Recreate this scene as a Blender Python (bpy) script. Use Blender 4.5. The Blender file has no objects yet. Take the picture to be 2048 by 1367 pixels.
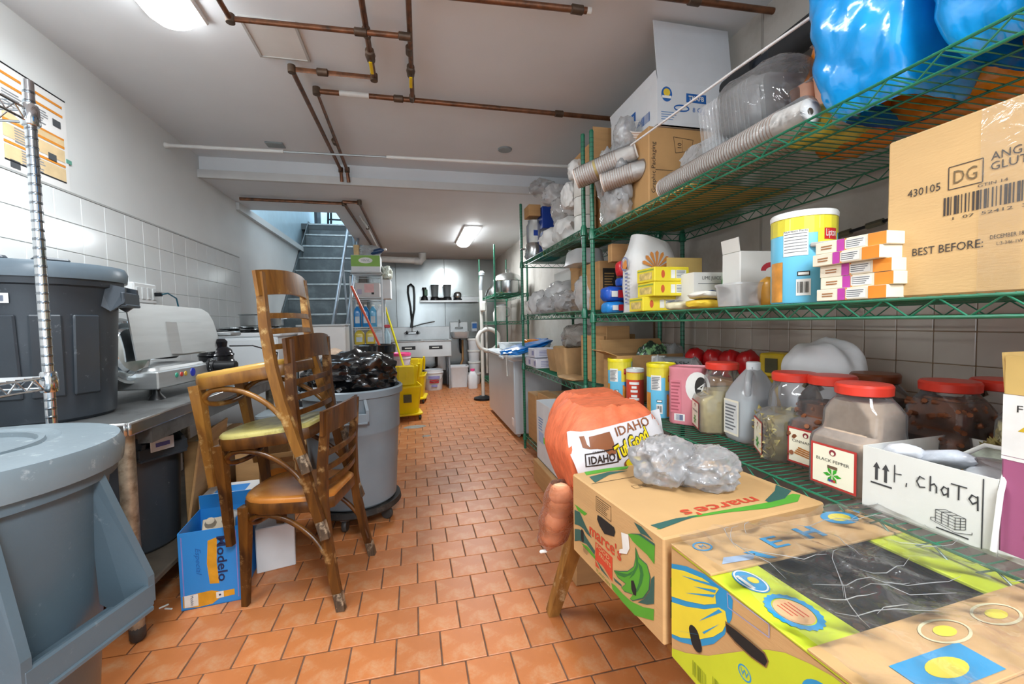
import bpy, bmesh, math, random
from mathutils import Vector, Matrix, noise
from math import pi, sin, cos, radians as R
random.seed(7)
S = bpy.context.scene
COL = S.collection
# ------------------------------------------------------------------ camera, world, light, exposure
EYE, FPX, YAW, PITCH, ROLL = 1.2, 850.0, .2264, .0467, -.0200
def cam_axes():
    r = Vector((cos(YAW), -sin(YAW), 0)); fw = Vector((sin(YAW), cos(YAW), 0)); up = Vector((0, 0, 1))
    f2 = fw*cos(PITCH) - up*sin(PITCH); u2 = up*cos(PITCH) + fw*sin(PITCH)
    return r*cos(ROLL) + u2*sin(ROLL), u2*cos(ROLL) - r*sin(ROLL), f2
CR, CU, CF = cam_axes()
cd = bpy.data.cameras.new('camera'); cd.sensor_width = 36; cd.lens = FPX/2048*36; cd.clip_start = .02; cd.clip_end = 60
cam = bpy.data.objects.new('camera', cd); COL.objects.link(cam)
cam.matrix_world = Matrix(((CR.x, CU.x, -CF.x, 0), (CR.y, CU.y, -CF.y, 0), (CR.z, CU.z, -CF.z, EYE), (0, 0, 0, 1)))
S.camera = cam
def at(px, py, **k):
    """world point seen at a photo pixel on the plane X=, Y= or Z="""
    d = CF + CR*((px-1024)/FPX) - CU*((py-683.5)/FPX)
    a, v = list(k.items())[0]; i = 'XYZ'.index(a); c = Vector((0, 0, EYE))
    return c + d*((v-c[i])/d[i])
S.view_settings.view_transform = 'Standard'; S.view_settings.look = 'None'
S.view_settings.gamma = 1; S.view_settings.use_curve_mapping = False
S.view_settings.exposure = 0.85
S.cycles.max_bounces = 8; S.cycles.diffuse_bounces = 4; S.cycles.glossy_bounces = 3
S.cycles.transmission_bounces = 4; S.cycles.transparent_max_bounces = 16
S.cycles.caustics_reflective = False; S.cycles.caustics_refractive = False
S.cycles.sample_clamp_indirect = 4
w = bpy.data.worlds.new('world'); S.world = w; w.use_nodes = True
w.node_tree.nodes['Background'].inputs[0].default_value = (.80, .90, 1, 1)
w.node_tree.nodes['Background'].inputs[1].default_value = 1.75
def lamp(name, loc, sx, sy, power, col=(.90, .96, 1), rot=(0, 0, 0)):
    l = bpy.data.lights.new(name, 'AREA'); l.shape = 'RECTANGLE'; l.size = sx; l.size_y = sy; l.energy = power; l.color = col
    o = bpy.data.objects.new(name, l); o.location = loc; o.rotation_euler = rot; COL.objects.link(o); return o
XL, XR, YB, ZC, ZF = -1.725, 1.65, 8.55, 2.65, 2.475     # walls, back wall, near and far ceiling
lamp('tube_or_fill_light', (-1.02, 1.65, 2.53), .2, 1.2, 18)
lamp('tube_or_fill_light', (.80, 6.2, 2.37), .2, 1.2, 24)
lamp('tube_or_fill_light', (.35, -.9, 2.55), .5, 1.3, 66)  # unseen fill lamp added behind the camera to brighten the racks
lamp('stairwell_daylight', (-1.25, 9.9, 4.6), 1.2, 1.2, 40, (.75, .88, 1))
# ------------------------------------------------------------------ materials
MATS = {}
def nodes(name):
    m = bpy.data.materials.new(name); m.use_nodes = True
    nt = m.node_tree; return m, nt, nt.nodes['Principled BSDF']
def nd(nt, t, **k):
    n = nt.nodes.new(t)
    for a, v in k.items():
        if a.startswith('i_'): n.inputs[a[2:].replace('_', ' ')].default_value = v
        else: setattr(n, a, v)
    return n
def ramp(nt, stops):
    n = nt.nodes.new('ShaderNodeValToRGB'); e = n.color_ramp.elements
    while len(e) < len(stops): e.new(.5)
    for q, (p, c) in zip(e, stops): q.position = p; q.color = (*c, 1) if len(c) == 3 else c
    return n
def lin(h):
    if isinstance(h, str):
        v = [int(h[i:i+2], 16)/255 for i in (0, 2, 4)]
        return tuple(x/12.92 if x <= .04045 else ((x+.055)/1.055)**2.4 for x in v)
    return h
def M(name, col=None, rough=.5, metal=0, var=.12, scale=12, bump=.0, bscale=60, rnd=0, stretch=None, coat=0, spec=.5, dirt=None, dscale=4, dth=(.5, .72)):
    """plain procedural material: colour with noise variation, optional fine relief and dirt"""
    if name in MATS: return MATS[name]
    m, nt, p = nodes(name); L = nt.links; col = lin(col)
    tc = nd(nt, 'ShaderNodeTexCoord'); src = tc.outputs['Object']
    if stretch:
        mp = nd(nt, 'ShaderNodeMapping'); mp.inputs['Scale'].default_value = stretch; L.new(src, mp.inputs[0]); src = mp.outputs[0]
    n = nd(nt, 'ShaderNodeTexNoise', i_Scale=scale, i_Detail=5.0); L.new(src, n.inputs['Vector'])
    r = ramp(nt, [(.3, tuple(c*(1-var) for c in col)), (.7, tuple(min(1, c*(1+var)) for c in col))]); L.new(n.outputs['Fac'], r.inputs[0])
    out = r.outputs[0]
    if dirt:
        n2 = nd(nt, 'ShaderNodeTexNoise', i_Scale=dscale, i_Detail=8.0, i_Roughness=.7); L.new(src, n2.inputs['Vector'])
        r2 = ramp(nt, [(dth[0], (0, 0, 0)), (dth[1], (1, 1, 1))]); L.new(n2.outputs['Fac'], r2.inputs[0])
        mx = nd(nt, 'ShaderNodeMix', data_type='RGBA'); L.new(r2.outputs[0], mx.inputs[0]); L.new(out, mx.inputs[6]); mx.inputs[7].default_value = (*lin(dirt), 1); out = mx.outputs[2]
    if rnd:
        oi = nd(nt, 'ShaderNodeObjectInfo'); hs = nd(nt, 'ShaderNodeHueSaturation')
        mr = nd(nt, 'ShaderNodeMapRange'); mr.inputs[3].default_value = 1-rnd; mr.inputs[4].default_value = 1+rnd
        L.new(oi.outputs['Random'], mr.inputs[0]); L.new(mr.outputs[0], hs.inputs['Value']); L.new(out, hs.inputs['Color']); out = hs.outputs[0]
    L.new(out, p.inputs['Base Color'])
    p.inputs['Roughness'].default_value = rough; p.inputs['Metallic'].default_value = metal
    p.inputs['Specular IOR Level'].default_value = spec; p.inputs['Coat Weight'].default_value = coat
    if bump:
        nb = nd(nt, 'ShaderNodeTexNoise', i_Scale=bscale, i_Detail=4.0); L.new(src, nb.inputs['Vector'])
        b = nd(nt, 'ShaderNodeBump', i_Strength=bump, i_Distance=.004); L.new(nb.outputs['Fac'], b.inputs['Height']); L.new(b.outputs[0], p.inputs['Normal'])
    MATS[name] = m; return m
def film(name, col=(1, 1, 1), opac=.35, rough=.12, bump=.5, bscale=30, gloss=.5, gain=.4, tint=None, haze=1.0):
    """thin plastic film: transparent sheet with some diffuse haze, and glossy crinkles on top"""
    if name in MATS: return MATS[name]
    m, nt, p = nodes(name); L = nt.links; col = lin(col); nt.nodes.remove(p)
    df = nd(nt, 'ShaderNodeBsdfDiffuse'); df.inputs[0].default_value = (*[c*haze for c in col], 1); tl = nd(nt, 'ShaderNodeBsdfTranslucent'); tl.inputs[0].default_value = (*[c*haze for c in col], 1)
    hz = nd(nt, 'ShaderNodeMixShader'); hz.inputs[0].default_value = .45; L.new(df.outputs[0], hz.inputs[1]); L.new(tl.outputs[0], hz.inputs[2])
    gs = nd(nt, 'ShaderNodeBsdfGlossy'); gs.inputs['Roughness'].default_value = rough
    tr = nd(nt, 'ShaderNodeBsdfTransparent'); tr.inputs[0].default_value = (*(tint or [.6+.4*c for c in col]), 1)
    mx = nd(nt, 'ShaderNodeMixShader'); lw = nd(nt, 'ShaderNodeLayerWeight', i_Blend=.45); fr = nd(nt, 'ShaderNodeFresnel', i_IOR=1.3+.3*gloss)
    tc = nd(nt, 'ShaderNodeTexCoord'); n = nd(nt, 'ShaderNodeTexNoise', i_Scale=bscale, i_Detail=3.0, i_Distortion=1.2); L.new(tc.outputs['Object'], n.inputs['Vector'])
    mr = nd(nt, 'ShaderNodeMapRange'); mr.inputs[3].default_value = opac; mr.inputs[4].default_value = min(1, opac+gain); L.new(lw.outputs['Facing'], mr.inputs[0])
    L.new(mr.outputs[0], mx.inputs[0]); L.new(tr.outputs[0], mx.inputs[1]); L.new(hz.outputs[0], mx.inputs[2])
    top = nd(nt, 'ShaderNodeMixShader'); L.new(fr.outputs[0], top.inputs[0]); L.new(mx.outputs[0], top.inputs[1]); L.new(gs.outputs[0], top.inputs[2]); L.new(top.outputs[0], nt.nodes['Material Output'].inputs[0])
    if bump:
        b = nd(nt, 'ShaderNodeBump', i_Strength=bump, i_Distance=.02); L.new(n.outputs['Fac'], b.inputs['Height'])
        for q in (gs, fr): L.new(b.outputs[0], q.inputs['Normal'])
    MATS[name] = m; return m
def glow(name, col, s):
    if name in MATS: return MATS[name]
    m, nt, p = nodes(name); p.inputs['Base Color'].default_value = (.9, .9, .9, 1); p.inputs['Emission Color'].default_value = (*col, 1); p.inputs['Emission Strength'].default_value = s
    MATS[name] = m; return m
def wood(name, dark, light, worn, scale=1.0, rough=.35, wear=.62):
    if name in MATS: return MATS[name]
    m, nt, p = nodes(name); L = nt.links; tc = nd(nt, 'ShaderNodeTexCoord')
    mp = nd(nt, 'ShaderNodeMapping'); mp.inputs['Scale'].default_value = (14*scale, 14*scale, 3*scale); L.new(tc.outputs['Object'], mp.inputs[0])
    n = nd(nt, 'ShaderNodeTexNoise', i_Scale=2.0, i_Detail=8.0, i_Distortion=.8); L.new(mp.outputs[0], n.inputs['Vector'])
    r = ramp(nt, [(.3, lin(dark)), (.7, lin(light))]); L.new(n.outputs['Fac'], r.inputs[0])
    n2 = nd(nt, 'ShaderNodeTexNoise', i_Scale=9*scale, i_Detail=9.0, i_Roughness=.7); L.new(tc.outputs['Object'], n2.inputs['Vector'])
    r2 = ramp(nt, [(wear, (0, 0, 0)), (wear+.1, (1, 1, 1))]); L.new(n2.outputs['Fac'], r2.inputs[0])
    mx = nd(nt, 'ShaderNodeMix', data_type='RGBA'); L.new(r2.outputs[0], mx.inputs[0]); L.new(r.outputs[0], mx.inputs[6]); mx.inputs[7].default_value = (*lin(worn), 1)
    L.new(mx.outputs[2], p.inputs['Base Color']); p.inputs['Roughness'].default_value = rough
    b = nd(nt, 'ShaderNodeBump', i_Strength=.15, i_Distance=.003); L.new(n.outputs['Fac'], b.inputs['Height']); L.new(b.outputs[0], p.inputs['Normal'])
    MATS[name] = m; return m
# ------------------------------------------------------------------ mesh building
class MB:
    def __init__(s): s.v = []; s.f = []; s.mi = []; s.cur = 0
    def add(s, vs, fs, T=None):
        o = len(s.v); s.v += [(T @ Vector(p) if T else Vector(p)) for p in vs]
        s.f += [tuple(i+o for i in f) for f in fs]; s.mi += [s.cur]*len(fs); return s
    def box(s, c, d, b=0, T=None):
        hx, hy, hz = d[0]/2, d[1]/2, d[2]/2; c = Vector(c)
        if not b:
            vs = [c+Vector((x*hx, y*hy, z*hz)) for z in (-1, 1) for y in (-1, 1) for x in (-1, 1)]
            return s.add(vs, [(0, 2, 3, 1), (4, 5, 7, 6), (0, 1, 5, 4), (2, 6, 7, 3), (0, 4, 6, 2), (1, 3, 7, 5)], T)
        b = min(b, hx*.98, hy*.98, hz*.98)
        vs, idx = [], {}
        for x in (-1, 1):
            for y in (-1, 1):
                for z in (-1, 1):
                    for a in range(3):
                        q = [x*(hx-b), y*(hy-b), z*(hz-b)]; q[a] = (x*hx, y*hy, z*hz)[a]
                        idx[(x, y, z, a)] = len(vs); vs.append(c+Vector(q))
        fs = []
        for a in range(3):
            e, g = (a+1) % 3, (a+2) % 3
            for sg in (-1, 1):
                def key(p, q, a=a, e=e, g=g, sg=sg):
                    k = [0, 0, 0]; k[a] = sg; k[e] = p; k[g] = q; return tuple(k)
                fs.append(tuple(idx[key(p, q)+(a,)] for p, q in ((-1, -1), (1, -1), (1, 1), (-1, 1))))
                for h in (-1, 1):
                    k1 = [0, 0, 0]; k1[e] = sg; k1[g] = h
                    lo, hi = list(k1), list(k1); lo[a] = -1; hi[a] = 1
                    fs.append((idx[tuple(lo)+(e,)], idx[tuple(hi)+(e,)], idx[tuple(hi)+(g,)], idx[tuple(lo)+(g,)]))
        for x in (-1, 1):
            for y in (-1, 1):
                for z in (-1, 1): fs.append(tuple(idx[(x, y, z, a)] for a in range(3)))
        return s.add(vs, fs, T)
    def loft(s, rings, closed=True, caps=True, T=None, wrap=False):
        n = len(rings[0]); vs = [p for r in rings for p in r]; fs = []
        m = len(rings)
        for i in range(m if wrap else m-1):
            for j in range(n if closed else n-1):
                a, b = i*n+j, i*n+(j+1) % n; i2 = (i+1) % m
                fs.append((a, b, i2*n+(j+1) % n, i2*n+j))
        if caps and not wrap: fs += [tuple(range(n))[::-1], tuple((m-1)*n+j for j in range(n))]
        return s.add(vs, fs, T)
    def lathe(s, prof, n=24, c=(0, 0, 0), caps=True, T=None, wob=0):
        c = Vector(c)
        rings = [[c+Vector((r*(1+wob*sin(5*2*pi*j/n+z*40))*cos(2*pi*j/n), r*(1+wob*sin(5*2*pi*j/n+z*40))*sin(2*pi*j/n), z)) for j in range(n)] for r, z in prof]
        return s.loft(rings, True, caps, T)
    def tube(s, pts, r, n=8, closed=False, caps=True, prof=None, up=None, T=None):
        pts = [Vector(p) for p in pts]; m = len(pts); rings = []
        t0 = None
        for i, p in enumerate(pts):
            a = pts[(i-1) % m] if (closed or i > 0) else p; b = pts[(i+1) % m] if (closed or i < m-1) else p
            t = (b-a).normalized()
            if up is not None:
                x = Vector(up) - t*t.dot(Vector(up)); x = x.normalized() if x.length > 1e-6 else t.orthogonal().normalized()
            elif t0 is None: x = t.orthogonal().normalized()
            else:
                x = t0 - t*t.dot(t0); x = x.normalized() if x.length > 1e-6 else t.orthogonal().normalized()
            t0 = x; y = t.cross(x); rr = r[i] if isinstance(r, (list, tuple)) else r
            if prof: rings.append([p + x*(u*rr) + y*(v*rr) for u, v in prof])
            else: rings.append([p + x*(rr*cos(2*pi*j/n)) + y*(rr*sin(2*pi*j/n)) for j in range(n)])
        return s.loft(rings, True, caps, T, wrap=closed)
    def prism(s, poly, z0, z1, T=None):
        return s.loft([[Vector((x, y, z0)) for x, y in poly], [Vector((x, y, z1)) for x, y in poly]], True, True, T)
    def quad(s, vs, T=None): return s.add(vs, [tuple(range(len(vs)))], T)
    def grid(s, fn, nu, nv, T=None):
        vs = [fn(i/nu, j/nv) for j in range(nv+1) for i in range(nu+1)]
        fs = [(j*(nu+1)+i, j*(nu+1)+i+1, (j+1)*(nu+1)+i+1, (j+1)*(nu+1)+i) for j in range(nv) for i in range(nu)]
        return s.add(vs, fs, T)
    def mesh(s, name, mat, smooth=None):
        me = bpy.data.meshes.new(name); me.from_pydata([tuple(p) for p in s.v], [], s.f)
        for m in (mat if isinstance(mat, (list, tuple)) else [mat]): me.materials.append(m)
        if s.cur: me.polygons.foreach_set('material_index', s.mi)
        bm = bmesh.new(); bm.from_mesh(me); bmesh.ops.recalc_face_normals(bm, faces=bm.faces); bm.to_mesh(me); bm.free()
        if smooth is not None:
            me.polygons.foreach_set('use_smooth', [True]*len(me.polygons)); me.set_sharp_from_angle(angle=R(smooth))
        me.update(); return me
    def build(s, name, mat, parent=None, smooth=None, loc=None, T=None):
        return obj(name, s.mesh(name, mat, smooth), parent, loc, T)
def obj(name, me, parent=None, loc=None, T=None):
    o = bpy.data.objects.new(name, me); COL.objects.link(o)
    if parent: o.parent = parent
    if T is not None: o.matrix_basis = T
    elif loc is not None: o.location = loc
    return o
def tag(o, label, cat, group=None, kind=None):
    o['label'] = label; o['category'] = cat
    if group: o['group'] = group
    if kind: o['kind'] = kind
    return o
def thing(name, label, cat, loc=(0, 0, 0), rz=0, group=None, rot=None):
    o = bpy.data.objects.new(name, None); o.empty_display_size = .05; COL.objects.link(o)
    o.location = loc; o.rotation_euler = rot or (0, 0, rz); return tag(o, label, cat, group)
def struct(o): o['kind'] = 'structure'; return o
def kids(o): return [c for c in bpy.data.objects if c.parent == o]
def copy_tree(o, parent=None):
    c = o.copy(); COL.objects.link(c)
    if parent: c.parent = parent
    for k in kids(o): copy_tree(k, c)
    return c
def copy_thing(o, loc, rz=None, label=None):
    c = copy_tree(o); c.location = loc
    if rz is not None: c.rotation_euler.z = rz
    if label: c['label'] = label
    return c
def TR(loc=(0, 0, 0), rx=0, ry=0, rz=0):
    return Matrix.Translation(loc) @ Matrix.Rotation(rz, 4, 'Z') @ Matrix.Rotation(ry, 4, 'Y') @ Matrix.Rotation(rx, 4, 'X')
def frame(o, u, v):
    """matrix with x=u, y=v, z=u x v at o: the plane of a printed face"""
    u = Vector(u).normalized(); v = Vector(v); v = (v-u*u.dot(v)).normalized(); w_ = u.cross(v); o = Vector(o)
    return Matrix(((u.x, v.x, w_.x, o.x), (u.y, v.y, w_.y, o.y), (u.z, v.z, w_.z, o.z), (0, 0, 0, 1)))
def face(side, d):
    """frame of one face of a box d=(sx,sy,sz) standing on z=0; origin at the face centre"""
    x, y, z = d[0]/2, d[1]/2, d[2]
    return {'-x': frame((-x, 0, z/2), (0, -1, 0), (0, 0, 1)), '+x': frame((x, 0, z/2), (0, 1, 0), (0, 0, 1)),
            '-y': frame((0, -y, z/2), (1, 0, 0), (0, 0, 1)), '+y': frame((0, y, z/2), (-1, 0, 0), (0, 0, 1)),
            '+z': frame((0, 0, z), (1, 0, 0), (0, 1, 0))}[side]
FONTC = {}
def text(parent, F, s, h, mat, u=0, v=0, ang=0, w=None, bold=0, name='lettering', off=.0012, shear=0, wrapr=None):
    """flat lettering of cap height h centred at (u,v) on face frame F, optionally fitted to width w"""
    c = bpy.data.curves.new('text', 'FONT'); c.body = s; c.align_x = 'CENTER'; c.align_y = 'CENTER'; c.size = 1; c.resolution_u = 2; c.offset = bold; c.shear = shear
    t = bpy.data.objects.new('text', c); COL.objects.link(t)
    dg = bpy.context.evaluated_depsgraph_get(); me = bpy.data.meshes.new_from_object(t.evaluated_get(dg)); bpy.data.objects.remove(t); bpy.data.curves.remove(c)
    xs = [p.co.x for p in me.vertices]; ys = [p.co.y for p in me.vertices]
    if not xs: return None
    kx = h/.72; ky = kx; wd = max(xs)-min(xs)
    if w: kx = w/wd
    cx, cy = (max(xs)+min(xs))/2, (max(ys)+min(ys))/2
    me.transform(Matrix.Translation((u, v, off)) @ Matrix.Rotation(ang, 4, 'Z') @ Matrix.Diagonal((kx, ky, 1, 1)) @ Matrix.Translation((-cx, -cy, 0)))
    if wrapr:
        for p in me.vertices: a = p.co.x/wrapr; p.co = Vector(((wrapr+p.co.z)*sin(a), p.co.y, (wrapr+p.co.z)*cos(a)-wrapr))
    me.materials.append(mat); me.name = name
    return obj(name, me, parent, T=F)
def patch(parent, F, pts, mat, name='printed_mark', off=.0007, u=0, v=0, wrapr=None):
    b = MB(); n = len(pts)
    if wrapr:
        x0, x1 = min(p[0] for p in pts), max(p[0] for p in pts); y0, y1 = min(p[1] for p in pts), max(p[1] for p in pts)
        rr = wrapr+off
        b.grid(lambda s, t: Vector((rr*sin((u+x0+(x1-x0)*s)/wrapr), v+y0+(y1-y0)*t, rr*cos((u+x0+(x1-x0)*s)/wrapr)-wrapr)), 10, 1)
    else: b.quad([(p[0]+u, p[1]+v, off) for p in pts])
    return b.build(name, mat, parent, T=F)
def rect(w, h, u=0, v=0): return [(u-w/2, v-h/2), (u+w/2, v-h/2), (u+w/2, v+h/2), (u-w/2, v+h/2)]
def oval(w, h, u=0, v=0, n=20): return [(u+w/2*cos(2*pi*i/n), v+h/2*sin(2*pi*i/n)) for i in range(n)]
def ring(parent, F, w, h, t, mat, u=0, v=0, n=28, name='printed_ring', off=.0009, teeth=0):
    b = MB(); vs = []
    for i in range(n):
        a = 2*pi*i/n; k = 1+(teeth if i % 2 else 0)
        vs += [(u+w/2*k*cos(a), v+h/2*k*sin(a), off), (u+(w/2-t)*cos(a), v+(h/2-t)*sin(a), off)]
    b.add(vs, [(2*i, 2*i+1, (2*i+3) % (2*n), (2*i+2) % (2*n)) for i in range(n)])
    return b.build(name, mat, parent, T=F)
def bars(parent, F, w, h, mat, u=0, v=0, n=18, seed=1, name='barcode', off=.001, wrapr=None):
    rr = random.Random(seed); b = MB(); x = u-w/2; k = w/n
    for i in range(n):
        t = k*rr.choice((.25, .4, .6, .75))
        q = [(x, v-h/2, off), (x+t, v-h/2, off), (x+t, v+h/2, off), (x, v+h/2, off)]
        if wrapr: q = [((wrapr+off)*sin(a/wrapr), y, (wrapr+off)*cos(a/wrapr)-wrapr) for a, y, _ in q]
        b.quad(q); x += k
    o = b.build(name, mat, parent, T=F); return o
def frameline(parent, F, w, h, t, mat, u=0, v=0, name='printed_outline', off=.0009):
    b = MB()
    for q in (rect(w, t, u, v+h/2), rect(w, t, u, v-h/2), rect(t, h, u-w/2, v), rect(t, h, u+w/2, v)): b.quad([(x, y, off) for x, y in q])
    return b.build(name, mat, parent, T=F)
def lines(parent, F, w, h, n, mat, u=0, v=0, name='small_print', seed=0, t=.45, off=.001):
    """rows of tiny unreadable print"""
    rr = random.Random(seed); b = MB(); d = h/n
    for i in range(n):
        ww = w*rr.uniform(.6, 1)
        b.quad([(x, y, off) for x, y in rect(ww, d*t, u-(w-ww)/2, v+h/2-d*(i+.5))])
    return b.build(name, mat, parent, T=F)
def strokes(parent, F, paths, t, mat, u=0, v=0, k=1, name='marker_writing', off=.0012):
    """pen strokes: polylines as thin ribbons on a face"""
    b = MB()
    for path in paths:
        for (x0, y0), (x1, y1) in zip(path, path[1:]):
            d = Vector((x1-x0, y1-y0)); l = d.length or 1; nx, ny = -d.y/l*t/2, d.x/l*t/2; ex, ey = d.x/l*t/3, d.y/l*t/3
            b.quad([(u+x0*k+nx-ex, v+y0*k+ny-ey, off), (u+x0*k-nx-ex, v+y0*k-ny-ey, off), (u+x1*k-nx+ex, v+y1*k-ny+ey, off), (u+x1*k+nx+ex, v+y1*k+ny+ey, off)])
    return b.build(name, mat, parent, T=F)
def blob(c, d, seed=0, amp=.12, ridge=.1, sub=4, sq=2.6, f=2.2, flat=True, rf=5):
    """crumpled bag body: displaced rounded box resting on its underside"""
    bm = bmesh.new(); bmesh.ops.create_icosphere(bm, subdivisions=sub, radius=1)
    off = Vector((seed*3.7, seed*1.3, seed*2.1)); c = Vector(c); b = MB(); vs = []
    for p in bm.verts:
        q = p.co.copy(); k = (abs(q.x)**sq+abs(q.y)**sq+abs(q.z)**sq)**(-1/sq)
        s_ = q*f+off; dv = noise.voronoi(q*rf*.62+off)[0]; fold = min(.5, dv[1]-dv[0])
        dsp = 1+amp*noise.noise(s_)-ridge*(fold-.2)*.62+ridge*.22*noise.noise(q*rf*1.7+off)
        q = q*k*dsp; z = q.z
        if flat and z < -.86: z = -.86-(z+.86)*-.02
        vs.append(c+Vector((q.x*d[0]/2, q.y*d[1]/2, (z+.86)/1.86*d[2])))
    b.add(vs, [tuple(v.index for v in f_.verts) for f_ in bm.faces]); bm.free(); return b
def bag(name, label, loc, d, mat, seed=0, amp=.15, ridge=.2, sub=4, cat='bag', group=None, rz=0, sq=2.6, f=2.2, rf=5, smooth=50):
    o = blob((0, 0, 0), d, seed, amp, ridge, sub, sq, f, True, rf).build(name, mat, None, smooth)
    o.location = loc; o.rotation_euler.z = rz; return tag(o, label, cat, group)
def rrect(w, h, r, n=5, cx=0, cy=0):
    pts = []
    for k, (sx, sy) in enumerate(((1, 1), (-1, 1), (-1, -1), (1, -1))):
        for i in range(n+1):
            a = pi/2*(k+i/n); pts.append((cx+sx*(w/2-r)+r*cos(a), cy+sy*(h/2-r)+r*sin(a)))
    return pts
def sheet(mb, p, t, T=None):
    """thin board from a quad: p four corners, thickness t along the normal"""
    p = [Vector(q) for q in p]; n = (p[1]-p[0]).cross(p[2]-p[0]).normalized()*t
    return mb.loft([p, [q+n for q in p]], True, True, T)
CARD = lambda: M('brown_cardboard', 'b98f5e', .8, var=.1, scale=5, bump=.12, bscale=40, stretch=(1, 1, 6))
INK = lambda: M('black_ink', '24221f', .7, var=.05)
def carton(name, label, loc, d, rz=0, mat=None, cat='box', open_=False, flaps=(), tape=None, group=None, rot=None, t=.004, inner=None, flap_mat=None):
    """cardboard box; open_ leaves the top off; flaps=[(side, length, angle)] hinge at the top edges (angle from vertical, outwards)"""
    mat = mat or CARD(); o = thing(name, label, cat, loc, rz, group, rot); x, y, z = d
    b = MB()
    if open_:
        b.box((0, 0, t/2), (x, y, t)); b.box((-x/2+t/2, 0, z/2), (t, y, z)); b.box((x/2-t/2, 0, z/2), (t, y, z)); b.box((0, -y/2+t/2, z/2), (x-2*t, t, z)); b.box((0, y/2-t/2, z/2), (x-2*t, t, z))
    else: b.box((0, 0, z/2), d, min(.004, x/20, y/20, z/20))
    b.build('body', mat, o)
    for s_, l, a in flaps:
        fb = MB(); wd = (y if 'x' in s_ else x)-.006
        fb.box((0, 0, l/2), (t*.8, wd, l)) if 'x' in s_ else fb.box((0, 0, l/2), (wd, t*.8, l))
        sg = -1 if s_[0] == '-' else 1
        if 'x' in s_: T = TR((sg*(x/2-t/2), 0, z), ry=sg*R(a))
        else: T = TR((0, sg*(y/2-t/2), z), rx=-sg*R(a))
        fb.build('flap', flap_mat or mat, o, T=T)
    if tape:
        tb = MB(); tb.box((0, 0, z+.0006), (x*1.002, .05, .0012)) if tape == 'x' else tb.box((0, 0, z+.0006), (.05, y*1.002, .0012))
        tb.build('tape', M('packing_tape', 'c9a878', .25, var=.05), o)
    return o
# ------------------------------------------------------------------ the room
paintm = M('white_wall_paint', 'd9dcdb', .55, var=.03, scale=3, bump=.05, bscale=90)
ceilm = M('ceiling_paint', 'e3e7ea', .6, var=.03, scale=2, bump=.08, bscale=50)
grout = M('dark_floor_grout', '6b5040', .9, var=.3, scale=20)
tilem = M('terracotta_tile', 'bf7440', .42, var=.10, scale=7, bump=.08, bscale=50, rnd=.09, dirt='c79a72', dscale=9)
def slab(name, x0, x1, y0, y1, z0, z1, mat, parent=None):
    b = MB(); b.box(((x0+x1)/2, (y0+y1)/2, (z0+z1)/2), (x1-x0, y1-y0, z1-z0)); o = b.build(name, mat, parent)
    return o if parent else struct(o)
floor = slab('floor', XL-.1, XR+.1, -3, YB+.1, -.12, -.004, grout)
TW, TD, TX, TY, G = .1624, .1694, -.261, 2.144, .0055
tb = MB(); tb.box((0, 0, -.004), (TW-G, TD-G, .008), .0018); tile_me = tb.mesh('floor_tile', tilem)
cells = []
for r_ in range(-39, 20):
    for i in range(-12, 14):
        x = TX+TW*(i+.5+(.5 if r_ % 2 == 0 else 0)); y = TY-TD*(r_+.5)
        if XL < x < XR and -1 < y < YB:
            d = Vector((x, y, -EYE)); z = d.dot(CF)
            px, py = (1024+FPX*d.dot(CR)/z, 683-FPX*d.dot(CU)/z) if z > .1 else (0, 9999)
            vis = z > .1 and -60 < px < 2100 and py < 1440 and -1.02 < x < 1.0
            cells.append(((1/z**3 if vis else 0), x, y))
cells.sort(reverse=True); far = MB(); rr = random.Random(3)
for k, (q, x, y) in enumerate(cells):
    if k < 290 and q > 0:
        o = obj('floor_tile', tile_me, floor, (x, y, rr.uniform(-.0008, .0008)))
    else: far.box((x, y, -.004), (TW-G, TD-G, .008))
f_ = far.build('far_floor_tiles', tilem, floor); f_['kind'] = 'stuff'
patchm = M('grey_floor_patch', '8f8d84', .8, var=.2, scale=14)
for x, y, a, b_ in ((-.02, 5.05, .26, .16), (-.05, 5.9, .2, .2), (.1, 4.6, .1, .07)):
    mb = MB(); mb.prism([(x+a*.5*cos(t*.7)*(1+.2*sin(t*3)), y+b_*.5*sin(t*.7)) for t in range(9)], 0, .0018); mb.build('worn_patch', patchm, floor)
# left wall
wl = slab('wall_left', XL-.1, XL, -3, 4.9, -.1, 2.75, paintm)
ltile = M('white_wall_tile', 'dfe3e3', .14, var=.02, scale=5, rnd=.025)
wt = MB(); wt.box((.003, 0, 0), (.006, .1755, .1495), .002); wt_me = wt.mesh('wall_tile', ltile)
gl = MB(); gl.box((XL+.001, 3.3, 1.29), (.003, 3.2, 1.26)); gl.build('tile_grout', M('pale_grout', 'b9bbb8', .8, var=.1), wl)
for i in range(18):
    for j in range(8):
        obj('wall_tile', wt_me, wl, (XL, 1.79+i*.178, 1.837-j*.152))
tr = slab('trim_2', XL, XL+.009, 1.7, 4.9, 1.912, 1.922, M('tile_edge', 'a8aaa8', .4, var=.05))
# the stair side of the left wall with its slab edge
slab('wall_stair', XL-.16, XL-.012, 4.9, 10.2, -.1, 2.40, paintm)
slab('wall_corner', XL-.1, XL-.001, 4.9, 4.92, 2.475, 2.75, paintm)
slab('trim_3', XL-.12, XL+.03, 4.9, 8.3, 2.40, 2.475, paintm)
bluew = M('pale_blue_tile', 'b9d3df', .3, var=.06, scale=9)
slab('wall_stairwell', XL-.2, XL-.1, 4.9, 10.2, 2.475, 5, bluew)
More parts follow.
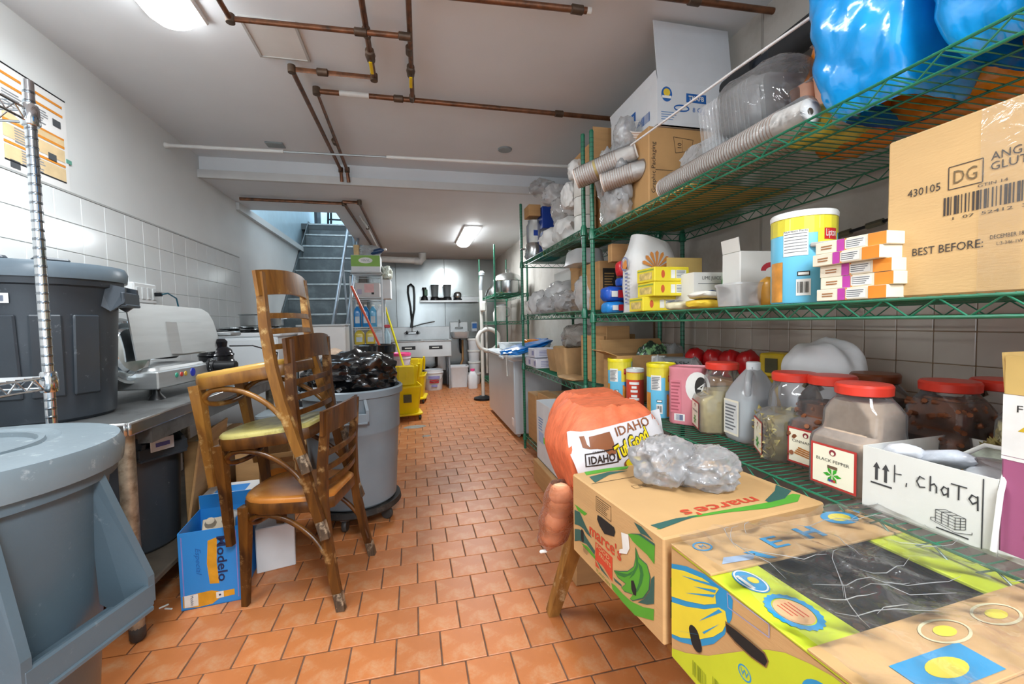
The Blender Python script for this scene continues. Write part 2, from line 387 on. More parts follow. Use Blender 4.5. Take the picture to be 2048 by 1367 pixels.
# right wall
rwall = slab('wall_right', XR, XR+.1, -3, YB, -.1, 2.75, M('grey_wall_paint', 'b9b4ac', .6, var=.06, scale=3, dirt='a39b90', dscale=2))
rt = MB(); rt.box((-.003, 0, 0), (.006, .1065, .1015), .002); rt_me = rt.mesh('wall_tile', M('beige_wall_tile', 'b3a89d', .18, var=.05, scale=6, rnd=.05))
g2 = MB(); g2.box((XR-.001, 1.4, .9), (.003, 2.6, .73)); g2.build('tile_grout', M('brown_grout', '80664c', .8, var=.15), rwall)
for i in range(23):
    for j in range(7): obj('wall_tile', rt_me, rwall, (XR, .22+i*.109, 1.195-j*.104))
for y in (.9, 1.75, 2.6):
    mb = MB(); mb.box((XR-.002, y, 1.95), (.004, .012, 1.4)); mb.build('panel_joint', M('joint', '9d978e', .6), rwall)
# ceilings
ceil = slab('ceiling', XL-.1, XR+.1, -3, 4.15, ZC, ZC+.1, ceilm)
hm = M('hatch_paint', 'dcdad6', .5, var=.02)
hb = MB(); hb.box((-.63, 2.42, ZC-.004), (.23, .29, .008), .003); hb.build('access_panel', hm, ceil)
hb = MB()
for q in ((-.63, 2.272, .25, .012), (-.63, 2.568, .25, .012), (-.748, 2.42, .012, .29), (-.512, 2.42, .012, .29)): hb.box((q[0], q[1], ZC-.006), (q[2], q[3], .012))
hb.build('panel_frame', M('hatch_edge', 'b5b3af', .5, var=.04), ceil)
for x, y, k in ((-1.03, 3.78, 1), (.79, 3.55, 0)):
    mb = MB(); mb.box((x, y, ZC-.006), (.13, .1, .012), .004) if k else mb.lathe([(.055, -.012), (.06, -.004), (.06, 0)], 20, (x, y, ZC)); mb.build('junction_cover', M('grey_cover', '8d9799', .5, var=.06), ceil)
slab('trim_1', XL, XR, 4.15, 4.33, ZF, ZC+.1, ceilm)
slab('trim_4', XL, XR, 4.11, 4.15, ZF-.012, ZF+.055, M('beam_lip', 'cfcfcd', .55, var=.03))
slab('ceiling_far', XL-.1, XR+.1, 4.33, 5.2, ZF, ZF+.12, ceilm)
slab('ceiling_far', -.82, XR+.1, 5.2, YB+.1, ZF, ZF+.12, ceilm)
# back wall: brushed steel sheets
wb = slab('wall_back', XL-.1, XR+.1, YB, YB+.12, -.1, 2.86, M('back_wall_core', '8d8f8e', .5))
steelw = M('steel_wall_sheet', 'a5aaa9', .24, metal=1, var=.12, scale=3, stretch=(1, 1, .35), bump=.35, bscale=2.2, rnd=.05)
for x0, x1 in ((-.85, -.31), (-.31, .62), (.62, 1.64)):
    mb = MB(); mb.box(((x0+x1)/2, YB-.004, 1.36), (x1-x0-.006, .008, 2.2), .002); mb.build('steel_panel', steelw, wb)
    for z in (.5, 1.36, 2.3):
        mb = MB(); mb.lathe([(.008, 0), (.006, .003), (.002, .004)], 8, T=TR((x1-.02, YB-.008, z), rx=pi/2)); mb.build('panel_screw', steelw, wb)
mb = MB(); mb.box((.4, YB-.008, .14), (2.5, .012, .27)); struct(mb.build('baseboard_back', M('dark_base', '55524e', .6)))
# the room upstairs at the head of the stairs
slab('floor_upstairs', XL-.1, -.4, 7.98, 10.2, 2.86, 2.96, M('upstairs_floor', '4a5356', .5))
slab('wall_upstairs', XL-.2, 1, 10.1, 10.2, 2.5, 5, bluew)
slab('wall_stair_side', -.80, -.74, 5.2, 10.1, ZF+.1, 5, paintm)
# stairs
steelp = M('painted_stair_steel', '556064', .38, metal=.2, var=.15, scale=5, dirt='6f7a7d', dscale=5)
st = thing('staircase', 'dark grey painted steel staircase climbing through the ceiling opening', 'staircase', (-1.28, 5.1, 0))
for k in range(1, 14):
    y = (k-1)*.24; z = .2277*k
    mb = MB(); mb.box((0, y+.135, z-.012), (.86, .27, .024), .004); td = mb.build('tread', steelp, st)
    mb = MB(); mb.box((0, y-.004, z-.010), (.862, .012, .026), .003); mb.build('nosing', M('worn_nosing', '99a3a5', .3, metal=.6, var=.2, scale=20), td)
    mb = MB(); mb.box((0, y+.012, z-.13), (.86, .012, .215)); mb.build('riser', steelp, st)
for x in (-.435, .435):
    mb = MB(); mb.loft([[Vector((x+dx, y, z)) for y, z in ((-.05, 0), (.12, 0), (3.1, 2.84), (3.1, 3.0), (2.9, 3.0), (-.05, .25))] for dx in (-.006, .006)]); mb.build('stringer', steelp, st)
galv = M('galvanised_pipe', 'aeb9c2', .35, metal=.7, var=.12, scale=15)
for x, lab, dx in ((.36, 'pale steel handrail pipe beside the stairs, the one nearer the treads', 0), (.52, 'pale steel handrail pipe on the outer side of the stairs', .1)):
    h = thing('handrail', lab, 'handrail', (-1.28+x, 5.3, 0))
    mb = MB(); mb.tube([(0, -.12, .02), (0, -.1, .9), (0, .02, 1.2), (0, 2.55, 3.58), (0, 2.62, 3.6)], .021, 10); mb.build('rail', galv, h, 40)
    for y in (.9, 1.9):
        mb = MB(); mb.tube([(0, y, 1.2+y*.95-.02), (-.03 if dx else .06, y, y*.95+.22)], .014, 8); mb.build('post', galv, h, 40)
# upstairs clutter seen at the head of the stairs
t = thing('dark_stool', 'dark metal stool standing at the head of the stairs', 'stool', (-1.38, 9.0, 2.96))
dkm = M('dark_metal', '23262a', .4, metal=.6)
mb = MB(); mb.box((0, 0, .62), (.36, .34, .05), .01); mb.build('seat', dkm, t)
for x in (-.15, .15):
    for y in (-.14, .14): mb = MB(); mb.tube([(x, y, .6), (x*1.15, y*1.15, 0)], .02, 8); mb.build('leg', dkm, t)
mb = MB(); mb.box((0, -.15, .28), (.32, .02, .03)); mb.build('stretcher', dkm, t)
t = thing('water_bottle', 'cream coloured water bottle standing upstairs beside the dark stool', 'bottle', (-1.06, 8.9, 2.96))
mb = MB(); mb.lathe([(.09, 0), (.1, .02), (.1, .34), (.06, .42), (.03, .46), (.03, .5)], 18); mb.build('body', M('cream_plastic', 'd9d3bd', .4), t, 40)
mb = MB(); mb.lathe([(.035, .5), (.035, .54)], 14); mb.build('cap', M('orange_cap', 'c88a4a', .4), t)
mb = MB(); mb.box((0, 0, .01), (.05, .34, .5), .01); o = mb.build('dark_board', M('dark_board', '39424a', .5)); o.location = (-1.66, 8.5, 3.22); tag(o, 'dark upright board against the wall at the stair head', 'board')
# ------------------------------------------------------------------ ceiling lamps
def ceiling_lamp(label, loc, l=1.25):
    t = thing('ceiling_lamp', label, 'lamp', loc)
    mb = MB(); mb.box((0, 0, -.012), (.24, l, .024), .006); mb.build('base', M('lamp_white', 'e8e8e6', .4), t)
    prof = [(.105*cos(a), -.024-.062*sin(a)) for a in [pi*i/10 for i in range(11)]]
    mb = MB(); mb.loft([[Vector((x*k, y, -.024+(z+.024)*k)) for x, z in prof] for y, k in ((-l/2+.01, .55), (-l/2+.03, .85), (-l/2+.08, 1), (l/2-.08, 1), (l/2-.03, .85), (l/2-.01, .55))]); mb.build('diffuser', glow('lamp_diffuser', (.95, .98, 1), 11), t, 40)
ceiling_lamp('white fluorescent ceiling lamp with rounded diffuser above the steel table', (-1.02, 1.72, ZC))
ceiling_lamp('white fluorescent ceiling lamp on the lower ceiling towards the sinks', (.80, 6.2, ZF))
# ------------------------------------------------------------------ pipes under the ceiling
copper = M('old_copper_pipe', '7a5138', .38, metal=.55, var=.3, scale=22, dirt='3d352e', dscale=14)
fitm = M('pipe_fitting', '5b4a3c', .45, metal=.5, var=.3, scale=25)
whitep = M('white_pipe_paint', 'dcdcd8', .4, var=.05)
yel = M('yellow_plastic', 'e6c400', .4, var=.05)
def pipe(label, pts, r=.013, mat=None, joints=(), clips=(), valve=None, bare=()):
    t = thing('ceiling_pipe', label, 'pipe', pts[0]); o0 = Vector(pts[0]); pts = [Vector(p)-o0 for p in pts]
    mb = MB(); mb.tube(pts, r, 10); mb.build('tube', mat or copper, t, 40)
    for p in pts[1:-1]:
        mb = MB()
        mb.lathe([(r*.9, -r*1.5), (r*1.45, -r*1.4), (r*1.5, 0), (r*1.45, r*1.4), (r*.9, r*1.5)], 12, p); mb.build('elbow', fitm, t, 40)
    for p, ax in joints:
        p = Vector(p)-o0; mb = MB(); mb.lathe([(r, -.03), (r*1.4, -.026), (r*1.4, .026), (r, .03)], 12, T=TR(p, rx=pi/2 if ax == 'y' else 0, ry=pi/2 if ax == 'x' else 0)); mb.build('coupling', fitm, t, 40)
    for p, ax, l in bare:
        p = Vector(p)-o0; mb = MB(); mb.lathe([(r*1.06, -l/2), (r*1.06, l/2)], 12, T=TR(p, rx=pi/2 if ax == 'y' else 0, ry=pi/2 if ax == 'x' else 0)); mb.build('painted_sleeve', whitep, t, 40)
    if valve:
        p = Vector(valve)-o0
        mb = MB(); mb.lathe([(r, -.045), (r*1.6, -.04), (r*1.6, -.02), (r*1.9, 0), (r*1.6, .02), (r*1.6, .04), (r, .045)], 12, T=TR(p, rx=pi/2)); mb.lathe([(.006, 0), (.006, .03)], 8, p-Vector((0, 0, .035))); mb.build('valve_body', fitm, t, 40)
        mb = MB(); mb.box(p+Vector((0, .05, -.036)), (.018, .11, .007), .003); mb.build('valve_lever', yel, t)
    return t
z0, z1 = 2.60, 2.565
pipe('thin copper pipe that runs across under the ceiling hatch', [(-.745, .8, z1), (-.75, 2.17, z1), (.01, 2.14, z1)], joints=[((-.2, 2.15, z1), 'x'), ((0, 2.14, z1), 'x')])
pipe('copper pipe with a yellow valve that bends twice towards the beam', [(-.178, .8, z0), (-.177, 2.585, z0), (-.606, 2.586, z0), (-.585, 4.05, z0-.03), (-.585, 4.09, z0-.12)], .014, joints=[((-.45, 2.586, z0), 'x'), ((-.178, 2.2, z0), 'y')], valve=(-.178, 2.38, z0))
pipe('short copper pipe with a yellow valve joining the long crossing pipe', [(.0, .8, z0), (.035, 2.79, z0)], .013, joints=[((.033, 2.77, z0), 'y'), ((.02, 2.3, z0), 'y')], valve=(.026, 2.48, z0))
pipe('long copper pipe crossing the ceiling to the tall racks', [(-.53, 4.1, z0-.12), (-.535, 4.07, z0-.02), (-.523, 2.794, z0), (XR, 2.79, z0)], .015, joints=[((-.54, 3.5, z0-.008), 'y'), ((-.05, 2.793, z0), 'x'), ((1.0, 2.79, z0), 'x')], bare=[((-.31, 2.793, z0), 'x', .17)])
pipe('copper pipe stub with a white cap near the middle of the ceiling', [(.1, 1.9, z0), (.82, 1.857, z0)], .014, joints=[((.76, 1.86, z0), 'x')], bare=[((.815, 1.857, z0), 'x', .02)])
pipe('copper pipe above the flap of the open white carton', [(.75, 1.73, z0), (XR, 1.69, z0)], .014, joints=[((1.25, 1.708, z0), 'x')])
zf = ZF-.03
pipe('rusty pipe along the edge of the stair opening', [(XL+.12, 4.66, zf), (-.655, 4.68, zf), (-.6, 7.2, zf)], .016)
pipe('rusty pipe on the far ceiling beside the stair opening', [(-.66, 4.62, zf), (-.5, 4.62, zf), (-.47, 7.4, zf)], .016)
pipe('thin white pipe between the rusty pipes on the far ceiling', [(-.56, 5.2, zf), (-.53, 5.7, zf-.02), (-.5, 7.3, zf-.06)], .013, whitep)
# white duct by the back wall
t = thing('waste_pipe', 'fat white waste pipe with an elbow under the far ceiling', 'pipe', (-.55, 7.9, 2.36))
mb = MB(); mb.tube([(0, 0, 0), (.62, 0, -.02)], .055, 14); mb.build('tube', whitep, t, 40)
mb = MB(); mb.tube([(.6, 0, -.02), (.7, 0, -.03), (.74, -.02, .02), (.74, -.04, .12)], .068, 14); mb.build('elbow', M('pale_grey_pvc', 'c4c6c5', .4), t, 40)
# curtain rod
t = thing('curtain_rod', 'long white spring curtain rod spanning the room below the ceiling', 'rod', (XL, 3.64, 2.535))
a, b_ = Vector((0, 0, 0)), Vector((3.0, -.3, -.075))
for p, q in ((a, a.lerp(b_, .27)), (a.lerp(b_, .52), b_)): mb = MB(); mb.tube([p, q], .013, 10); mb.build('outer_tube', whitep, t, 40)
mb = MB(); mb.tube([a.lerp(b_, .27), a.lerp(b_, .52)], .008, 8); mb.build('inner_tube', M('grey_rod', 'a9aeb0', .3, metal=.6), t, 40)
mb = MB(); mb.lathe([(.02, 0), (.02, .012), (.013, .03)], 12, T=TR(a, ry=pi/2)); mb.build('rubber_foot', whitep, t)
# white cord along the right racks and black insulated pipe at the wall
mb = MB(); mb.tube([(1.02, 2.36, 2.03), (1.08, 1.7, 2.13), (1.10, .93, 2.2), (1.1, .3, 2.27)] if 0 else [at(1262, 290, X=1.02), at(1470, 140, X=1.06), at(1668, 2, X=1.09), at(1900, -170, X=1.1)], .0045, 8)
tag(mb.build('cord', M('white_cord', 'dedede', .5)), 'taut white cord rising past the open white carton', 'cord')
t = thing('insulated_pipe', 'fat black foam insulated pipe along the top of the grey wall', 'pipe', (1.555, .2, 2.33))
foam = M('black_foam', '2e2f31', .8, var=.15, bump=.2)
mb = MB(); mb.tube([(0, -.2, 0), (0, 1.36, -.01)], .058, 16); mb.build('foam_sleeve', foam, t, 40)
mb = MB(); mb.tube([(0, 1.36, -.01), (0, 1.46, -.012)], .045, 16); mb.build('tape_joint', M('navy_tape', '1d2530', .4), t, 40)
mb = MB(); mb.tube([(0, 1.46, -.012), (0, 1.72, -.02), (0, 1.9, -.1), (0, 1.94, -.3)], .062, 16); mb.build('foam_elbow', foam, t, 40)
# ------------------------------------------------------------------ things on the left wall
org = M('poster_orange', 'd98a2b', .5); txtg = M('poster_grey_print', '8d9094', .6)
t = thing('wall_poster', 'laminated safety poster with orange bars on the white wall', 'poster', (XL+.004, 2.51, 2.145))
pf = frame((.003, 0, 0), (0, 1, 0), (0, 0, 1))
mb = MB(); mb.box((0, 0, 0), (.004, .39, .46), .001); mb.build('sheet', M('poster_white', 'e6e6e4', .25, var=.02), t)
for v, h in ((.19, .012), (.145, .012), (.03, .01), (-.01, .012), (-.105, .012)): patch(t, pf, rect(.34, h, 0, v), org, 'orange_bar')
for v, h in ((.008, .05), (-.055, .06), (-.15, .065)): patch(t, pf, rect(.34, h, 0, v), M('poster_tan', 'dcc296', .5), 'tan_block', off=.0004)
for u, v in ((-.1, .09), (.03, .09), (-.05, -.06), (-.02, -.15)): lines(t, pf, .13, .07, 6, txtg, u, v, seed=int(u*100+v*100))
for u, v in ((.13, .095), (.09, -.085), (-.12, -.195)): patch(t, pf, rect(.05, .035, u, v), M('poster_dark', '4b4f52', .5), 'small_picture')
for z, l in ((.232, .385), (-.185, .34)): mb = MB(); mb.box((0, 0, z), (.008, l, .006)); mb.build('hanging_strip', dkm, t)
for y, z in ((-.185, .235), (.195, -.07)): mb = MB(); mb.box((.002, y, z), (.004, .035, .02)); mb.build('tape', M('green_tape', '5f9e8c', .4), t)
t = thing('wall_outlet', 'white outlet box on the tiles behind the meat slicer', 'outlet', (XL+.006, 3.2, 1.43))
mb = MB(); mb.box((.025, 0, 0), (.05, .24, .13), .008); mb.build('box', M('outlet_white', 'e4e6e5', .35, var=.02), t)
for k in range(4):
    mb = MB(); mb.box((.052, -.085+k*.057, 0), (.006, .034, .075), .002); mb.build('socket', M('outlet_face', 'd3d6d6', .35), t)
t = thing('power_plug', 'black plug with a teal cord in the wall outlet', 'plug', (XL+.06, 3.29, 1.43))
mb = MB(); mb.box((.02, 0, 0), (.04, .03, .025), .005); mb.build('plug', dkm, t)
mb = MB(); mb.tube([(.04, 0, 0), (.06, .03, .01), (.075, .1, -.02), (.07, .14, -.1), (.06, .15, -.3)], .005, 8); mb.build('cord', M('teal_cord', '245a6b', .4), t, 40)
# ------------------------------------------------------------------ round bins
def bin_grey(name, h): return M(name, h, .38, var=.08, scale=6, bump=.06, bscale=120, dirt='8d969b', dscale=26, dth=(.63, .8), spec=.4)
slate = bin_grey('slate_bin_plastic', '55656f'); darkp = bin_grey('charcoal_bin_plastic', '394047'); greyp = bin_grey('grey_bin_plastic', '7f8b93')
lidm = M('bin_lid_plastic', '6d7a81', .42, var=.08, scale=7, bump=.08, bscale=90, dirt='b9c0c2', dscale=24, dth=(.58, .78))
black = M('black_plastic', '17181a', .4, var=.1)
def bin_handle(o, mat, r, z, ang, wd=.11, drop=.28, out=.075):
    """bracket handle below the rim: two fins, a grip bar and its trough floor"""
    T = Matrix.Rotation(ang, 4, 'Z'); b = MB(); k = r-.03
    for y in (-wd, wd):
        yi = y*.82
        b.loft([[Vector((x, (yi if zz > z-.05 else y)+dy, zz)) for x, zz in ((k, z), (r-.008, z), (r+out, z-drop+.06), (r+out, z-drop), (r+out-.045, z-drop-.035), (k-.012, z-drop))] for dy in (-.008, .008)], T=T)
        b.build('handle_fin', mat, o); b = MB()
    if 0: b.build('handle_fin', mat, o)
    b = MB(); b.box((r+out-.006, 0, z-drop+.016), (.014, 2*wd+.012, .052), .004, T); b.box((r+out/2-.01, 0, z-drop-.012), (out+.03, 2*wd, .012), .003, T); b.build('handle_grip', mat, o)
def round_bin(name, label, loc, r, rb, h, mat, lid=None, handles=(), hd=(.11, .28, .075), band=None, hollow=False, cat='bin', group=None, seg=48):
    o = thing(name, label, cat, loc, 0, group); b = MB()
    prof = [(rb-.01, 0), (rb, .012)]
    for k in range(1, 6): prof.append((rb+(r-rb)*k/6, h*k/6))
    if band: prof = [p for p in prof if abs(p[1]-band) > .04] ; prof += [(rb+(r-rb)*band/h, band-.012), (rb+(r-rb)*band/h+.008, band), (rb+(r-rb)*band/h+.008, band+.01)]; prof.sort(key=lambda p: p[1])
    prof += [(r, h-.05), (r+.014, h-.045), (r+.016, h-.008), (r+.008, h), (r-.004, h-.002), (r-.012, h-.03)]
    prof += [(rb-.004, h*.45), (rb-.02, h*.45-.01)] if hollow else [(r-.02, h-.03)]
    b.lathe(prof, seg); b.build('body', mat, o, 35)
    for a in handles: bin_handle(o, mat, r, h-.03, a, *hd)
    if lid:
        b = MB(); b.lathe([(r+.004, h-.02), (r+.026, h-.022), (r+.030, h+.016), (r+.022, h+.036), (r*.72, h+.046), (r*.69, h+.040), (r*.55, h+.034), (.02, h+.034)], seg); b.build('lid', lid, o, 35)
    return o
# the nearest bin with its lid, cut by the frame
o = round_bin('trash_bin', 'large slate grey lidded bin with scuffed lid and open bracket handle, nearest the camera', (-.94, 1.05, 0), .265, .20, .925, slate, lidm, (R(-15),), (.118, .30, .072))
b = MB(); b.lathe([(.15, .955), (.155, .97), (.165, .97), (.17, .955)], 40, caps=False); b.build('lid_ridge', lidm, o, 40)
round_bin('trash_bin', 'grey green lidded bin mostly hidden behind the nearest bin', (-1.43, 1.38, 0), .22, .18, .84, M('grey_green_bin', '75857f', .45, var=.08), lidm)
# bin on the steel table
TZ = .86
o = round_bin('ingredient_bin', 'charcoal lidded bin with a white label strip standing on the steel table', (-1.425, 2.04, TZ), .236, .205, .555, darkp, M('slate_lid', '5f6d77', .3, var=.08, bump=.05), (R(12), R(192)), (.075, .075, .05))
b = MB()
for a in (-80, -52, -24): b.box((0, 0, 0), (.012, .085, .3), .005, Matrix.Rotation(R(a), 4, 'Z') @ TR((.222, 0, .25), ry=R(3)))
b.build('rib', darkp, o)['kind'] = 'stuff'
for a, l in ((-95, .1), (-42, .1)):
    b = MB(); b.box((0, 0, 0), (.03, l, .016), .007, Matrix.Rotation(R(a), 4, 'Z') @ TR((.17, 0, .603))); b.build('lid_grip', darkp, o)
b = MB(); rr_ = .236
b.grid(lambda u, v: Vector((rr_*cos(R(-72-42*u)), rr_*sin(R(-72-42*u)), .44+.035*v)), 8, 1); lb = b.build('label_strip', M('paper_white', 'e2e4e3', .6, var=.03), o)
b = MB(); rr_ = .2372
for k in range(9):
    a = -75-k*4.1
    b.quad([(rr_*cos(R(q)), rr_*sin(R(q)), z) for q, z in ((a, .447), (a-2.4, .447), (a-2.4, .466), (a, .466))])
b.build('pen_marks', M('blue_grey_ink', '6d7688', .6), o)['kind'] = 'stuff'
# steel work table
stain = M('stainless_steel', 'b4b8b9', .26, metal=1, var=.08, scale=4, stretch=(1, 8, 1), bump=.03, bscale=50)
stdark = M('worn_steel_top', '8d8f8f', .38, metal=.85, var=.18, scale=9, dirt='5d5a55', dscale=7)
galvleg = M('mottled_galvanised_leg', 'a39a88', .5, metal=.5, var=.35, scale=30, dirt='6a563f', dscale=18)
t = thing('work_table', 'stainless steel work table with mottled tube legs along the tiled wall', 'table', (-1.36, 2.7, 0))
b = MB(); b.box((0, 0, TZ-.02), (.70, 1.82, .04), .018); b.build('tabletop', stdark, t, 40)
b = MB(); b.box((.343, 0, TZ-.022), (.016, 1.81, .05), .007); b.box((0, -.903, TZ-.022), (.68, .016, .05), .007); b.build('rolled_edge', stain, t, 40)
for x in (-.28, .285):
    for y in (-.82, .82):
        b = MB(); b.lathe([(.024, .05), (.026, .12), (.027, TZ-.04)], 14, (x, y, 0)); lg = b.build('leg', galvleg, t, 40)
        b = MB(); b.lathe([(.016, 0), (.026, .012), (.026, .05), (.02, .07)], 12, (x, y, 0)); b.build('foot', M('dark_foot', '3b3a39', .5), lg, 40)
b = MB(); b.box((.31, 0, TZ-.075), (.05, 1.5, .07)); b.build('apron', stdark, t)
b = MB(); b.box((0, 0, .17), (.6, 1.6, .03), .006); b.build('undershelf', M('dusty_shelf', '6b6256', .7, var=.2), t)
# bin under the table
o = round_bin('storage_bin', 'dark grey bin with a small white label under the steel table', (-1.33, 2.32, .19), .21, .185, .57, darkp, None, (R(-28), R(150)), (.1, .09, .035), hollow=True)
b = MB(); b.box((.262, -.02, .50), (.004, .1, .055), .002, Matrix.Rotation(R(-28), 4, 'Z')); lb = b.build('label', M('label_white', 'd8dade', .4), o)
b = MB(); b.box((.265, -.02, .5), (.002, .06, .018), .0005, Matrix.Rotation(R(-28), 4, 'Z')); b.build('label_print', M('violet_ink', '5d5fa0', .5), lb)
o = blob((0, 0, 0), (.07, .3, .05), 4, .2, .2, 3).build('green_bag', M('bright_green_film', '3ecb1e', .25, var=.1, bump=.4), None, 60); o.location = (-1.10, 2.42, .745); o.rotation_euler.z = R(-15); tag(o, 'bright green plastic bag lying on the bin under the steel table', 'bag')
# ------------------------------------------------------------------ meat slicer
sl = thing('meat_slicer', 'stainless steel meat slicer with a wide guard plate on the steel table', 'slicer', (-1.36, 2.62, TZ), R(-4))
brush = M('brushed_aluminium', 'c4c7c7', .45, metal=.75, var=.06, scale=3, stretch=(1, 1, 14), bump=.03)
b = MB(); b.box((0, 0, .095), (.37, .53, .085), .006); b.build('base', brush, sl, 20)
b = MB(); b.loft([[Vector((x*k, y*k, z)) for x, y in rrect(.34, .5, .04)] for z, k in ((.136, .9), (.15, .86), (.16, .6))]); b.build('upper_housing', brush, sl, 20)
for x in (-.14, .15):
    for y in (-.22, .22):
        b = MB(); b.lathe([(.036, 0), (.034, .008), (.016, .03), (.014, .055)], 14, (x, y, 0)); b.build('foot', black, sl, 40)
gp = [(-.4, -.01), (.36, -.01), (.345, .10), (.325, .18), (.285, .23), (.22, .255), (-.4, .265)]
b = MB(); T = TR((.12, .1, .205), rz=R(0), ry=R(-7)) @ Matrix(((0, 0, 1, 0), (1, 0, 0, 0), (0, 1, 0, 0), (0, 0, 0, 1)))
b.prism(gp, -.003, .003, T); b.build('guard_plate', brush, sl, 40)
b = MB(); b.loft([[Vector((x*kx+.02, y+.095+dy, z)) for x, y in ((-.13, -.085), (.13, -.085), (.13, .085), (-.13, .085))] for z, kx, dy in ((.002, 1.25, -.005), (.03, .9, -.012))], T=T); b.build('guard_boss', brush, sl, 30)
b = MB(); b.lathe([(.14, 0), (.142, .012), (.13, .02), (.11, .016), (.1, .03), (.03, .034)], 36, T=TR((.06, -.27, .24), ry=R(83))); b.build('blade', M('polished_blade', 'cfd6da', .12, metal=1, var=.05), sl, 40)
b = MB(); b.lathe([(.15, -.01), (.155, .01), (.14, .014)], 36, T=TR((.055, -.27, .24), ry=R(83))); b.build('blade_ring', brush, sl, 40)
b = MB(); b.lathe([(.045, 0), (.045, .012), (.036, .016), (.034, .03), (.01, .032)], 20, T=TR((.18, .2, .12), ry=R(90))); dial = b.build('dial', black, sl, 40)
b = MB()
for k in range(12): b.box((.036*cos(k*.524), .036*sin(k*.524), .0165), (.009, .003, .001), 0, TR((.18, .2, .12), ry=R(90)) @ Matrix.Rotation(k*.524, 4, 'Z') if 0 else TR((.18, .2, .12), ry=R(90)))
b.build('dial_marks', M('paper_white', 'e2e4e3', .6), dial)['kind'] = 'stuff'
b = MB(); b.lathe([(.026, 0), (.026, .11), (.02, .115)], 16, T=TR((.21, .2, .12), ry=R(90))); b.build('knob_grip', black, sl, 40)
for y, c, nm in ((-.12, '3aa88a', 'green_button'), (-.08, 'd5433a', 'red_button'), (-.045, 'd9b13a', 'yellow_mark'), (.02, '2b3fc0', 'blue_badge')):
    b = MB(); b.lathe([(.014 if y < 0 else .024, 0), (.012 if y < 0 else .022, .006), (.004, .007)], 14, T=TR((.181, y, .105), ry=R(90))); b.build(nm, M(nm, c, .3), sl, 40)
b = MB(); b.lathe([(.05, .18), (.06, .19), (.05, .205)], 14, (.02, .08, 0)); b.build('carriage_knob', black, sl, 40)
# black motor unit behind the slicer
t = thing('black_grinder', 'black coffee grinder style motor with a looping cord behind the meat slicer', 'grinder', (-1.24, 3.08, TZ))
shiny = M('shiny_black', '15161a', .18, var=.1)
b = MB(); b.lathe([(.07, 0), (.075, .02), (.055, .04), (.09, .07), (.095, .17), (.085, .2), (.06, .22), (.065, .25), (.05, .27)], 22); b.build('motor_body', shiny, t, 40)
for z in (.08, .12, .16): b = MB(); b.lathe([(.096, z), (.1, z+.008), (.096, z+.016)], 22); b.build('cooling_ring', shiny, t, 40)
b = MB(); b.box((.0, -.10, .1), (.06, .1, .06), .02); b.build('clamp', shiny, t, 40)
b = MB(); b.box((-.02, .12, .30), (.2, .16, .03), .008); b.box((-.06, .0, .33), (.1, .2, .014), .004, TR(rx=R(14))); b.build('hopper_tray', M('grey_tray', 'a9adae', .35, metal=.6), t, 40)
b = MB(); b.tube([(.05, .08, .22), (.12, .28, .21), (.2, .55, .14), (.17, .62, .07), (.1, .5, .04), (.07, .3, .06), (.1, .4, .012), (.16, .62, .008)], .005, 8); b.build('cord', black, t, 60)
# ------------------------------------------------------------------ white appliances and pot behind
wen = M('white_enamel', 'dadfe2', .25, var=.02, scale=3)
t = thing('white_fridge', 'low white fridge with foil and plastic on its top behind the slicer', 'fridge', (-1.42, 4.3, 0))
b = MB(); b.box((0, 0, .56), (.56, .6, 1.12), .012); b.build('body', wen, t, 40)
b = MB(); b.box((.02, 0, 1.135), (.59, .62, .04), .012); b.build('top', wen, t, 40)
b = MB(); b.box((0, -.305, .6), (.55, .03, 1.0), .01); dr = b.build('door', wen, t, 40)
b = MB(); b.box((.2, -.33, .9), (.03, .03, .22), .008); b.build('handle', M('grey_handle', '9ea3a6', .4), dr)
o = blob((0, 0, 0), (.5, .5, .05), 11, .3, .5, 4, 4, 4, True, 9).build('foil_sheet', M('crumpled_foil', 'c4c7c8', .2, metal=.9, bump=.6, bscale=25), None, 50); o.location = (-1.42, 4.3, 1.155); tag(o, 'crumpled foil sheet covering the low white fridge', 'foil')
t = thing('steel_pan', 'wide shallow stainless steel pan on the foil covered fridge', 'pan', (-1.35, 4.32, 1.205))
b = MB(); b.lathe([(.165, 0), (.175, .012), (.178, .10), (.188, .108), (.188, .113), (.172, .108), (.168, .02), (.02, .018)], 36); b.build('body', stain, t, 35)
b = MB(); b.tube([(.17, -.05, .07), (.215, -.05, .075), (.22, 0, .075), (.215, .05, .075), (.17, .05, .07)], .006, 8); b.build('handle', stain, t, 40)
t = thing('white_cabinet', 'plain white cabinet with a grey lip in front of the stairs', 'cabinet', (-.89, 4.66, 0))
b = MB(); b.box((0, 0, .6), (.44, .3, 1.19), .01); b.build('body', M('off_white_panel', 'd5d3d0', .35, var=.03), t, 40)
b = MB(); b.box((0, 0, 1.205), (.46, .32, .02), .005); b.build('lid', M('grey_lip', 'b8bbbb', .4), t)
b = MB(); b.box((-.14, -.155, .85), (.02, .02, .2), .006); b.build('handle', M('grey_handle', '9ea3a6', .4), t)
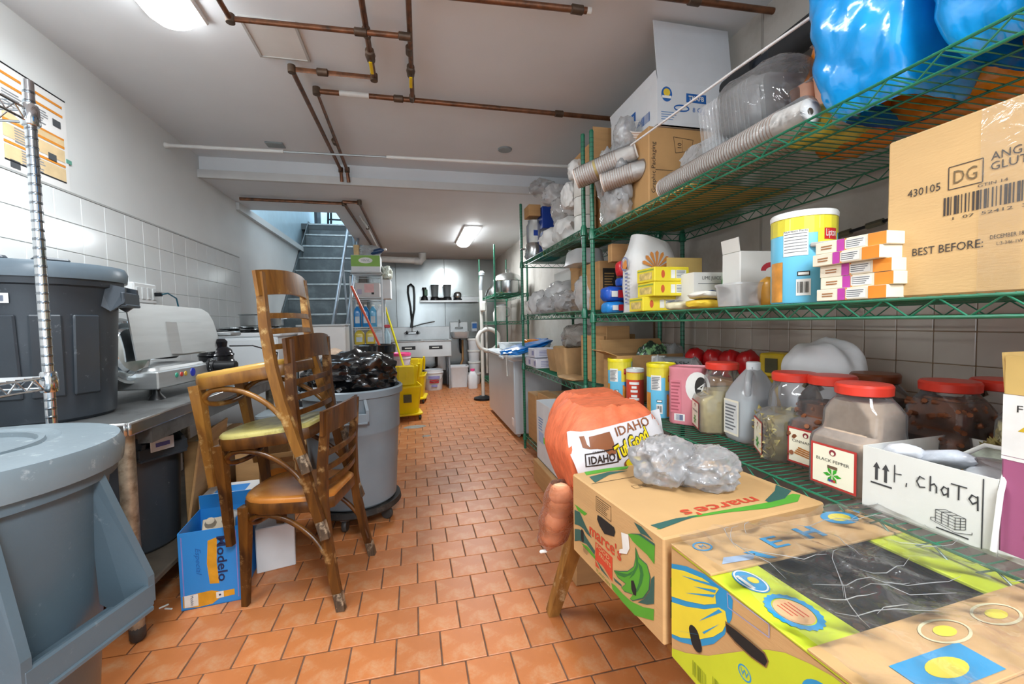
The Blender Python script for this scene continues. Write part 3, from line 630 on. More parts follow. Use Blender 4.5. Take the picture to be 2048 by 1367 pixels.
# ------------------------------------------------------------------ stacked chairs
oak = wood('chair_wood', '3a2110', '6f4519', 'a27f52', 1.0, .3, .585)
oak2 = wood('light_chair_wood', '6d451c', '97682b', 'c2a26a', 1.0, .35, .58)
def chair(label, padmat, fm, worn, loc, tilt=0, rz=-11.6, thick=.022):
    c = thing('dining_chair', label, 'chair', loc, group='stacked dining chairs', rot=(0, R(-tilt), R(rz)))
    sq = [(.5, -.5), (.5, .5), (-.5, .5), (-.5, -.5)]
    for s_ in (-1, 1):
        b = MB(); b.tube([(-.195, s_*.158, 0), (-.19, s_*.15, .22), (-.185, s_*.145, .43)], [.026, .034, .044], prof=sq, up=(1, 0, 0)); b.build('front_leg', fm, c)
        b = MB(); b.tube([(.235, s_*.215, 0), (.205, s_*.205, .14), (.178, s_*.195, .3), (.165, s_*.188, .45), (.168, s_*.184, .62), (.19, s_*.18, .84)], [.03, .034, .036, .036, .034, .028], prof=[(.55, -.4), (.55, .4), (-.55, .4), (-.55, -.4)], up=(1, 0, 0)); p = b.build('rear_post', fm, c, 50)
        b = MB(); b.tube([(.2355, s_*.2155, .002), (.222, s_*.2105, .075)], .0325, prof=[(.55, -.42), (.55, .42), (-.55, .42), (-.55, -.42)], up=(1, 0, 0)); b.build('worn_foot', worn, p)
    def bow(y, x0, a): return x0+a*(1-(y/.21)**2)
    b = MB(); b.loft([[Vector((bow(y, .172, .035)+dx, y, z+.012*(1-(y/.21)**2))) for dx, z in ((0, .742), (.014, .742), (.018, .845), (.004, .845))] for y in [-.21+.42*i/12 for i in range(13)]]); b.build('top_rail', fm, c, 40)
    for z in (.53, .595, .66):
        b = MB(); b.loft([[Vector((bow(y, .158+(z-.5)*.06, .03)+dx, y, z+dz)) for dx, dz in ((0, -.011), (.012, -.011), (.012, .011), (0, .011))] for y in [-.18+.36*i/10 for i in range(11)]]); b.build('back_slat', fm, c, 40)
    def outline(k):
        p = []
        for i in range(28):
            a = 2*pi*i/28; x = -.215*cos(a); y = (.2-.035*cos(a)*-1)*sin(a) if 0 else (.192-.012*x/.2)*sin(a)
            q = 3.2; f = (abs(cos(a))**q+abs(sin(a))**q)**(-1/q); p.append((max(-.22, min(.19, x*f))*k, y*f*k*.98))
        return p
    b = MB(); b.loft([[Vector((x, y, z)) for x, y in outline(k)] for z, k in ((.408, .99), (.412, 1.0), (.45, 1.0), (.456, .985))]); b.build('seat_frame', fm, c, 40)
    b = MB(); b.loft([[Vector((x, y, z)) for x, y in outline(k)] for z, k in ((.455, .985), (.455+thick*.5, .985), (.455+thick*.9, .95), (.455+thick, .84))]); b.build('seat_pad', padmat, c, 50)
    path = [(.222, -.2, .10), (.19, -.2, .2), (.12, -.188, .3), (.02, -.178, .372), (-.09, -.168, .4), (-.155, -.152, .378), (-.168, -.13, .35), (-.165, -.08, .335), (-.16, 0, .33)]
    pts = [Vector(p) for p in path]; pts += [Vector((p.x, -p.y, p.z)) for p in reversed(pts[:-1])]
    sm = []
    for i in range(len(pts)-1):
        p0, p1, p2, p3 = pts[max(i-1, 0)], pts[i], pts[i+1], pts[min(i+2, len(pts)-1)]
        for k in range(4):
            u = k/4; sm.append(.5*((2*p1)+(p2-p0)*u+(2*p0-5*p1+4*p2-p3)*u*u+(3*p1-p0-3*p2+p3)*u**3))
    sm.append(pts[-1]); b = MB(); b.tube(sm, .0115, 8); b.build('bentwood_brace', fm, c, 60)
    return c
worn = wood('scuffed_foot', '2a2622', '6b5540', 'a8967e', 2, .5, .5)
CH = Vector((-.52, 2.12, 0))
chair('dark wooden chair with an orange seat at the bottom of the chair stack', M('orange_vinyl', 'c07a35', .3, var=.14, scale=9, dirt='d8a05e', dscale=6), oak, worn, CH)
chair('dark wooden chair with a pale yellow seat in the middle of the chair stack', M('yellow_vinyl', 'c8bd72', .35, var=.08, scale=9, dirt='8d7a3d', dscale=14), oak, worn, CH+Vector((-.045, -.005, .293)), 6, -12)
chair('worn light brown wooden chair on top of the chair stack', M('ochre_vinyl', 'b48a3c', .35, var=.12, scale=9), oak2, worn, CH+Vector((-.10, -.005, .565)), 9, -12.5)
# ------------------------------------------------------------------ grey can on a dolly with black bags
gc = round_bin('trash_can', 'big round grey trash can with a black bag on a wheeled dolly beside the chairs', (-.385, 2.80, .125), .288, .245, .70, greyp, None, (R(-85), R(95)), (.09, .135, .03), band=.44, hollow=True)
t = thing('can_dolly', 'black round dolly with casters under the big grey trash can', 'dolly', (-.385, 2.80, 0))
b = MB(); b.lathe([(.2, .085), (.265, .085), (.275, .095), (.27, .125), (.262, .125), (.25, .121), (.1, .121)], 40); b.build('platform', M('dirty_black', '2b2927', .6, var=.3, dirt='5b544b', dscale=10), t, 40)
for k in range(5):
    a = R(-100+72*k); x, y = .215*cos(a), .215*sin(a)
    b = MB(); b.lathe([(.012, -.014), (.034, -.013), (.038, -.006), (.038, .006), (.034, .013), (.012, .014)], 18, T=TR((x, y, .038), rx=pi/2, rz=a)); cs = b.build('caster', M('caster_rubber', '3a3937', .5), t, 40)
    b = MB(); b.box((x, y, .078), (.05, .05, .02), .004); b.build('caster_fork', M('caster_steel', '8a8a86', .4, metal=.8), cs)
bagm = M('black_bag_film', '0e0f11', .16, var=.2, bump=.7, bscale=14, spec=.8)
o = blob((0, 0, 0), (.52, .48, .27), 3, .25, .5, 5, 2.6, 1.9, True, 3.0).build('garbage_bag', bagm, None, 40); o.location = (-.40, 2.80, .755); tag(o, 'shiny black garbage bag bulging out of the big grey trash can', 'bag')
o = blob((0, 0, 0), (.2, .2, .14), 9, .3, .25, 4, 2.2, 2.5, True, 6).build('garbage_bag', bagm, None, 40); o.location = (-.235, 2.93, .86); tag(o, 'knotted tail of black garbage bag on the far rim of the big grey can', 'bag')
o = blob((0, 0, 0), (.2, .14, .09), 6, .3, .3, 4).build('paper_scrap', M('crumpled_kraft', 'b7a08c', .7, var=.15, bump=.5), None, 40); o.location = (-.50, 3.0, .945); o.rotation_euler = (R(20), R(25), .3); tag(o, 'crumpled brown and violet wrapper on the black garbage bag', 'wrapper')
b = MB(); b.box((0, 0, 0), (.07, .003, .035), .001); q = b.build('violet_print', M('violet_print', '4a4f98', .5), o); q.location = (-.02, -.072, .045); q.rotation_euler = (0, 0, 0)
# dark slim can behind, orange handle standing in it
o = round_bin('slim_trash_can', 'slim dark grey trash can lined with a black bag behind the big grey can', (-.40, 4.72, 0), .185, .15, .98, darkp, None, (), hollow=True)
b = MB(); b.lathe([(.19, .90), (.205, .91), (.206, .985), (.19, .992), (.17, .985), (.165, .9)], 32, wob=.008); b.build('bag_liner', bagm, o, 40)
t = thing('mop_stick', 'orange red mop handle standing in the slim dark trash can', 'handle', at(757, 686, Y=4.72))
v = at(703, 572, Y=4.78)-at(757, 686, Y=4.72)
b = MB(); b.tube([-v*.6, v*.5], .012, 8); b.tube([v*.5, v], .0135, 8); b.build('pole', M('orange_red_pole', 'd2573a', .35), t, 40)
b = MB(); b.tube([-v*.75, -v*.6], .016, 8); b.build('ferrule', whitep, t)
# ------------------------------------------------------------------ boxes and clutter round the chairs
blue = M('beer_box_blue', '2f8ad6', .35, var=.04, scale=4); gold = M('gold_print', 'd79a2b', .35, var=.15, scale=20); wpr = M('white_print', 'e4e4de', .5)
c = carton('beer_carton', 'open blue beer carton with a bottle picture on the floor beside the chair stack', (-.90, 2.17, 0), (.225, .26, .335), R(6), blue, open_=True, t=.003, flaps=(('+y', .07, -10),))
F = face('-y', (.225, .26, .335)); navy = M('navy_print', '1c2b52', .45)
patch(c, F, [(.03, -.075), (-.005, -.07), (-.012, .02), (-.005, .12), (.03, .13), (.024, .02)], gold, 'gold_ribbon', u=-.0)
text(c, F, 'Modelo', .036, navy, .045, .032, -pi/2, w=.2, bold=.02)
text(c, F, 'Especial', .02, M('script_blue', '1f62ad', .45), -.045, .035, -pi/2, w=.12, shear=.4)
patch(c, F, [(-.105, -.155), (-.105, -.105), (-.05, -.102), (.0, -.1), (.03, -.112), (.085, -.112), (.085, -.138), (.03, -.14), (.0, -.16), (-.05, -.163)], gold, 'bottle_picture')
patch(c, F, rect(.05, .052, -.075, -.13), wpr, 'bottle_label', off=.001); text(c, F, 'Modelo', .011, navy, -.072, -.13, -pi/2, w=.045, off=.0016)
patch(c, F, rect(.028, .028, .03, -.126), wpr, 'neck_label', off=.001); patch(c, F, oval(.009, .009, .03, -.126), navy, 'neck_seal', off=.0015)
for x in (.1, -.1): patch(c, F, rect(.004, .3, x, .0), M('violet_line', '8a84c9', .5), 'violet_line')
F2 = face('-x', (.225, .26, .335)); patch(c, F2, oval(.14, .16, 0, .07), gold, 'gold_seal')
for k, (x, y, a, lab) in enumerate(((-.03, .02, 20, 'egg carton cardboard piece inside the blue beer carton'), (.05, -.03, -30, 'white plastic spoon like scrap inside the blue beer carton'))):
    if k == 0:
        b = MB(); b.box((0, 0, 0), (.13, .17, .012), .003)
        for i in range(2):
            for j in range(3): b.lathe([(.025, 0), (.018, .025), (.008, .03)], 10, (-.033+i*.066, -.055+j*.055, .005))
        o = b.build('egg_tray', M('grey_pulp', 'a79a87', .9, var=.15), None, 40)['x'] if 0 else b.build('egg_tray', M('grey_pulp', 'a79a87', .9, var=.15), None, 40)
        o.location = (-.91, 2.19, .25); o.rotation_euler = (R(35), 0, .3)
    else:
        b = MB(); b.tube([(0, 0, 0), (.03, 0, .09), (.05, .01, .13)], [.008, .009, .016], 8); o = b.build('plastic_spoon', wpr, None, 50); o.location = (-.86, 2.12, .24)
    tag(o, lab, 'tray' if k == 0 else 'spoon')
cb = CARD()
c = carton('blue_carton', 'white and blue carton lying behind the blue beer carton', (-.95, 2.47, 0), (.24, .2, .36), R(4), M('box_white', 'd9dbdc', .55, var=.03))
patch(c, face('-y', (.24, .2, .36)), rect(.23, .08, 0, -.06), blue, 'blue_band'); patch(c, face('+z', (.24, .2, .36)), rect(.14, .1), blue, 'blue_panel')
patch(c, face('-y', (.24, .2, .36)), rect(.08, .05, -.05, .1), M('blue_label', '4b7fc0', .5), 'label')
c = carton('floor_carton', 'plain white carton on the floor under the stacked chairs', (-.74, 2.44, 0), (.17, .36, .22), R(14), M('box_white', 'd9dbdc', .55, var=.03))
patch(c, face('+x', (.17, .36, .22)), rect(.18, .1, -.02, .02), M('grey_print', 'a0a4a8', .6), 'grey_print')
for x, y, z, d, rz, lab in ((-1.12, 2.72, .19, (.16, .4, .42), 3, 'brown carton standing under the end of the steel table'), (-.90, 2.78, 0, (.16, .3, .52), -8, 'tall folded brown carton behind the chair stack'), (-.74, 3.40, 0, (.46, .4, .36), 6, 'big brown carton on the floor beyond the chair stack')):
    carton('brown_carton', lab, (x, y, z), d, R(rz), cb, tape='y')
b = MB(); b.box((0, 0, .25), (.012, .42, .5), .002); o = b.build('cardboard_sheet', cb); o.location = (-1.12, 2.52, .19); o.rotation_euler = (0, R(9), R(6)); tag(o, 'flat cardboard sheet leaning against the steel table leg', 'cardboard')
t = thing('black_crate', 'black plastic crate with rounded corners beyond the chair stack', 'crate', (-.74, 3.40, .362), R(5))
b = MB(); outer = rrect(.42, .34, .06); b.loft([[Vector((x*k, y*k, z)) for x, y in outer] for z, k in ((0, .9), (.24, 1), (.25, 1.04), (.26, 1.04), (.26, .98), (.03, .88))]); b.build('body', black, t, 40)
b = MB(); b.tube([(.22, -.08, .15), (.235, -.07, .2), (.235, .07, .2), (.22, .08, .15)], .009, 8); b.build('handle', black, t)
t = thing('grey_tub', 'pale grey plastic tub with a lid behind the chair stack', 'tub', (-.84, 3.06, .472)); b = MB(); b.loft([[Vector((x*k, y*k, z)) for x, y in rrect(.3, .22, .04)] for z, k in ((0, .88), (.15, 1))]); b.build('body', M('pale_grey_tub', 'a8b2b8', .4), t, 40)
b = MB(); b.loft([[Vector((x*k, y*k, z)) for x, y in rrect(.32, .24, .045)] for z, k in ((.15, 1), (.165, 1), (.17, .95))]); b.build('lid', M('tub_lid', '8b969c', .4), t, 40)
carton('brown_carton', 'small brown carton holding up the pale grey tub', (-.84, 3.06, 0), (.28, .22, .47), R(-3), cb, tape='x')
c = carton('printed_carton', 'open carton with orange and blue print under the middle chair', (-.74, 2.50, .222), (.16, .2, .27), R(14), cb, open_=True, flaps=(('-y', .1, 60), ('+x', .1, 40)))
patch(c, face('-y', (.16, .2, .27)), oval(.09, .06, 0, .08), M('orange_print', 'e08a2c', .5), 'orange_print'); patch(c, face('-y', (.16, .2, .27)), rect(.12, .03, 0, .02), blue, 'blue_print')
# scraps on the floor
for k, (px, py, a) in enumerate(((328, 1213, 40), (337, 1218, -20))):
    p = at(px, py, Z=0); b = MB(); b.box((0, 0, .003), (.035, .008, .006), .002); o = b.build('paper_scrap', wpr); o.location = p; o.rotation_euler.z = R(a); tag(o, ('thin white scrap on the floor near the table leg', 'second thin white scrap crossing the first by the table leg')[k], 'scrap')
# ------------------------------------------------------------------ chrome rack at the very left
chrome = M('chrome_wire', 'c9ced2', .12, metal=1, var=.05)
t = thing('chrome_rack', 'chrome wire rack post with shelf corners beside the lidded bins', 'rack', (-1.03, 1.49, 0))
b = MB(); b.tube([(0, 0, 0), (0, 0, 1.90)], .0127, 12); po = b.build('post', chrome, t, 40)
b = MB()
for k in range(72): b.lathe([(.0127, .06+k*.0254), (.0134, .062+k*.0254), (.0134, .066+k*.0254), (.0127, .068+k*.0254)], 12)
b.build('groove_ring', M('chrome_groove', '8d949a', .2, metal=1), po, 40)['kind'] = 'stuff'
for z in (1.81, 1.06):
    sh = MB(); sh.lathe([(.018, z-.035), (.021, z-.03), (.019, z+.02), (.016, z+.025)], 12); cl = sh.build('collar', chrome, t, 40)
    b = MB()
    for zz in (z+.008, z-.024): b.tube([(-.02, 0, zz), (-.46, -.0, zz)], .0035, 6); b.tube([(0, -.02, zz), (0, -.5, zz)], .0035, 6)
    zig = [(-.02-.0275*i, 0, z+.006 if i % 2 else z-.022) for i in range(17)]; b.tube(zig, .0025, 6)
    zig = [(0, -.02-.0275*i, z+.006 if i % 2 else z-.022) for i in range(18)]; b.tube(zig, .0025, 6); b.build('shelf_rim', chrome, t, 50)['kind'] = 'stuff'
    b = MB()
    for i in range(1, 18): b.tube([(0, -.026*i, z+.012), (-.46, -.026*i, z+.012)], .0018, 5)
    b.build('deck_wire', chrome, t)['kind'] = 'stuff'
for x, y in ((-.46, 0), (0, -.5), (-.46, -.5)):
    if y == 0: b = MB(); b.tube([(x, y, 0), (x, y, 1.9)], .0127, 10); b.build('post', chrome, t, 40)
# ------------------------------------------------------------------ green wire racks
green = M('green_epoxy_wire', '1f6b4f', .3, var=.14, scale=25, spec=.6)
def wire_rack(label, x0, x1, y0, y1, zs, ztop, step=.0254):
    t = thing('wire_rack', label, 'rack', (x0, y0, 0), group='green wire racks'); W, L = x1-x0, y1-y0
    for x, y in ((0, 0), (0, L), (W, 0), (W, L)):
        b = MB(); b.tube([(x, y, 0), (x, y, ztop)], .0125, 12); b.lathe([(.0125, ztop), (.0135, ztop+.001), (.011, ztop+.012), (.002, ztop+.014)], 12, (x, y, 0)); po = b.build('post', green, t, 40)
        b = MB()
        for k in range(int(ztop/.0254)-1): z = .03+k*.0254; b.lathe([(.0125, z), (.0131, z+.002), (.0131, z+.004), (.0125, z+.006)], 10, (x, y, 0), caps=False)
        b.build('groove_ring', M('green_groove', '174f3b', .4), po, 40)['kind'] = 'stuff'
        for z in zs:
            b = MB(); b.lathe([(.0135, z-.05), (.021, z-.046), (.018, z+.0), (.0135, z+.012)], 12, (x, y, 0)); b.build('collar', green, po, 40)
    for z in zs:
        top, low = z-.004, z-.042
        b = MB()
        for zz, r in ((top, .0036), (low, .0036)):
            b.tube([(0, 0, zz), (0, L, zz)], r, 8); b.tube([(W, 0, zz), (W, L, zz)], r, 8); b.tube([(0, 0, zz), (W, 0, zz)], r, 8); b.tube([(0, L, zz), (W, L, zz)], r, 8)
        sh = b.build('shelf', green, t, 40); sh['kind'] = 'stuff'
        b = MB()
        for a, v, n in (((0, 0), (0, 1), L), ((W, 0), (0, 1), L), ((0, 0), (1, 0), W), ((0, L), (1, 0), W)):
            k = int(n/.05); st_ = (n-.04)/k
            b.tube([(a[0]+v[0]*(.02+i*st_), a[1]+v[1]*(.02+i*st_), (top if i % 2 else low)) for i in range(k+1)], .0024, 6)
        b.build('truss_wire', green, sh, 40)['kind'] = 'stuff'
        b = MB(); n = int(L/step)
        for i in range(1, n): b.tube([(0, i*L/n, z-.001), (W, i*L/n, z-.001)], .0017, 5)
        for i in range(1, 4): b.tube([(W*i/4, 0, z-.005), (W*i/4, L, z-.005)], .0028, 6)
        b.build('deck_wire', green, sh, 40)['kind'] = 'stuff'
    return t
ZA = (.745, 1.235, 1.705); ZB = (.13, .80, 1.262, 1.75)
wire_rack('long green wire rack nearest the camera with jars, cartons and cups on its shelves', 1.0, 1.575, .36, 2.262, (.13,)+ZA, 2.25)
wire_rack('green wire rack behind the near one with paper bags and plastic wrapped stacks', 1.0, 1.5, 2.385, 3.87, ZB, 2.28)
wire_rack('green wire rack beyond the chest freezer with steel pots on it', 1.1, 1.56, 5.75, 7.12, (.3, 1.215, 1.60), 2.25)
# ------------------------------------------------------------------ chest freezer
t = thing('chest_freezer', 'long pale grey chest freezer with a white lid below the racks', 'freezer', (1.24, 4.955, 0))
fz = M('freezer_side', 'c3c8cc', .3, var=.03, scale=3)
b = MB(); b.box((0, 0, .42), (.52, 1.5, .76), .012); b.build('body', fz, t, 40)
b = MB(); b.box((0, 0, .822), (.54, 1.52, .05), .016); b.build('lid', wen, t, 40)
b = MB(); b.box((-.275, -.2, .80), (.02, .22, .03), .006); b.build('handle', wen, t)
b = MB(); b.box((-.26, -.68, .16), (.006, .09, .08), .002); b.build('rating_plate', M('plate_white', 'e8e8e8', .4), t)
for x in (-.2, .2):
    for y in (-.66, .66): b = MB(); b.lathe([(.012, -.02), (.022, -.018), (.022, .018), (.012, .02)], 14, T=TR((x, y, .022), rx=pi/2)); b.build('caster', wpr, t, 40)
b = MB(); b.tube([(-.262, -.5, .85), (-.278, -.5, .82), (-.274, -.49, .7), (-.272, -.5, .62)], .008, 6); tag(b.build('white_strap', wpr, None, 50), 'thin white strap hanging over the freezer edge', 'strap').location = (1.24, 4.955, 0)
t = thing('blue_tray', 'pale blue plastic tray on the chest freezer', 'tray', (1.30, 4.75, .848))
b = MB(); b.loft([[Vector((x*k, y*k, z)) for x, y in rrect(.38, .5, .05)] for z, k in ((0, .9), (.09, 1), (.1, 1.05), (.105, 1.05), (.1, 1.0), (.012, .89))]); b.build('body', M('pale_blue_plastic', 'aebfc6', .35), t, 40)
t = thing('blue_tray', 'white plastic tray farther along the chest freezer', 'tray', (1.28, 5.34, .848)); b = MB(); b.loft([[Vector((x*k, y*k, z)) for x, y in rrect(.38, .5, .05)] for z, k in ((0, .9), (.07, 1), (.08, 1.05), (.085, 1.05), (.08, 1.0), (.012, .89))]); b.build('body', wen, t, 40)
# pots and jugs on the far rack
alu = M('dull_aluminium', 'c2c5c4', .22, metal=1, var=.06)
t = thing('stock_pot', 'big shiny dome lidded steel pot on the rack beyond the freezer', 'pot', (1.33, 5.95, 1.605)); b = MB(); b.lathe([(.2, 0), (.21, .02), (.21, .17), (.222, .178)], 32); b.build('body', alu, t, 35); b = MB(); b.lathe([(.222, .179), (.21, .2), (.16, .26), (.08, .295), (.015, .305)], 32); b.build('lid', alu, t, 50); b = MB(); b.tube([(-.03, 0, .305), (-.03, 0, .34), (.03, 0, .34), (.03, 0, .305)], .007, 8); b.build('knob', alu, t)
t = thing('steel_bowl', 'steel mixing bowl upside down behind the dome lidded pot', 'bowl', (1.32, 6.55, 1.605)); b = MB(); b.lathe([(.22, 0), (.225, .006), (.2, .09), (.13, .17), (.05, .195), (.01, .196)], 32); b.build('body', alu, t, 50)
t = thing('stand_mixer', 'cream coloured standing dough machine with a round bowl on the far rack side', 'mixer', (1.03, 6.55, 0))
crm = M('cream_enamel', 'd4d2cb', .35, var=.05)
b = MB(); b.lathe([(.15, 0), (.15, .03), (.06, .06)], 20); b.build('base', dkm, t, 40)
b = MB(); b.tube([(0, 0, .05), (0, 0, 1.72)], .028, 10); b.build('column', crm, t, 40)
b = MB(); b.tube([(.09, .1, .4), (.09, .1, 1.6)], .018, 10); b.build('side_rod', crm, t, 40)
b = MB(); b.tube([(0, 0, 1.7), (.0, 0, 1.78), (.02, .0, 1.95)], .03, 10); b.lathe([(.045, 1.93), (.05, 1.97), (.02, 2.0)], 14, (.02, 0, 0)); b.build('head', M('grey_head', '8a8f91', .4), t, 40)
b = MB(); b.tube([(.1+.17*cos(2*pi*i/24), .0, .93+.17*sin(2*pi*i/24)) for i in range(24)], .035, 8, closed=True); b.build('bowl_ring', crm, t, 50)
b = MB(); b.box((.02, -.05, 1.45), (.09, .07, .16), .02); b.build('switch_box', crm, t)
for k, (y, r, h, lab, m) in enumerate(((5.85, .06, .2, 'white plastic tub on the middle shelf of the far rack', wpr), (6.05, .055, .24, 'clear pitcher beside the white tub on the far rack', None), (6.25, .055, .22, 'second clear pitcher farther back on the far rack', None))):
    t = thing('pitcher' if m is None else 'plastic_tub', lab, 'pitcher' if m is None else 'tub', (1.2+.05*k, y, 1.217)); b = MB(); b.lathe([(r*1.0, 0), (r*1.05, .01), (r*1.2, h), (r*1.24, h+.004), (r*1.15, h), (r, .015)], 22); b.build('body', m or film('clear_tub', (.9, .93, .95), .3, .1, 0), t, 40)
    b = MB(); b.tube([(r*1.15, 0, h*.85), (r*1.9, 0, h*.8), (r*1.9, 0, h*.35), (r*1.1, 0, h*.3)], .008, 8) if m is None else b.lathe([(r*1.24, h), (r*1.24, h+.015), (.01, h+.018)], 22); b.build('handle' if m is None else 'lid', film('clear_tub', (.9, .93, .95), .3, .1, 0) if m is None else wpr, t, 40)
t = thing('spray_bottle', 'small white squeeze bottle on the far rack beside the pitchers', 'bottle', (1.14, 5.98, 1.217)); b = MB(); b.lathe([(.03, 0), (.032, .01), (.032, .12), (.014, .15), (.012, .16)], 14); b.build('body', wpr, t, 40); b = MB(); b.lathe([(.014, .16), (.012, .18), (.004, .21)], 12); b.build('nozzle', wpr, t, 40)
# ------------------------------------------------------------------ sinks along the back wall
sinkm = M('sink_steel', 'c6c9c9', .35, metal=.55, var=.07, scale=4, bump=.03, bscale=50)
sk = thing('double_sink', 'stainless double sink with two black name plates under the spray faucet', 'sink', (.14, 8.15, 0))
sw, sd = 1.04, .68
for x in (-.26, .26):
    b = MB(); b.loft([[Vector((x+px_*k, py_*k, z)) for px_, py_ in rrect(.5, .58, .05)] for z, k in ((.6, .92), (.62, .98), (.88, 1), (.885, 1), (.87, .95), (.64, .93))]); b.build('basin', sinkm, sk, 40)
b = MB(); b.box((0, -.31, .74), (sw, .012, .28), .004); b.build('front_apron', sinkm, sk)
b = MB()
for q in ((0, -.315, sw+.02, .05), (0, .3, sw+.02, .06), (-sw/2, 0, .04, .62), (0, 0, .05, .6), (sw/2, 0, .04, .62)): b.box((q[0], q[1], .892), (q[2], q[3], .018), .006)
b.build('rim', sinkm, sk, 40)['kind'] = 'stuff'
b = MB(); b.box((-.73, 0, .885), (.44, .64, .02), .006); b.build('drainboard', sinkm, sk)
b = MB(); b.box((-.2, .335, 1.02), (1.5, .02, .25), .006); b.build('backsplash', sinkm, sk)
for x in (-.9, -.48, .48):
    for y in (-.27, .27): b = MB(); b.tube([(x, y, 0), (x, y, .62)], .02, 10); b.build('leg', galv, sk, 40)
for x, s_ in ((-.24, 'WASH'), (.24, 'SANITIZE')):
    b = MB(); b.box((x, -.318, .77), (.24, .006, .065), .002); pl = b.build('name_plate', M('name_plate_black', '18191b', .4), sk)
    lines(pl, frame((x, -.3215, .77), (1, 0, 0), (0, 0, 1)), .13, .025, 1, wpr, t=.7)
for x in (-.26, .26):
    b = MB(); b.tube([(x, 0, .6), (x, 0, .4), (x*.6, .05, .33), (x*.3, .15, .36)], .025, 10); b.build('drain_pipe', M('black_drain', '2b2d2f', .4), sk, 40)
b = MB(); b.box((.0, .02, .17), (.28, .26, .3), .02); o = b.build('grease_trap', M('dark_trap', '3a3c3e', .4)); o.location = (-.05, 8.15, 0); tag(o, 'dark steel box standing on the floor below the double sink', 'trap')
t = thing('spray_faucet', 'wall mounted faucet with a tall black sprayer hose above the double sink', 'faucet', (-.03, 8.46, 1.03))
b = MB(); b.box((0, 0, 0), (.3, .06, .05), .015); b.build('valve_body', alu, t, 40)
for x in (-.1, .1): b = MB(); b.lathe([(.025, 0), (.028, .03), (.012, .04)], 12, T=TR((x, -.03, 0), rx=pi/2)); b.box((x, -.075, .01), (.02, .02, .07), .006); b.build('tap_handle', black, t, 40)
b = MB(); b.tube([(0, 0, .02), (0, 0, .2)], .012, 10); b.build('riser', alu, t, 40)
sp = [(0, 0, .2), (-.02, 0, .5), (-.06, -.01, .78), (-.05, -.04, .9), (.0, -.07, .93), (.05, -.09, .88), (.06, -.1, .72), (.05, -.11, .45), (.02, -.11, .3), (.0, -.11, .18)]
b = MB(); b.tube(sp, .02, 10); b.build('sprayer_hose', M('black_hose', '24282a', .35, var=.2, scale=60), t, 60)
b = MB(); b.tube([(0, -.11, .22), (-.01, -.12, .1)], [.022, .03], 10); b.build('spray_head', black, t, 40)
b = MB(); b.tube([(.02, -.02, .12), (.2, -.16, .17), (.42, -.26, .21)], .011, 8); b.build('spout', alu, t, 40)
b = MB(); b.box((.72, 8.42, 1.64), (1.18, .25, .02), .004); b.box((.72, 8.30, 1.63), (1.18, .012, .04), .004); b.box((.72, 8.54, 1.69), (1.18, .012, .08), .004); tag(b.build('wall_shelf', sinkm, None, 40), 'long stainless wall shelf above the sinks', 'shelf')
for k, (x, lab) in enumerate(((.42, 'first clear blender jar with a black base on the steel wall shelf'), (.66, 'second clear blender jar with a black base on the steel wall shelf'))):
    t = thing('blender_jar', lab, 'blender', (x, 8.42, 1.65), group='blender jars on the wall shelf'); b = MB(); b.lathe([(.085, 0), (.08, .05), (.06, .07)], 18); b.build('base', black, t, 40)
    b = MB(); b.lathe([(.06, .07), (.075, .27), (.078, .28)], 18); b.build('jar', film('smoky_jar', (.45, .5, .52), .55, .1, 0), t, 40); b = MB(); b.lathe([(.08, .28), (.08, .3), (.02, .305)], 18); b.build('lid', black, t, 40)
t = thing('black_grinder', 'small black and green grinder at the end of the steel wall shelf', 'grinder', (.22, 8.42, 1.65)); b = MB(); b.lathe([(.07, 0), (.06, .06), (.03, .1), (.03, .2), (.045, .22), (.04, .25)], 16); b.build('body', black, t, 40); b = MB(); b.box((.03, -.03, .15), (.06, .02, .12), .006); b.build('green_part', M('dark_green_plastic', '3e6b4c', .4), t)
t = thing('steel_canister', 'round steel canister on a black foot on the steel wall shelf', 'canister', (.86, 8.42, 1.65)); b = MB(); b.lathe([(.09, 0), (.08, .03), (.06, .035)], 18); b.build('foot', black, t, 40); b = MB(); b.lathe([(.055, .035), (.075, .06), (.075, .13), (.05, .16), (.01, .165)], 20); b.build('body', alu, t, 50)
t = thing('black_dish', 'low black dish on the steel wall shelf between the blender jars', 'dish', (.54, 8.38, 1.65)); b = MB(); b.lathe([(.05, 0), (.07, .05), (.066, .05), (.045, .008)], 18); b.build('body', black, t, 40)
hs = thing('hand_sink', 'small wall hung stainless hand sink beside the double sink', 'sink', (.88, 8.36, .92))
b = MB(); b.loft([[Vector((x*k, y*k, z)) for x, y in rrect(.36, .36, .07)] for z, k in ((-.02, .7), (.0, .85), (.1, 1), (.115, 1.02), (.115, .9), (.02, .75))]); b.build('bowl', sinkm, hs, 40)
b = MB(); b.box((0, .17, .2), (.36, .02, .22), .01); b.build('backsplash', sinkm, hs)
b = MB(); b.box((0, .13, .19), (.16, .04, .03), .01); b.tube([(0, .12, .19), (0, .12, .3), (0, .05, .34), (0, -.02, .29)], .012, 10); b.build('faucet', alu, hs, 40)
b = MB(); b.tube([(0, 0, -.02), (0, 0, -.2), (.02, .08, -.3), (.02, .16, -.3)], .02, 10); b.build('drain_trap', black, hs, 40)
b = MB(); b.tube([(.06, .14, -.05), (.06, .14, -.45), (.0, .15, -.6)], .022, 10); b.build('drain_pipe', M('copper_drain', 'b98a5a', .4, metal=.3), hs, 40)
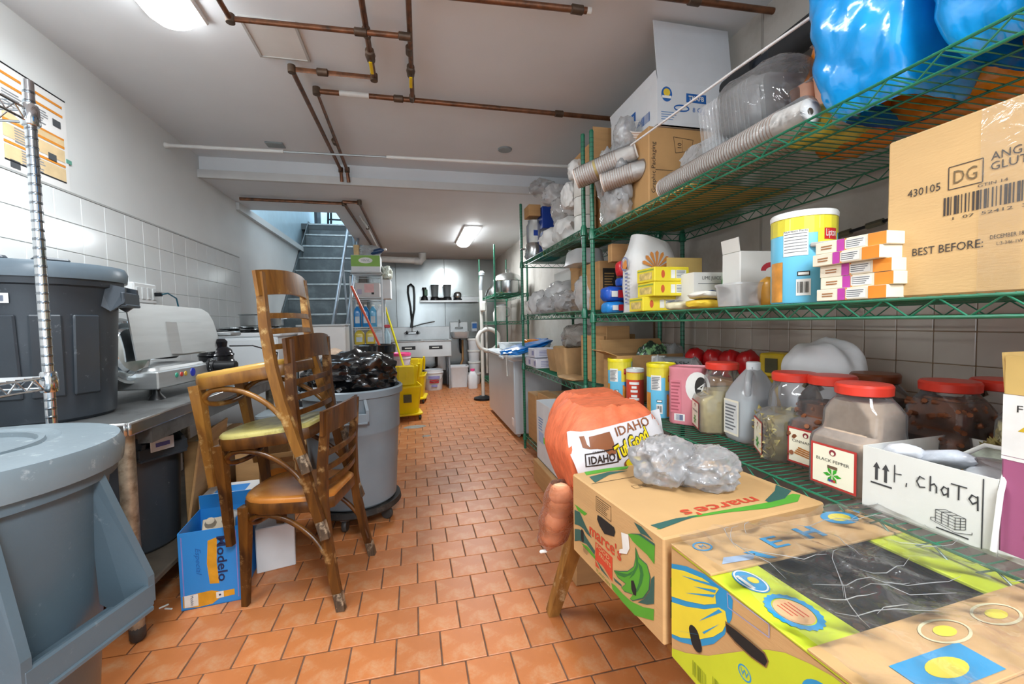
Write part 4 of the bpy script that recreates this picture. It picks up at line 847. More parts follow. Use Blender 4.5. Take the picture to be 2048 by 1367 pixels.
t = thing('soap_dispenser', 'blue and white soap dispenser on the steel wall above the buckets', 'dispenser', (1.19, 8.52, 1.12)); b = MB(); b.box((0, 0, 0), (.12, .06, .2), .015); b.build('body', M('dispenser_grey', 'b7bcc0', .35), t, 40); b = MB(); b.box((0, -.033, .02), (.09, .01, .1), .004); b.build('window', M('dispenser_blue', '2d63a5', .3), t)
def bucket(name, label, loc, r, h, mat, lidmat=None, label_cols=(), group=None, handle=True):
    t = thing(name, label, 'bucket', loc, group=group); b = MB(); b.lathe([(r*.86, 0), (r*.88, .008), (r*.99, h*.82), (r*1.05, h*.83), (r*1.05, h*.87), (r, h*.88), (r*1.01, h), (r*.97, h), (r*.85, .02)], 28); b.build('body', mat, t, 35)
    if lidmat: b = MB(); b.lathe([(r*1.07, h*.93), (r*1.07, h+.008), (r*.98, h+.012), (r*.94, h+.004), (.01, h+.004)], 28); b.build('lid', lidmat, t, 35)
    if handle: b = MB(); b.tube([(-r*1.06, 0, h*.84), (-r*.8, -r*.75, h*.55), (0, -r*1.12, h*.42), (r*.8, -r*.75, h*.55), (r*1.06, 0, h*.84)], .004, 6); b.build('bail', alu, t, 40)
    F = frame((0, -r*.94, h*.42), (1, 0, 0), (0, 0, 1))
    for (w_, h_, u, v, m) in label_cols: patch(t, F, rect(w_, h_, u, v), m, 'label', wrapr=r*.96, off=.012)
    return t
redp = M('red_print', 'b5323a', .45); pinkm = M('pink_lid', 'ee4f8e', .35)
bwhite = M('bucket_white', 'd9dbdd', .4, var=.03)
bucket('white_bucket', 'round white bucket with a red label below the double sink', (.33, 7.87, 0), .17, .37, bwhite, None, ((.16, .06, 0, .01, redp), (.2, .05, 0, .08, M('violet_print2', '8f8cc0', .5)), (.1, .04, 0, -.07, M('violet_print2', '8f8cc0', .5))))
bucket('pink_bucket', 'white bucket with a pink lid behind the yellow mop bucket', (-.20, 6.3, .38), .14, .40, M('pinkish_white', 'dcd0da', .4), pinkm)
bucket('white_bucket', 'white bucket underneath the bucket with the pink lid', (-.20, 6.3, 0), .145, .375, bwhite, bwhite)
t = thing('square_tub', 'square white storage tub on the floor beside the sink leg', 'tub', (.80, 8.08, 0)); b = MB(); b.loft([[Vector((x*k, y*k, z)) for x, y in rrect(.36, .32, .05)] for z, k in ((0, .86), (.36, 1), (.37, 1.05), (.4, 1.05), (.4, .98), (.02, .84))]); b.build('body', bwhite, t, 40)
t = thing('white_jug', 'white jug with a pink cap on the floor by the far rack', 'jug', (1.03, 7.75, 0)); b = MB(); b.loft([[Vector((x*k, y*k, z)) for x, y in rrect(.17, .14, .04)] for z, k in ((0, .95), (.02, 1), (.24, 1), (.3, .6), (.32, .4))]); b.build('body', bwhite, t, 40); b = MB(); b.lathe([(.04, .32), (.04, .36), (.01, .362)], 16); b.build('cap', pinkm, t, 40)
for k in range(4):
    t = thing('white_tub', ('lowest white tub of the stack by the steel wall', 'second white tub from the floor in the stack by the steel wall', 'third white tub from the floor in the stack by the steel wall', 'topmost white tub of the stack by the steel wall')[k], 'tub', (1.14, 8.3, k*.225), group='stacked white tubs'); b = MB(); b.lathe([(.1, 0), (.105, .01), (.118, .2), (.126, .202), (.126, .222), (.1, .224)], 22); b.build('body', bwhite, t, 35); b = MB(); b.lathe([(.128, .19), (.128, .223), (.01, .2245)], 22); b.build('lid', wpr, t, 35)
# ------------------------------------------------------------------ yellow mop buckets
def mop_bucket(label, loc, rz):
    t = thing('mop_bucket', label, 'mop bucket', loc, rz, group='yellow mop buckets'); yb = M('mop_yellow', 'e9cf0a', .35, var=.06, scale=5)
    b = MB(); b.loft([[Vector((x*kx, y*ky, z)) for x, y in rrect(.36, .48, .06)] for z, kx, ky in ((.08, .78, .84), (.1, .82, .88), (.4, 1, 1), (.41, 1.06, 1.04), (.43, 1.06, 1.04), (.43, .99, .98), (.12, .8, .85))]); b.build('tub', yb, t, 40)
    b = MB(); b.loft([[Vector((x*k, y*k-.08, z)) for x, y in rrect(.3, .2, .04)] for z, k in ((.36, .75), (.6, 1), (.66, 1.05), (.67, 1.05), (.67, .95), (.4, .7))]); wr = b.build('wringer', yb, t, 40)
    b = MB(); b.box((0, -.19, .56), (.2, .02, .24), .008); b.box((0, -.2, .56), (.03, .02, .1), .004); b.build('wringer_plate', yb, wr)
    b = MB(); b.tube([(.16, -.06, .5), (.175, -.1, .64), (.17, -.12, .70)], .016, 8); b.build('wringer_lever', yb, t, 40)
    b = MB(); b.box((0, -.245, .28), (.1, .004, .1), .001); b.build('warning_sign', M('sign_dark', '4a4520', .5), t)
    b = MB(); b.loft([[Vector((x*k, y*k, z)) for x, y in rrect(.4, .54, .08)] for z, k in ((.06, .9), (.07, .96), (.085, .96), (.09, .9))]); b.build('bumper', yb, t, 40)
    for x in (-.15, .15):
        for y in (-.21, .21): b = MB(); b.lathe([(.01, -.014), (.036, -.013), (.038, 0), (.036, .013), (.01, .014)], 16, T=TR((x, y, .038), ry=pi/2)); b.build('wheel', black, t, 40)
    return t
mop_bucket('yellow mop bucket with wringer nearest to the big grey can', (-.135, 5.62, 0), R(8))
mop_bucket('yellow mop bucket farther back beside the sink', (-.02, 6.75, 0), R(-6))
p0_ = at(770, 614, Y=5.9); p1_ = Vector((-.08, 5.60, .44))
t = thing('mop_pole', 'bright yellow mop handle standing in the nearer yellow mop bucket', 'handle', p1_)
b = MB(); b.tube([(0, 0, 0), (p0_-p1_)*.94], .0135, 8); b.build('pole', M('mop_pole_yellow', 'e8dc1c', .35), t, 40); b = MB(); b.tube([(p0_-p1_)*.94, p0_-p1_], .0155, 8); b.build('grip', yel, t, 40)
# ------------------------------------------------------------------ white cart with cleaning supplies
ct = thing('utility_cart', 'white wire cart of cleaning supplies in front of the stairs', 'cart', (-.535, 5.55, 0))
cw = M('cart_white', 'ccd3d6', .35, var=.05)
for x in (-.175, .175):
    for y in (-.22, .22): b = MB(); b.tube([(x, y, .02), (x, y, 1.78)], .0125, 10); b.lathe([(.01, -.02), (.028, -.016), (.028, .016), (.01, .02)], 12, T=TR((x, y, .028), rx=pi/2)); b.build('post', cw, ct, 40)
SZ = (.30, .965, 1.175, 1.53, 1.83)
for z in SZ:
    b = MB()
    for y in (-.22, .22): b.tube([(-.175, y, z-.004), (.175, y, z-.004)], .005, 6); b.tube([(-.175, y, z-.03), (.175, y, z-.03)], .004, 6)
    for x in (-.175, .175): b.tube([(x, -.22, z-.004), (x, .22, z-.004)], .005, 6)
    for i in range(1, 16): b.tube([(-.175, -.22+i*.0275, z-.003), (.175, -.22+i*.0275, z-.003)], .0022, 5)
    b.build('shelf', cw, ct, 40)['kind'] = 'stuff'
c = carton('glove_carton', 'white and green carton of gloves on top of the white cart', (-.535, 5.50, 1.832), (.33, .3, .2), 0, M('box_white', 'd9dbdc', .55, var=.03))
F = face('-y', (.33, .3, .2)); patch(c, F, rect(.328, .13, 0, .03), M('vinyl_green', '7fae3e', .5, var=.08), 'green_band'); patch(c, F, oval(.16, .07, 0, .035), wpr, 'white_oval', off=.001); text(c, F, 'VINYL', .026, M('grey_ink', '7d8a80', .5), 0, .035, w=.1, off=.0016)
o = bag('clear_bag', 'clear crumpled bag with blue bottles on top of the glove carton', (-.50, 5.5, 2.034), (.26, .24, .13), film('haze_film', (.86, .88, .88), .5, .15, .8), 5, .3, .3); 
carton('tan_carton', 'small tan carton standing on the glove carton corner', (-.645, 5.48, 2.034), (.06, .1, .13), 0, M('tan_card', 'd9b57e', .6))
t = thing('blue_bottle', 'dark blue bottle lying in the clear bag on the cart', 'bottle', (-.47, 5.42, 2.07), rot=(0, R(80), R(-20))); b = MB(); b.lathe([(.03, 0), (.032, .12), (.012, .15), (.012, .17)], 14); b.build('body', M('deep_blue', '26456e', .3), t, 40); b = MB(); b.lathe([(.015, .165), (.015, .19)], 12); b.build('cap', wpr, t)
c = carton('printed_carton', 'white carton with a pale red label on the second shelf of the cart', (-.525, 5.5, 1.532), (.28, .3, .17), 0, M('greyish_box', 'c4bdba', .6, var=.04))
F = face('-y', (.28, .3, .17)); patch(c, F, rect(.11, .1, .02, .02), M('faded_pink', 'd8a9a6', .6), 'label'); patch(c, F, rect(.05, .06, -.09, -.02), M('faded_violet', 'a9a3b8', .6), 'label'); patch(c, F, rect(.03, .025, .06, -.04), INK(), 'mark')
carton('white_carton', 'plain white carton sticking out beyond the white cart', (-.33, 5.75, 1.53), (.12, .3, .24), 0, M('box_white', 'd9dbdc', .55, var=.03), tape='y')
bag('clear_bag', 'printed plastic bag hanging over the side of the cart', (-.32, 5.65, 1.775), (.14, .3, .16), M('printed_film', 'c9cfc2', .35, var=.25, scale=30, bump=.4), 8, .3, .3)
def jug(label, loc, w_, h, mat, cap, group, shape=0):
    t = thing('cleaner_bottle', label, 'bottle', loc, group=group); b = MB()
    b.loft([[Vector((x*k, y*k, z)) for x, y in rrect(w_, w_*.75, w_*.2)] for z, k in ((0, .94), (.008, 1), (h*.62, 1), (h*.75, .85), (h*.85, .5), (h*.9, .3), (h*.93, .3))]); b.build('body', mat, t, 40)
    b = MB(); b.lathe([(w_*.2, h*.92), (w_*.2, h*.99), (w_*.15, h)], 14); b.build('cap', cap, t, 40)
    b = MB(); b.box((0, -w_*.376, h*.32), (w_*.6, .003, h*.3), .001); b.build('label', M('label_pale', 'c9d4da', .5), t); return t
bl = M('blue_cleaner', '1f7fc0', .2, var=.06); yl = M('yellow_cleaner', 'd8c04a', .25, var=.08); wc = M('white_cleaner', 'd4dbe0', .3)
for k, (x, lab, m) in enumerate(((-.655, 'blue cleaner bottle at the end of the cart shelf nearest the stairs', bl), (-.56, 'blue cleaner bottle in the middle of the cart shelf', bl), (-.475, 'pale blue cleaner bottle beside the white one on the cart', M('cyan_cleaner', '5aa9d0', .2)), (-.395, 'tall white cleaner bottle with blue foot on the cart shelf', wc))):
    jug(lab, (x, 5.42, 1.177), .085, .27, m, wpr, 'bottles on the cart shelf')
for k, (x, lab, m) in enumerate(((-.64, 'yellow cleaner jug on the lower cart shelf nearest the stairs', yl), (-.51, 'larger yellow cleaner jug on the lower cart shelf', yl), (-.405, 'pale cleaner jug at the end of the lower cart shelf', wc))):
    jug(lab, (x, 5.42, .967), .115, .19, m, wpr, 'jugs on the lower cart shelf')
t = thing('spray_bottle', 'pale blue spray bottle with red trigger hanging on the cart side', 'bottle', (-.325, 5.42, .93)); b = MB(); b.lathe([(.045, 0), (.047, .01), (.045, .14), (.018, .2), (.016, .23)], 16); b.build('body', M('pale_spray', 'a9c6d2', .25), t, 40); b = MB(); b.box((.01, 0, .25), (.07, .03, .04), .008); b.build('trigger', redp, t)
b = MB(); b.box((0, 0, .42), (.34, .42, .24), .02); o = b.build('white_bin', bwhite, None, 40); o.location = (-.535, 5.55, 0); tag(o, 'white box on the bottom shelf of the white cart', 'box')
# ------------------------------------------------------------------ containers for the racks
ZL, ZM, ZT = .747, 1.237, 1.707
clearpet = film('clear_pet', (.97, .98, 1), .05, .05, 0, gain=.3)
redlid = M('red_lid', 'e0402f', .35, var=.04)
def jar(label, X, Y, rz=0, fill=.2, kind='powder', col='b9a06a', name=None, art='37a02c', lid=redlid, group='square spice jars with red lids'):
    t = thing('spice_jar', label, 'jar', (X, Y, ZL), R(rz), group)
    def sec(x0, x1, w_, z, r=.028, k=1): cx = (x0+x1)/2; return [Vector((x*k+cx, y*k, z)) for x, y in rrect(x1-x0, w_, r)]
    def circ(r, z, cx=.018): return [Vector((cx+x, y, z)) for x, y in rrect(2*r, 2*r, r*.98)]
    S_ = [sec(-.074, .074, .142, 0), sec(-.082, .082, .16, .008), sec(-.082, .082, .16, .125), sec(-.076, .082, .156, .14), sec(-.046, .082, .15, .153), sec(-.042, .082, .15, .2), sec(-.04, .078, .135, .222, .04), circ(.056, .243), circ(.054, .262)]
    b = MB(); b.loft(S_, True, False); b.quad(S_[0]); b.build('body', clearpet, t, 40)
    b = MB(); b.lathe([(.058, .248), (.061, .25), (.062, .27), (.058, .276), (.01, .277)], 28, (.018, 0, 0)); b.build('lid', lid, t, 35)
    def inner(z): # interpolated section pulled inwards
        for a, c in zip(S_, S_[1:]):
            if a[0].z <= z <= c[0].z:
                u = (z-a[0].z)/(c[0].z-a[0].z); s_ = [p.lerp(q, u) for p, q in zip(a, c)]; m = sum(s_, Vector())/len(s_); return [m+(p-m)*.94 for p in s_]
    zs = [.004]+[z for z in (.01, .06, .12, .135, .15, .165, .2, .22) if z < fill]+[fill]
    b = MB(); b.loft([inner(z) for z in zs])
    rr = random.Random(int(Y*1000))
    if kind == 'powder': b.build('filling', M('powder_'+col, col, .9, var=.12, scale=40), t, 40)
    else:
        b.build('filling_core', M('core_'+col, col, .9, var=.45, scale=28, bump=.8, bscale=30), t, 40)
        b = MB()
        for k in range(260 if kind == 'leaves' else 150):
            z = rr.uniform(.012, fill); s_ = inner(z); j = rr.randrange(len(s_)); p = s_[j].lerp(s_[(j+1) % len(s_)], rr.random()); m = sum(s_, Vector())/len(s_); p = m+(p-m)*(.97 if kind == 'leaves' else .78)
            if z > fill-.01: m = sum(s_, Vector())/len(s_); p = p.lerp(m, rr.random())
            Tm = TR(p, rr.uniform(0, 6), rr.uniform(0, 6), rr.uniform(0, 6))
            if kind == 'leaves': b.add([(-.02, 0, 0), (0, -.010, .003), (.02, 0, 0), (0, .010, .003)], [(0, 1, 2, 3)], Tm)
            else: b.tube([(-.03, 0, 0), (.03, 0, 0)], rr.uniform(.005, .008), 7, T=TR(p, 0, rr.uniform(-.5, .5), rr.uniform(0, 3)))
        m = M('leaf_flakes', '9a8a52', .7, var=.5, scale=45, rnd=.3) if kind == 'leaves' else M('cinnamon_bark', '8a5130', .75, var=.3, scale=40)
        b.build('bay_leaves' if kind == 'leaves' else 'cinnamon_sticks', m, t)['kind'] = 'stuff'
    if name is not None:
        F = frame((-.0825, 0, .066), (0, -1, 0), (0, 0, 1)); patch(t, F, rect(.118, .108), M('label_red', 'b5352f', .5), 'label_border'); patch(t, F, rect(.106, .097), M('label_cream', 'ece6cf', .5, var=.03), 'label', off=.0012)
        patch(t, F, oval(.018, .016, 0, .036), M('maroon_print', '8a2f38', .5), 'emblem', off=.0018); patch(t, F, oval(.009, .009, 0, .034), M('label_cream', 'ece6cf', .5), 'emblem_centre', off=.0022)
        if name: text(t, F, name, .008, INK(), 0, .014, w=min(.085, .012*len(name)), off=.0018)
        gm = M('art_'+art, art, .5, var=.2, scale=60)
        if art == 'b9742f':
            for k in range(4): patch(t, F, [(-.035+k*.004, -.025+k*.006), (.03+k*.002, -.033+k*.006), (.03+k*.002, -.029+k*.006), (-.035+k*.004, -.02+k*.006)], gm, 'printed_stick', off=.0018+k*.0002)
        else:
            for a in range(0, 360, 60): patch(t, F, [(.002*cos(R(a)), -.022), (.014*cos(R(a-20)), -.022+.014*sin(R(a-20))), (.024*cos(R(a)), -.022+.02*sin(R(a))), (.014*cos(R(a+20)), -.022+.014*sin(R(a+20)))], gm, 'printed_leaf', off=.0018+a*1e-6)
            if name.startswith('BLACK'):
                for u, c in ((.006, 'c2402e'), (-.006, '3a4a9a'), (.0, '7a2a5a')): patch(t, F, oval(.007, .007, u, -.036), M('berry_'+c, c, .5), 'printed_berry', off=.0024)
                patch(t, F, rect(.026, .008, 0, -.002), M('peppercorn_print', '6b5140', .6), 'printed_spoon', off=.0018)
    return t
jar('square jar of dried herb with a leaf label beside the pink tin', 1.185, 1.475, -24, .17, 'powder', 'b3a173', 'OREGANO')
jar('square jar half full of dried bay leaves on the lower shelf', 1.165, 1.125, -32, .15, 'leaves', '6b5a30', '')
jar('square jar of cinnamon sticks between the bay leaf jar and the pepper jar', 1.195, 1.015, 4, .19, 'sticks', '6d4128', 'CINNAMON', 'b9742f')
jar('square jar of pale brown ground pepper labelled black pepper', 1.118, .865, 2, .232, 'powder', 'b49c86', 'BLACK PEPPER')
jar('square jar full of cinnamon sticks behind the pepper jar against the tiles', 1.36, .83, 0, .225, 'sticks', '6d4128', None)
jar('square jar of pale yellow spice behind the purple and white carton', 1.355, .64, 0, .2, 'leaves', 'b5a878', None)
jar('red lidded jar farthest back beside the beige tiles', 1.50, .80, 0, .15, 'powder', '6d5a3e', None)
jar('dark brown lidded jar mostly hidden behind the pepper jar', 1.35, 1.01, 0, .2, 'powder', '5d3a22', None, lid=M('brown_lid', '6d3517', .4))
def tin(label, X, Y, Z, r, h, body, lid, name='drink_tin', cat='tin', group=None):
    t = thing(name, label, cat, (X, Y, Z), group=group); b = MB(); b.lathe([(r*.97, 0), (r, .004), (r, h-.012), (r*.99, h-.01)], 36); b.build('body', body, t, 35)
    b = MB(); b.lathe([(r*1.03, h-.014), (r*1.035, h-.002), (r*1.0, h+.003), (r*.95, h-.004), (.01, h-.004)], 36); b.build('lid', lid, t, 35); return t
def cylF(t, r, z, ang): c = Vector((cos(ang), sin(ang), 0)); return frame(c*r+Vector((0, 0, z)), Vector((-sin(ang), cos(ang), 0)), (0, 0, 1))
ylid = M('lemon_lid', 'e3d41c', .35); cyan = M('tin_cyan', '69bfe0', .4, var=.05, scale=5); lem = M('tin_lemon', 'dbcf3a', .4, var=.12, scale=14); teac = M('tea_print', 'c98a3a', .4, var=.35, scale=22)
def tea_tin(label, X, Y, Z, r, h, a, lid, big=False):
    t = tin(label, X, Y, Z, r, h, cyan, lid, group='iced tea tins'); F = cylF(t, r, 0, a); W = 2.4*r
    P_ = lambda w_, h_, u, v, m, n='printed_mark', off=.0008: patch(t, F, rect(w_, h_), m, n, off, u, v, wrapr=r)
    P_(2.9*r, h*.2, 0, h*.86, lem, 'lemon_band'); P_(.8*r, h*.42, r*.9, h*.24, teac, 'tea_picture'); P_(.6*r, h*.45, -r*.95, h*.24, teac, 'tea_picture')
    P_(.8*r, h*.28, r*.8, h*.66, lem, 'lemon_picture', .001)
    P_(.75*r, h*.28, -.25*r, h*.66, wpr, 'facts_panel', .0012); P_(.42*r, h*.18, 0, h*.17, wpr, 'barcode_panel', .0012)
    lines(t, F, .6*r, h*.24, 8, M('facts_ink', '6b6f73', .6), -.22*r, h*.66, off=.0022) if not big else None
    if big:
        for k in range(7): P_(.68*r, h*.008, -.25*r, h*(.76-.033*k), M('facts_ink', '6b6f73', .6), 'facts_line', .0016)
        text(t, F, 'Nutrition Facts', .006, INK(), -.25*r, h*.79, w=.7*r, off=.0018, wrapr=r)
        text(t, F, 'ICED', .014, wpr, .88*r, h*.47, w=.4*r, off=.002, wrapr=r)
    bars(t, F, .34*r, h*.12, INK(), 0, h*.17, 9, 3, wrapr=r, off=.0018)
    P_(.5*r, h*.12, .85*r, h*.74, M('tea_red', 'c1252b', .4), 'red_badge', .0016); text(t, F, 'Lipton', .02 if big else .014, wpr, .85*r, h*.74, w=.4*r, off=.0026, wrapr=r)
    P_(.5*r, h*.1, .9*r, h*.47, M('tin_blue', '2f86c9', .4), 'blue_badge', .0012); P_(.36*r, h*.05, 0, h*.32, INK(), 'recycle_mark', .0012); P_(.3*r, h*.03, 0, h*.32, wpr, 'recycle_inner', .0016)
    return t
A_ = lambda X, Y: math.atan2(-Y, -X)     # direction from a thing towards the aisle end
tea_tin('lemon iced tea tin with a yellow lid beside the rack post, behind the red canister', 1.08, 2.10, ZL, .064, .245, A_(1.08, 2.1)-.3, ylid)
t = tin('small red canister with a yellow band between the two iced tea tins', 1.105, 1.985, ZL, .044, .2, M('canister_red', 'c8452f', .4, var=.06), M('clear_cap', 'c9ccc9', .2), 'canister', 'canister')
F = cylF(t, .044, 0, A_(1.105, 1.985)); patch(t, F, rect(.12, .035), M('tin_yellow', 'e0c23a', .4), 'yellow_band', .001, 0, .165, wrapr=.044)
for v, w_ in ((.13, .05), (.11, .025), (.09, .035), (.065, .03), (.05, .05)): patch(t, F, rect(w_, .012), wpr, 'lettering_block', .001, -.005, v, wrapr=.044)
tea_tin('iced tea tin with a yellow lid next to the pink tin', 1.125, 1.78, ZL, .064, .245, A_(1.1, 1.78)-.12, ylid)
pinkt = M('tin_pink', 'e0909a', .35, var=.05)
t = thing('pink_tin', 'pink lemonade tin with a black oval mark next to the herb jar', 'tin', (1.165, 1.625, ZL), R(36)); b = MB(); b.loft([[Vector((x*k, y*k, z)) for x, y in rrect(.125, .15, .035)] for z, k in ((0, .97), (.005, 1), (.232, 1), (.235, 1.02), (.245, 1.02), (.246, .98), (.24, .94))]); b.build('body', pinkt, t, 40)
F = frame((-.0625, 0, .12), (0, -1, 0), (0, 0, 1)); patch(t, F, oval(.1, .13, .055, .045), wpr, 'pale_halo'); patch(t, F, oval(.05, .09, .068, .045), INK(), 'black_oval', .0012); text(t, F, '4', .045, wpr, .069, .045, off=.0018, shear=.3); patch(t, F, rect(.045, .14, -.035, .0), M('pink_dark', 'd07a86', .4), 'facts_panel', .0009); lines(t, F, .04, .13, 9, M('maroon_line', 'a3545f', .5), -.035, 0, off=.0014)
patch(t, F, rect(.045, .03, -.02, -.09), wpr, 'barcode_panel', .001); bars(t, F, .03, .024, M('bar_blue', '3f4f80', .5), -.02, -.09, 8, off=.0016)
milk = film('milky_plastic', (.9, .92, .94), .5, .2, 0)
t = thing('milk_jug', 'tall translucent gallon jug with a cream label between two spice jars', 'jug', (1.215, 1.335, ZL), R(-6))
b = MB(); b.loft([[Vector((x*k+ox, y*k, z)) for x, y in rrect(.15, .15, .05)] for z, k, ox in ((0, .92, 0), (.012, 1, 0), (.03, 1.02, 0), (.04, 1, 0), (.15, 1, 0), (.165, .97, 0), (.2, .82, .008), (.24, .5, .012), (.262, .28, .012), (.27, .28, .012))]); b.build('body', milk, t, 50)
b = MB(); b.loft([[Vector((x*k, y*k, z)) for x, y in rrect(.145, .145, .048)] for z, k in ((.004, .92), (.015, .98), (.155, .98))]); b.build('liquid', M('clear_vinegar', 'b9c4c8', .3, var=.03), t, 40)
b = MB(); b.tube([(-.066, -.0, .16), (-.078, 0, .2), (-.06, 0, .235), (-.02, 0, .25)], .012, 10, T=Matrix.Rotation(R(48), 4, 'Z')); b.build('handle', milk, t, 50); b = MB(); b.lathe([(.024, .258), (.024, .285), (.02, .288), (.01, .288)], 20, (.012, 0, 0)); b.build('cap', M('milky_cap', 'dfe4e6', .4), t, 40)
F = frame((-.0755, 0, .085), (0, -1, 0), (0, 0, 1)); patch(t, F, rect(.085, .13), M('label_cream', 'ece6cf', .5), 'label', .001); patch(t, F, rect(.075, .115), M('label_grey', 'd4d6d4', .5), 'label_panel', .0014); lines(t, F, .066, .1, 8, M('facts_ink', '6b6f73', .6), 0, 0, off=.0018)
# white open carton with marker writing
wcard = M('white_cardboard', 'dcdad4', .6, var=.04, scale=6, bump=.08)
hb_ = (.30, .235, .145)
c = carton('white_carton', 'open white carton with Horchata written in marker on the lower shelf', (1.185, .672, ZL), hb_, R(2), wcard, open_=True)
F = face('-x', hb_); ik = M('marker_ink', '3a3a3c', .6); gk = M('faded_marker', 'b5b3ae', .6)
for u in (-.087, -.068):
    patch(c, F, [(u-.003, -.0), (u+.003, 0), (u+.003, .028), (u+.0075, .028), (u, .042), (u-.0075, .028), (u-.003, .028)], ik, 'arrow_mark')
patch(c, F, rect(.044, .004, -.077, -.008), ik, 'arrow_bar')
strokes(c, F, [[(0, .0), (0, 1)], [(0, .5), (.35, .55)], [(.6, -.05), (.62, .15)]], .0022, ik, -.05, .008, .038)
strokes(c, F, [[(-.5, .2), (-.5, .8)], [(-.5, .6), (-.3, .85), (-.1, .8)]], .002, gk, .008, .01, .03)
strokes(c, F, [[(.5, .85), (.2, .95), (0, .5), (.2, .1), (.55, .2)], [(.9, 1.2), (.9, .05)], [(.9, .5), (1.15, .7), (1.3, .5), (1.3, .05)], [(2.0, .6), (1.75, .7), (1.6, .4), (1.75, .05), (2.0, .25)], [(2.02, .7), (2.02, .0)], [(2.2, 1.1), (3.1, 1.1)], [(2.65, 1.1), (2.65, .05)], [(3.7, .6), (3.4, .7), (3.25, .35), (3.45, .05), (3.7, .3)], [(3.72, .7), (3.75, -.3)]], .0026, ik, -.008, .012, .0265)
strokes(c, F, [[(0, 0), (1.6, -.2), (1.6, 1.0), (0, 1.2), (0, 0)], [(1.6, -.2), (2.4, .15), (2.4, 1.25), (1.6, 1.0)], [(0, 1.2), (.8, 1.5), (2.4, 1.25)], [(0, .6), (1.6, .4), (2.4, .7)], [(0, .3), (1.6, .1), (2.4, .42)], [(0, .9), (1.6, .7), (2.4, .98)], [(.5, -.05), (.5, 1.13), (1.3, 1.43)], [(1.05, -.12), (1.05, 1.06), (1.85, 1.35)], [(2.0, 0), (2.0, 1.12)], [(-.4, .2), (-.4, -.05), (1.6, -.5), (2.9, -.1), (2.9, .1)], [(-.4, .2), (0, .35)]], .0011, ik, .026, -.045, .02)
lines(c, F, .055, .006, 1, ik, .055, -.058); frameline(c, F, .001, .135, .001, ik, .098, 0)
for k, (x, y, z, d, m, lab, rx, ry, rz) in enumerate((
    (1.10, .755, .865, (.11, .07, .03), M('white_packet', 'd9dade', .3, var=.08, bump=.3), 'white and blue paper packet leaning out of the Horchata carton', 10, 40, 60),
    (1.12, .70, .875, (.17, .05, .03), M('silver_packet', 'c9ced6', .25, var=.2, scale=20, bump=.4), 'silver striped packet lying across the Horchata carton', 25, 20, 75),
    (1.24, .66, .87, (.1, .08, .06), M('green_print_packet', 'b9c4b4', .3, var=.35, scale=45, bump=.4), 'clear bag with green leaf print at the back of the Horchata carton', 0, 0, 20),
    (1.13, .605, .865, (.13, .08, .05), M('white_film_packet', 'd2d6da', .2, var=.1, bump=.5), 'white plastic packet with a green edge in the Horchata carton', 10, -10, 30),
    (1.25, .60, .88, (.16, .1, .02), M('cream_card', 'd9cfb8', .6), 'cream card packet with a brown patch standing in the Horchata carton', 10, 50, 80),
    (1.19, .655, .855, (.08, .05, .04), M('tan_packet', 'c99a58', .5, var=.2), 'small tan packet in the middle of the Horchata carton', 20, 10, 40))):
    o = blob((0, 0, -d[2]/2), d, k+31, .12, .14, 3, 3.5).build('packet', m, None, 50); o.location = (x, y, z); o.rotation_euler = (R(rx), R(ry), R(rz)); tag(o, lab, 'packet')
    if k == 0: q = MB(); q.box((0, 0, .0165), (.045, .05, .002)); q.build('blue_panel', M('packet_blue', '2c62b4', .4), o)
    if k == 3: q = MB(); q.tube([(-.06, -.03, .02), (0, -.035, .035), (.06, -.02, .02)], .006, 6); q.build('green_edge', M('bright_green', '2f9a45', .4), o)
    if k == 4: q = MB(); q.box((.02, 0, .012), (.04, .06, .002)); q.build('brown_patch', M('patch_brown', '9a7436', .6), o)
b = MB(); b.tube([(0, 0, .0), (.02, -.03, .03), (0, -.08, .035), (-.05, -.1, .02), (-.075, -.105, -.03), (-.08, -.1, -.14)], .0045, 6); o = b.build('white_string', wpr, None, 60); o.location = (1.11, .648, .9); tag(o, 'white string trailing from the Horchata carton over the shelf edge', 'string')
# purple and white noodle carton
nb = (.34, .36, .305)
c = carton('noodle_carton', 'tall white and purple noodle carton with a torn open flap at the shelf end', (1.215, .37, ZL), nb, 0, M('noodle_purple', 'a2577b', .5, var=.04, scale=5, bump=.05), flaps=(('+y', .075, 4), ('-x', .07, 2)), flap_mat=M('kraft_inside', 'cfae68', .7, var=.08))
F = face('-x', nb); patch(c, F, rect(.358, .112, 0, .096), M('noodle_white', 'dfdcd8', .5), 'white_band'); patch(c, F, rect(.358, .006, 0, .036), M('noodle_white', 'dfdcd8', .5), 'white_line'); patch(c, F, rect(.358, .012, 0, -.145), M('noodle_white', 'dfdcd8', .5), 'white_foot')
text(c, F, 'FETTUCCINE', .013, INK(), -.10, .128, w=.12); gl_ = M('noodle_gold', 'c9a72a', .45)
for k in range(3): patch(c, F, [(-.158+k*.035, .088), (-.148+k*.035, .088), (-.118+k*.035, .118), (-.132+k*.035, .118)], gl_, 'gold_stroke', .0012)
text(c, F, '20% LA', .006, INK(), -.12, .078); text(c, F, '20 102 0', .006, INK(), -.12, .068); text(c, F, 'FETTUCCINE', .022, M('plum_ink', '8a3f5e', .5), -.045, .048, w=.19, bold=.02)
for s_, v, h, m in (('IS', -.052, .03, gl_), ('PREMIUM', -.085, .008, wpr), ('ENRICHED', -.098, .009, wpr), ('20', -.124, .02, wpr)): text(c, F, s_, h, m, -.118 if s_ != 'ENRICHED' else -.115, v, bold=.02)
patch(c, F, oval(.05, .02, -.105, -.015), gl_, 'gold_shape'); patch(c, F, rect(.03, .02, -.115, .012), wpr, 'white_letter_block')
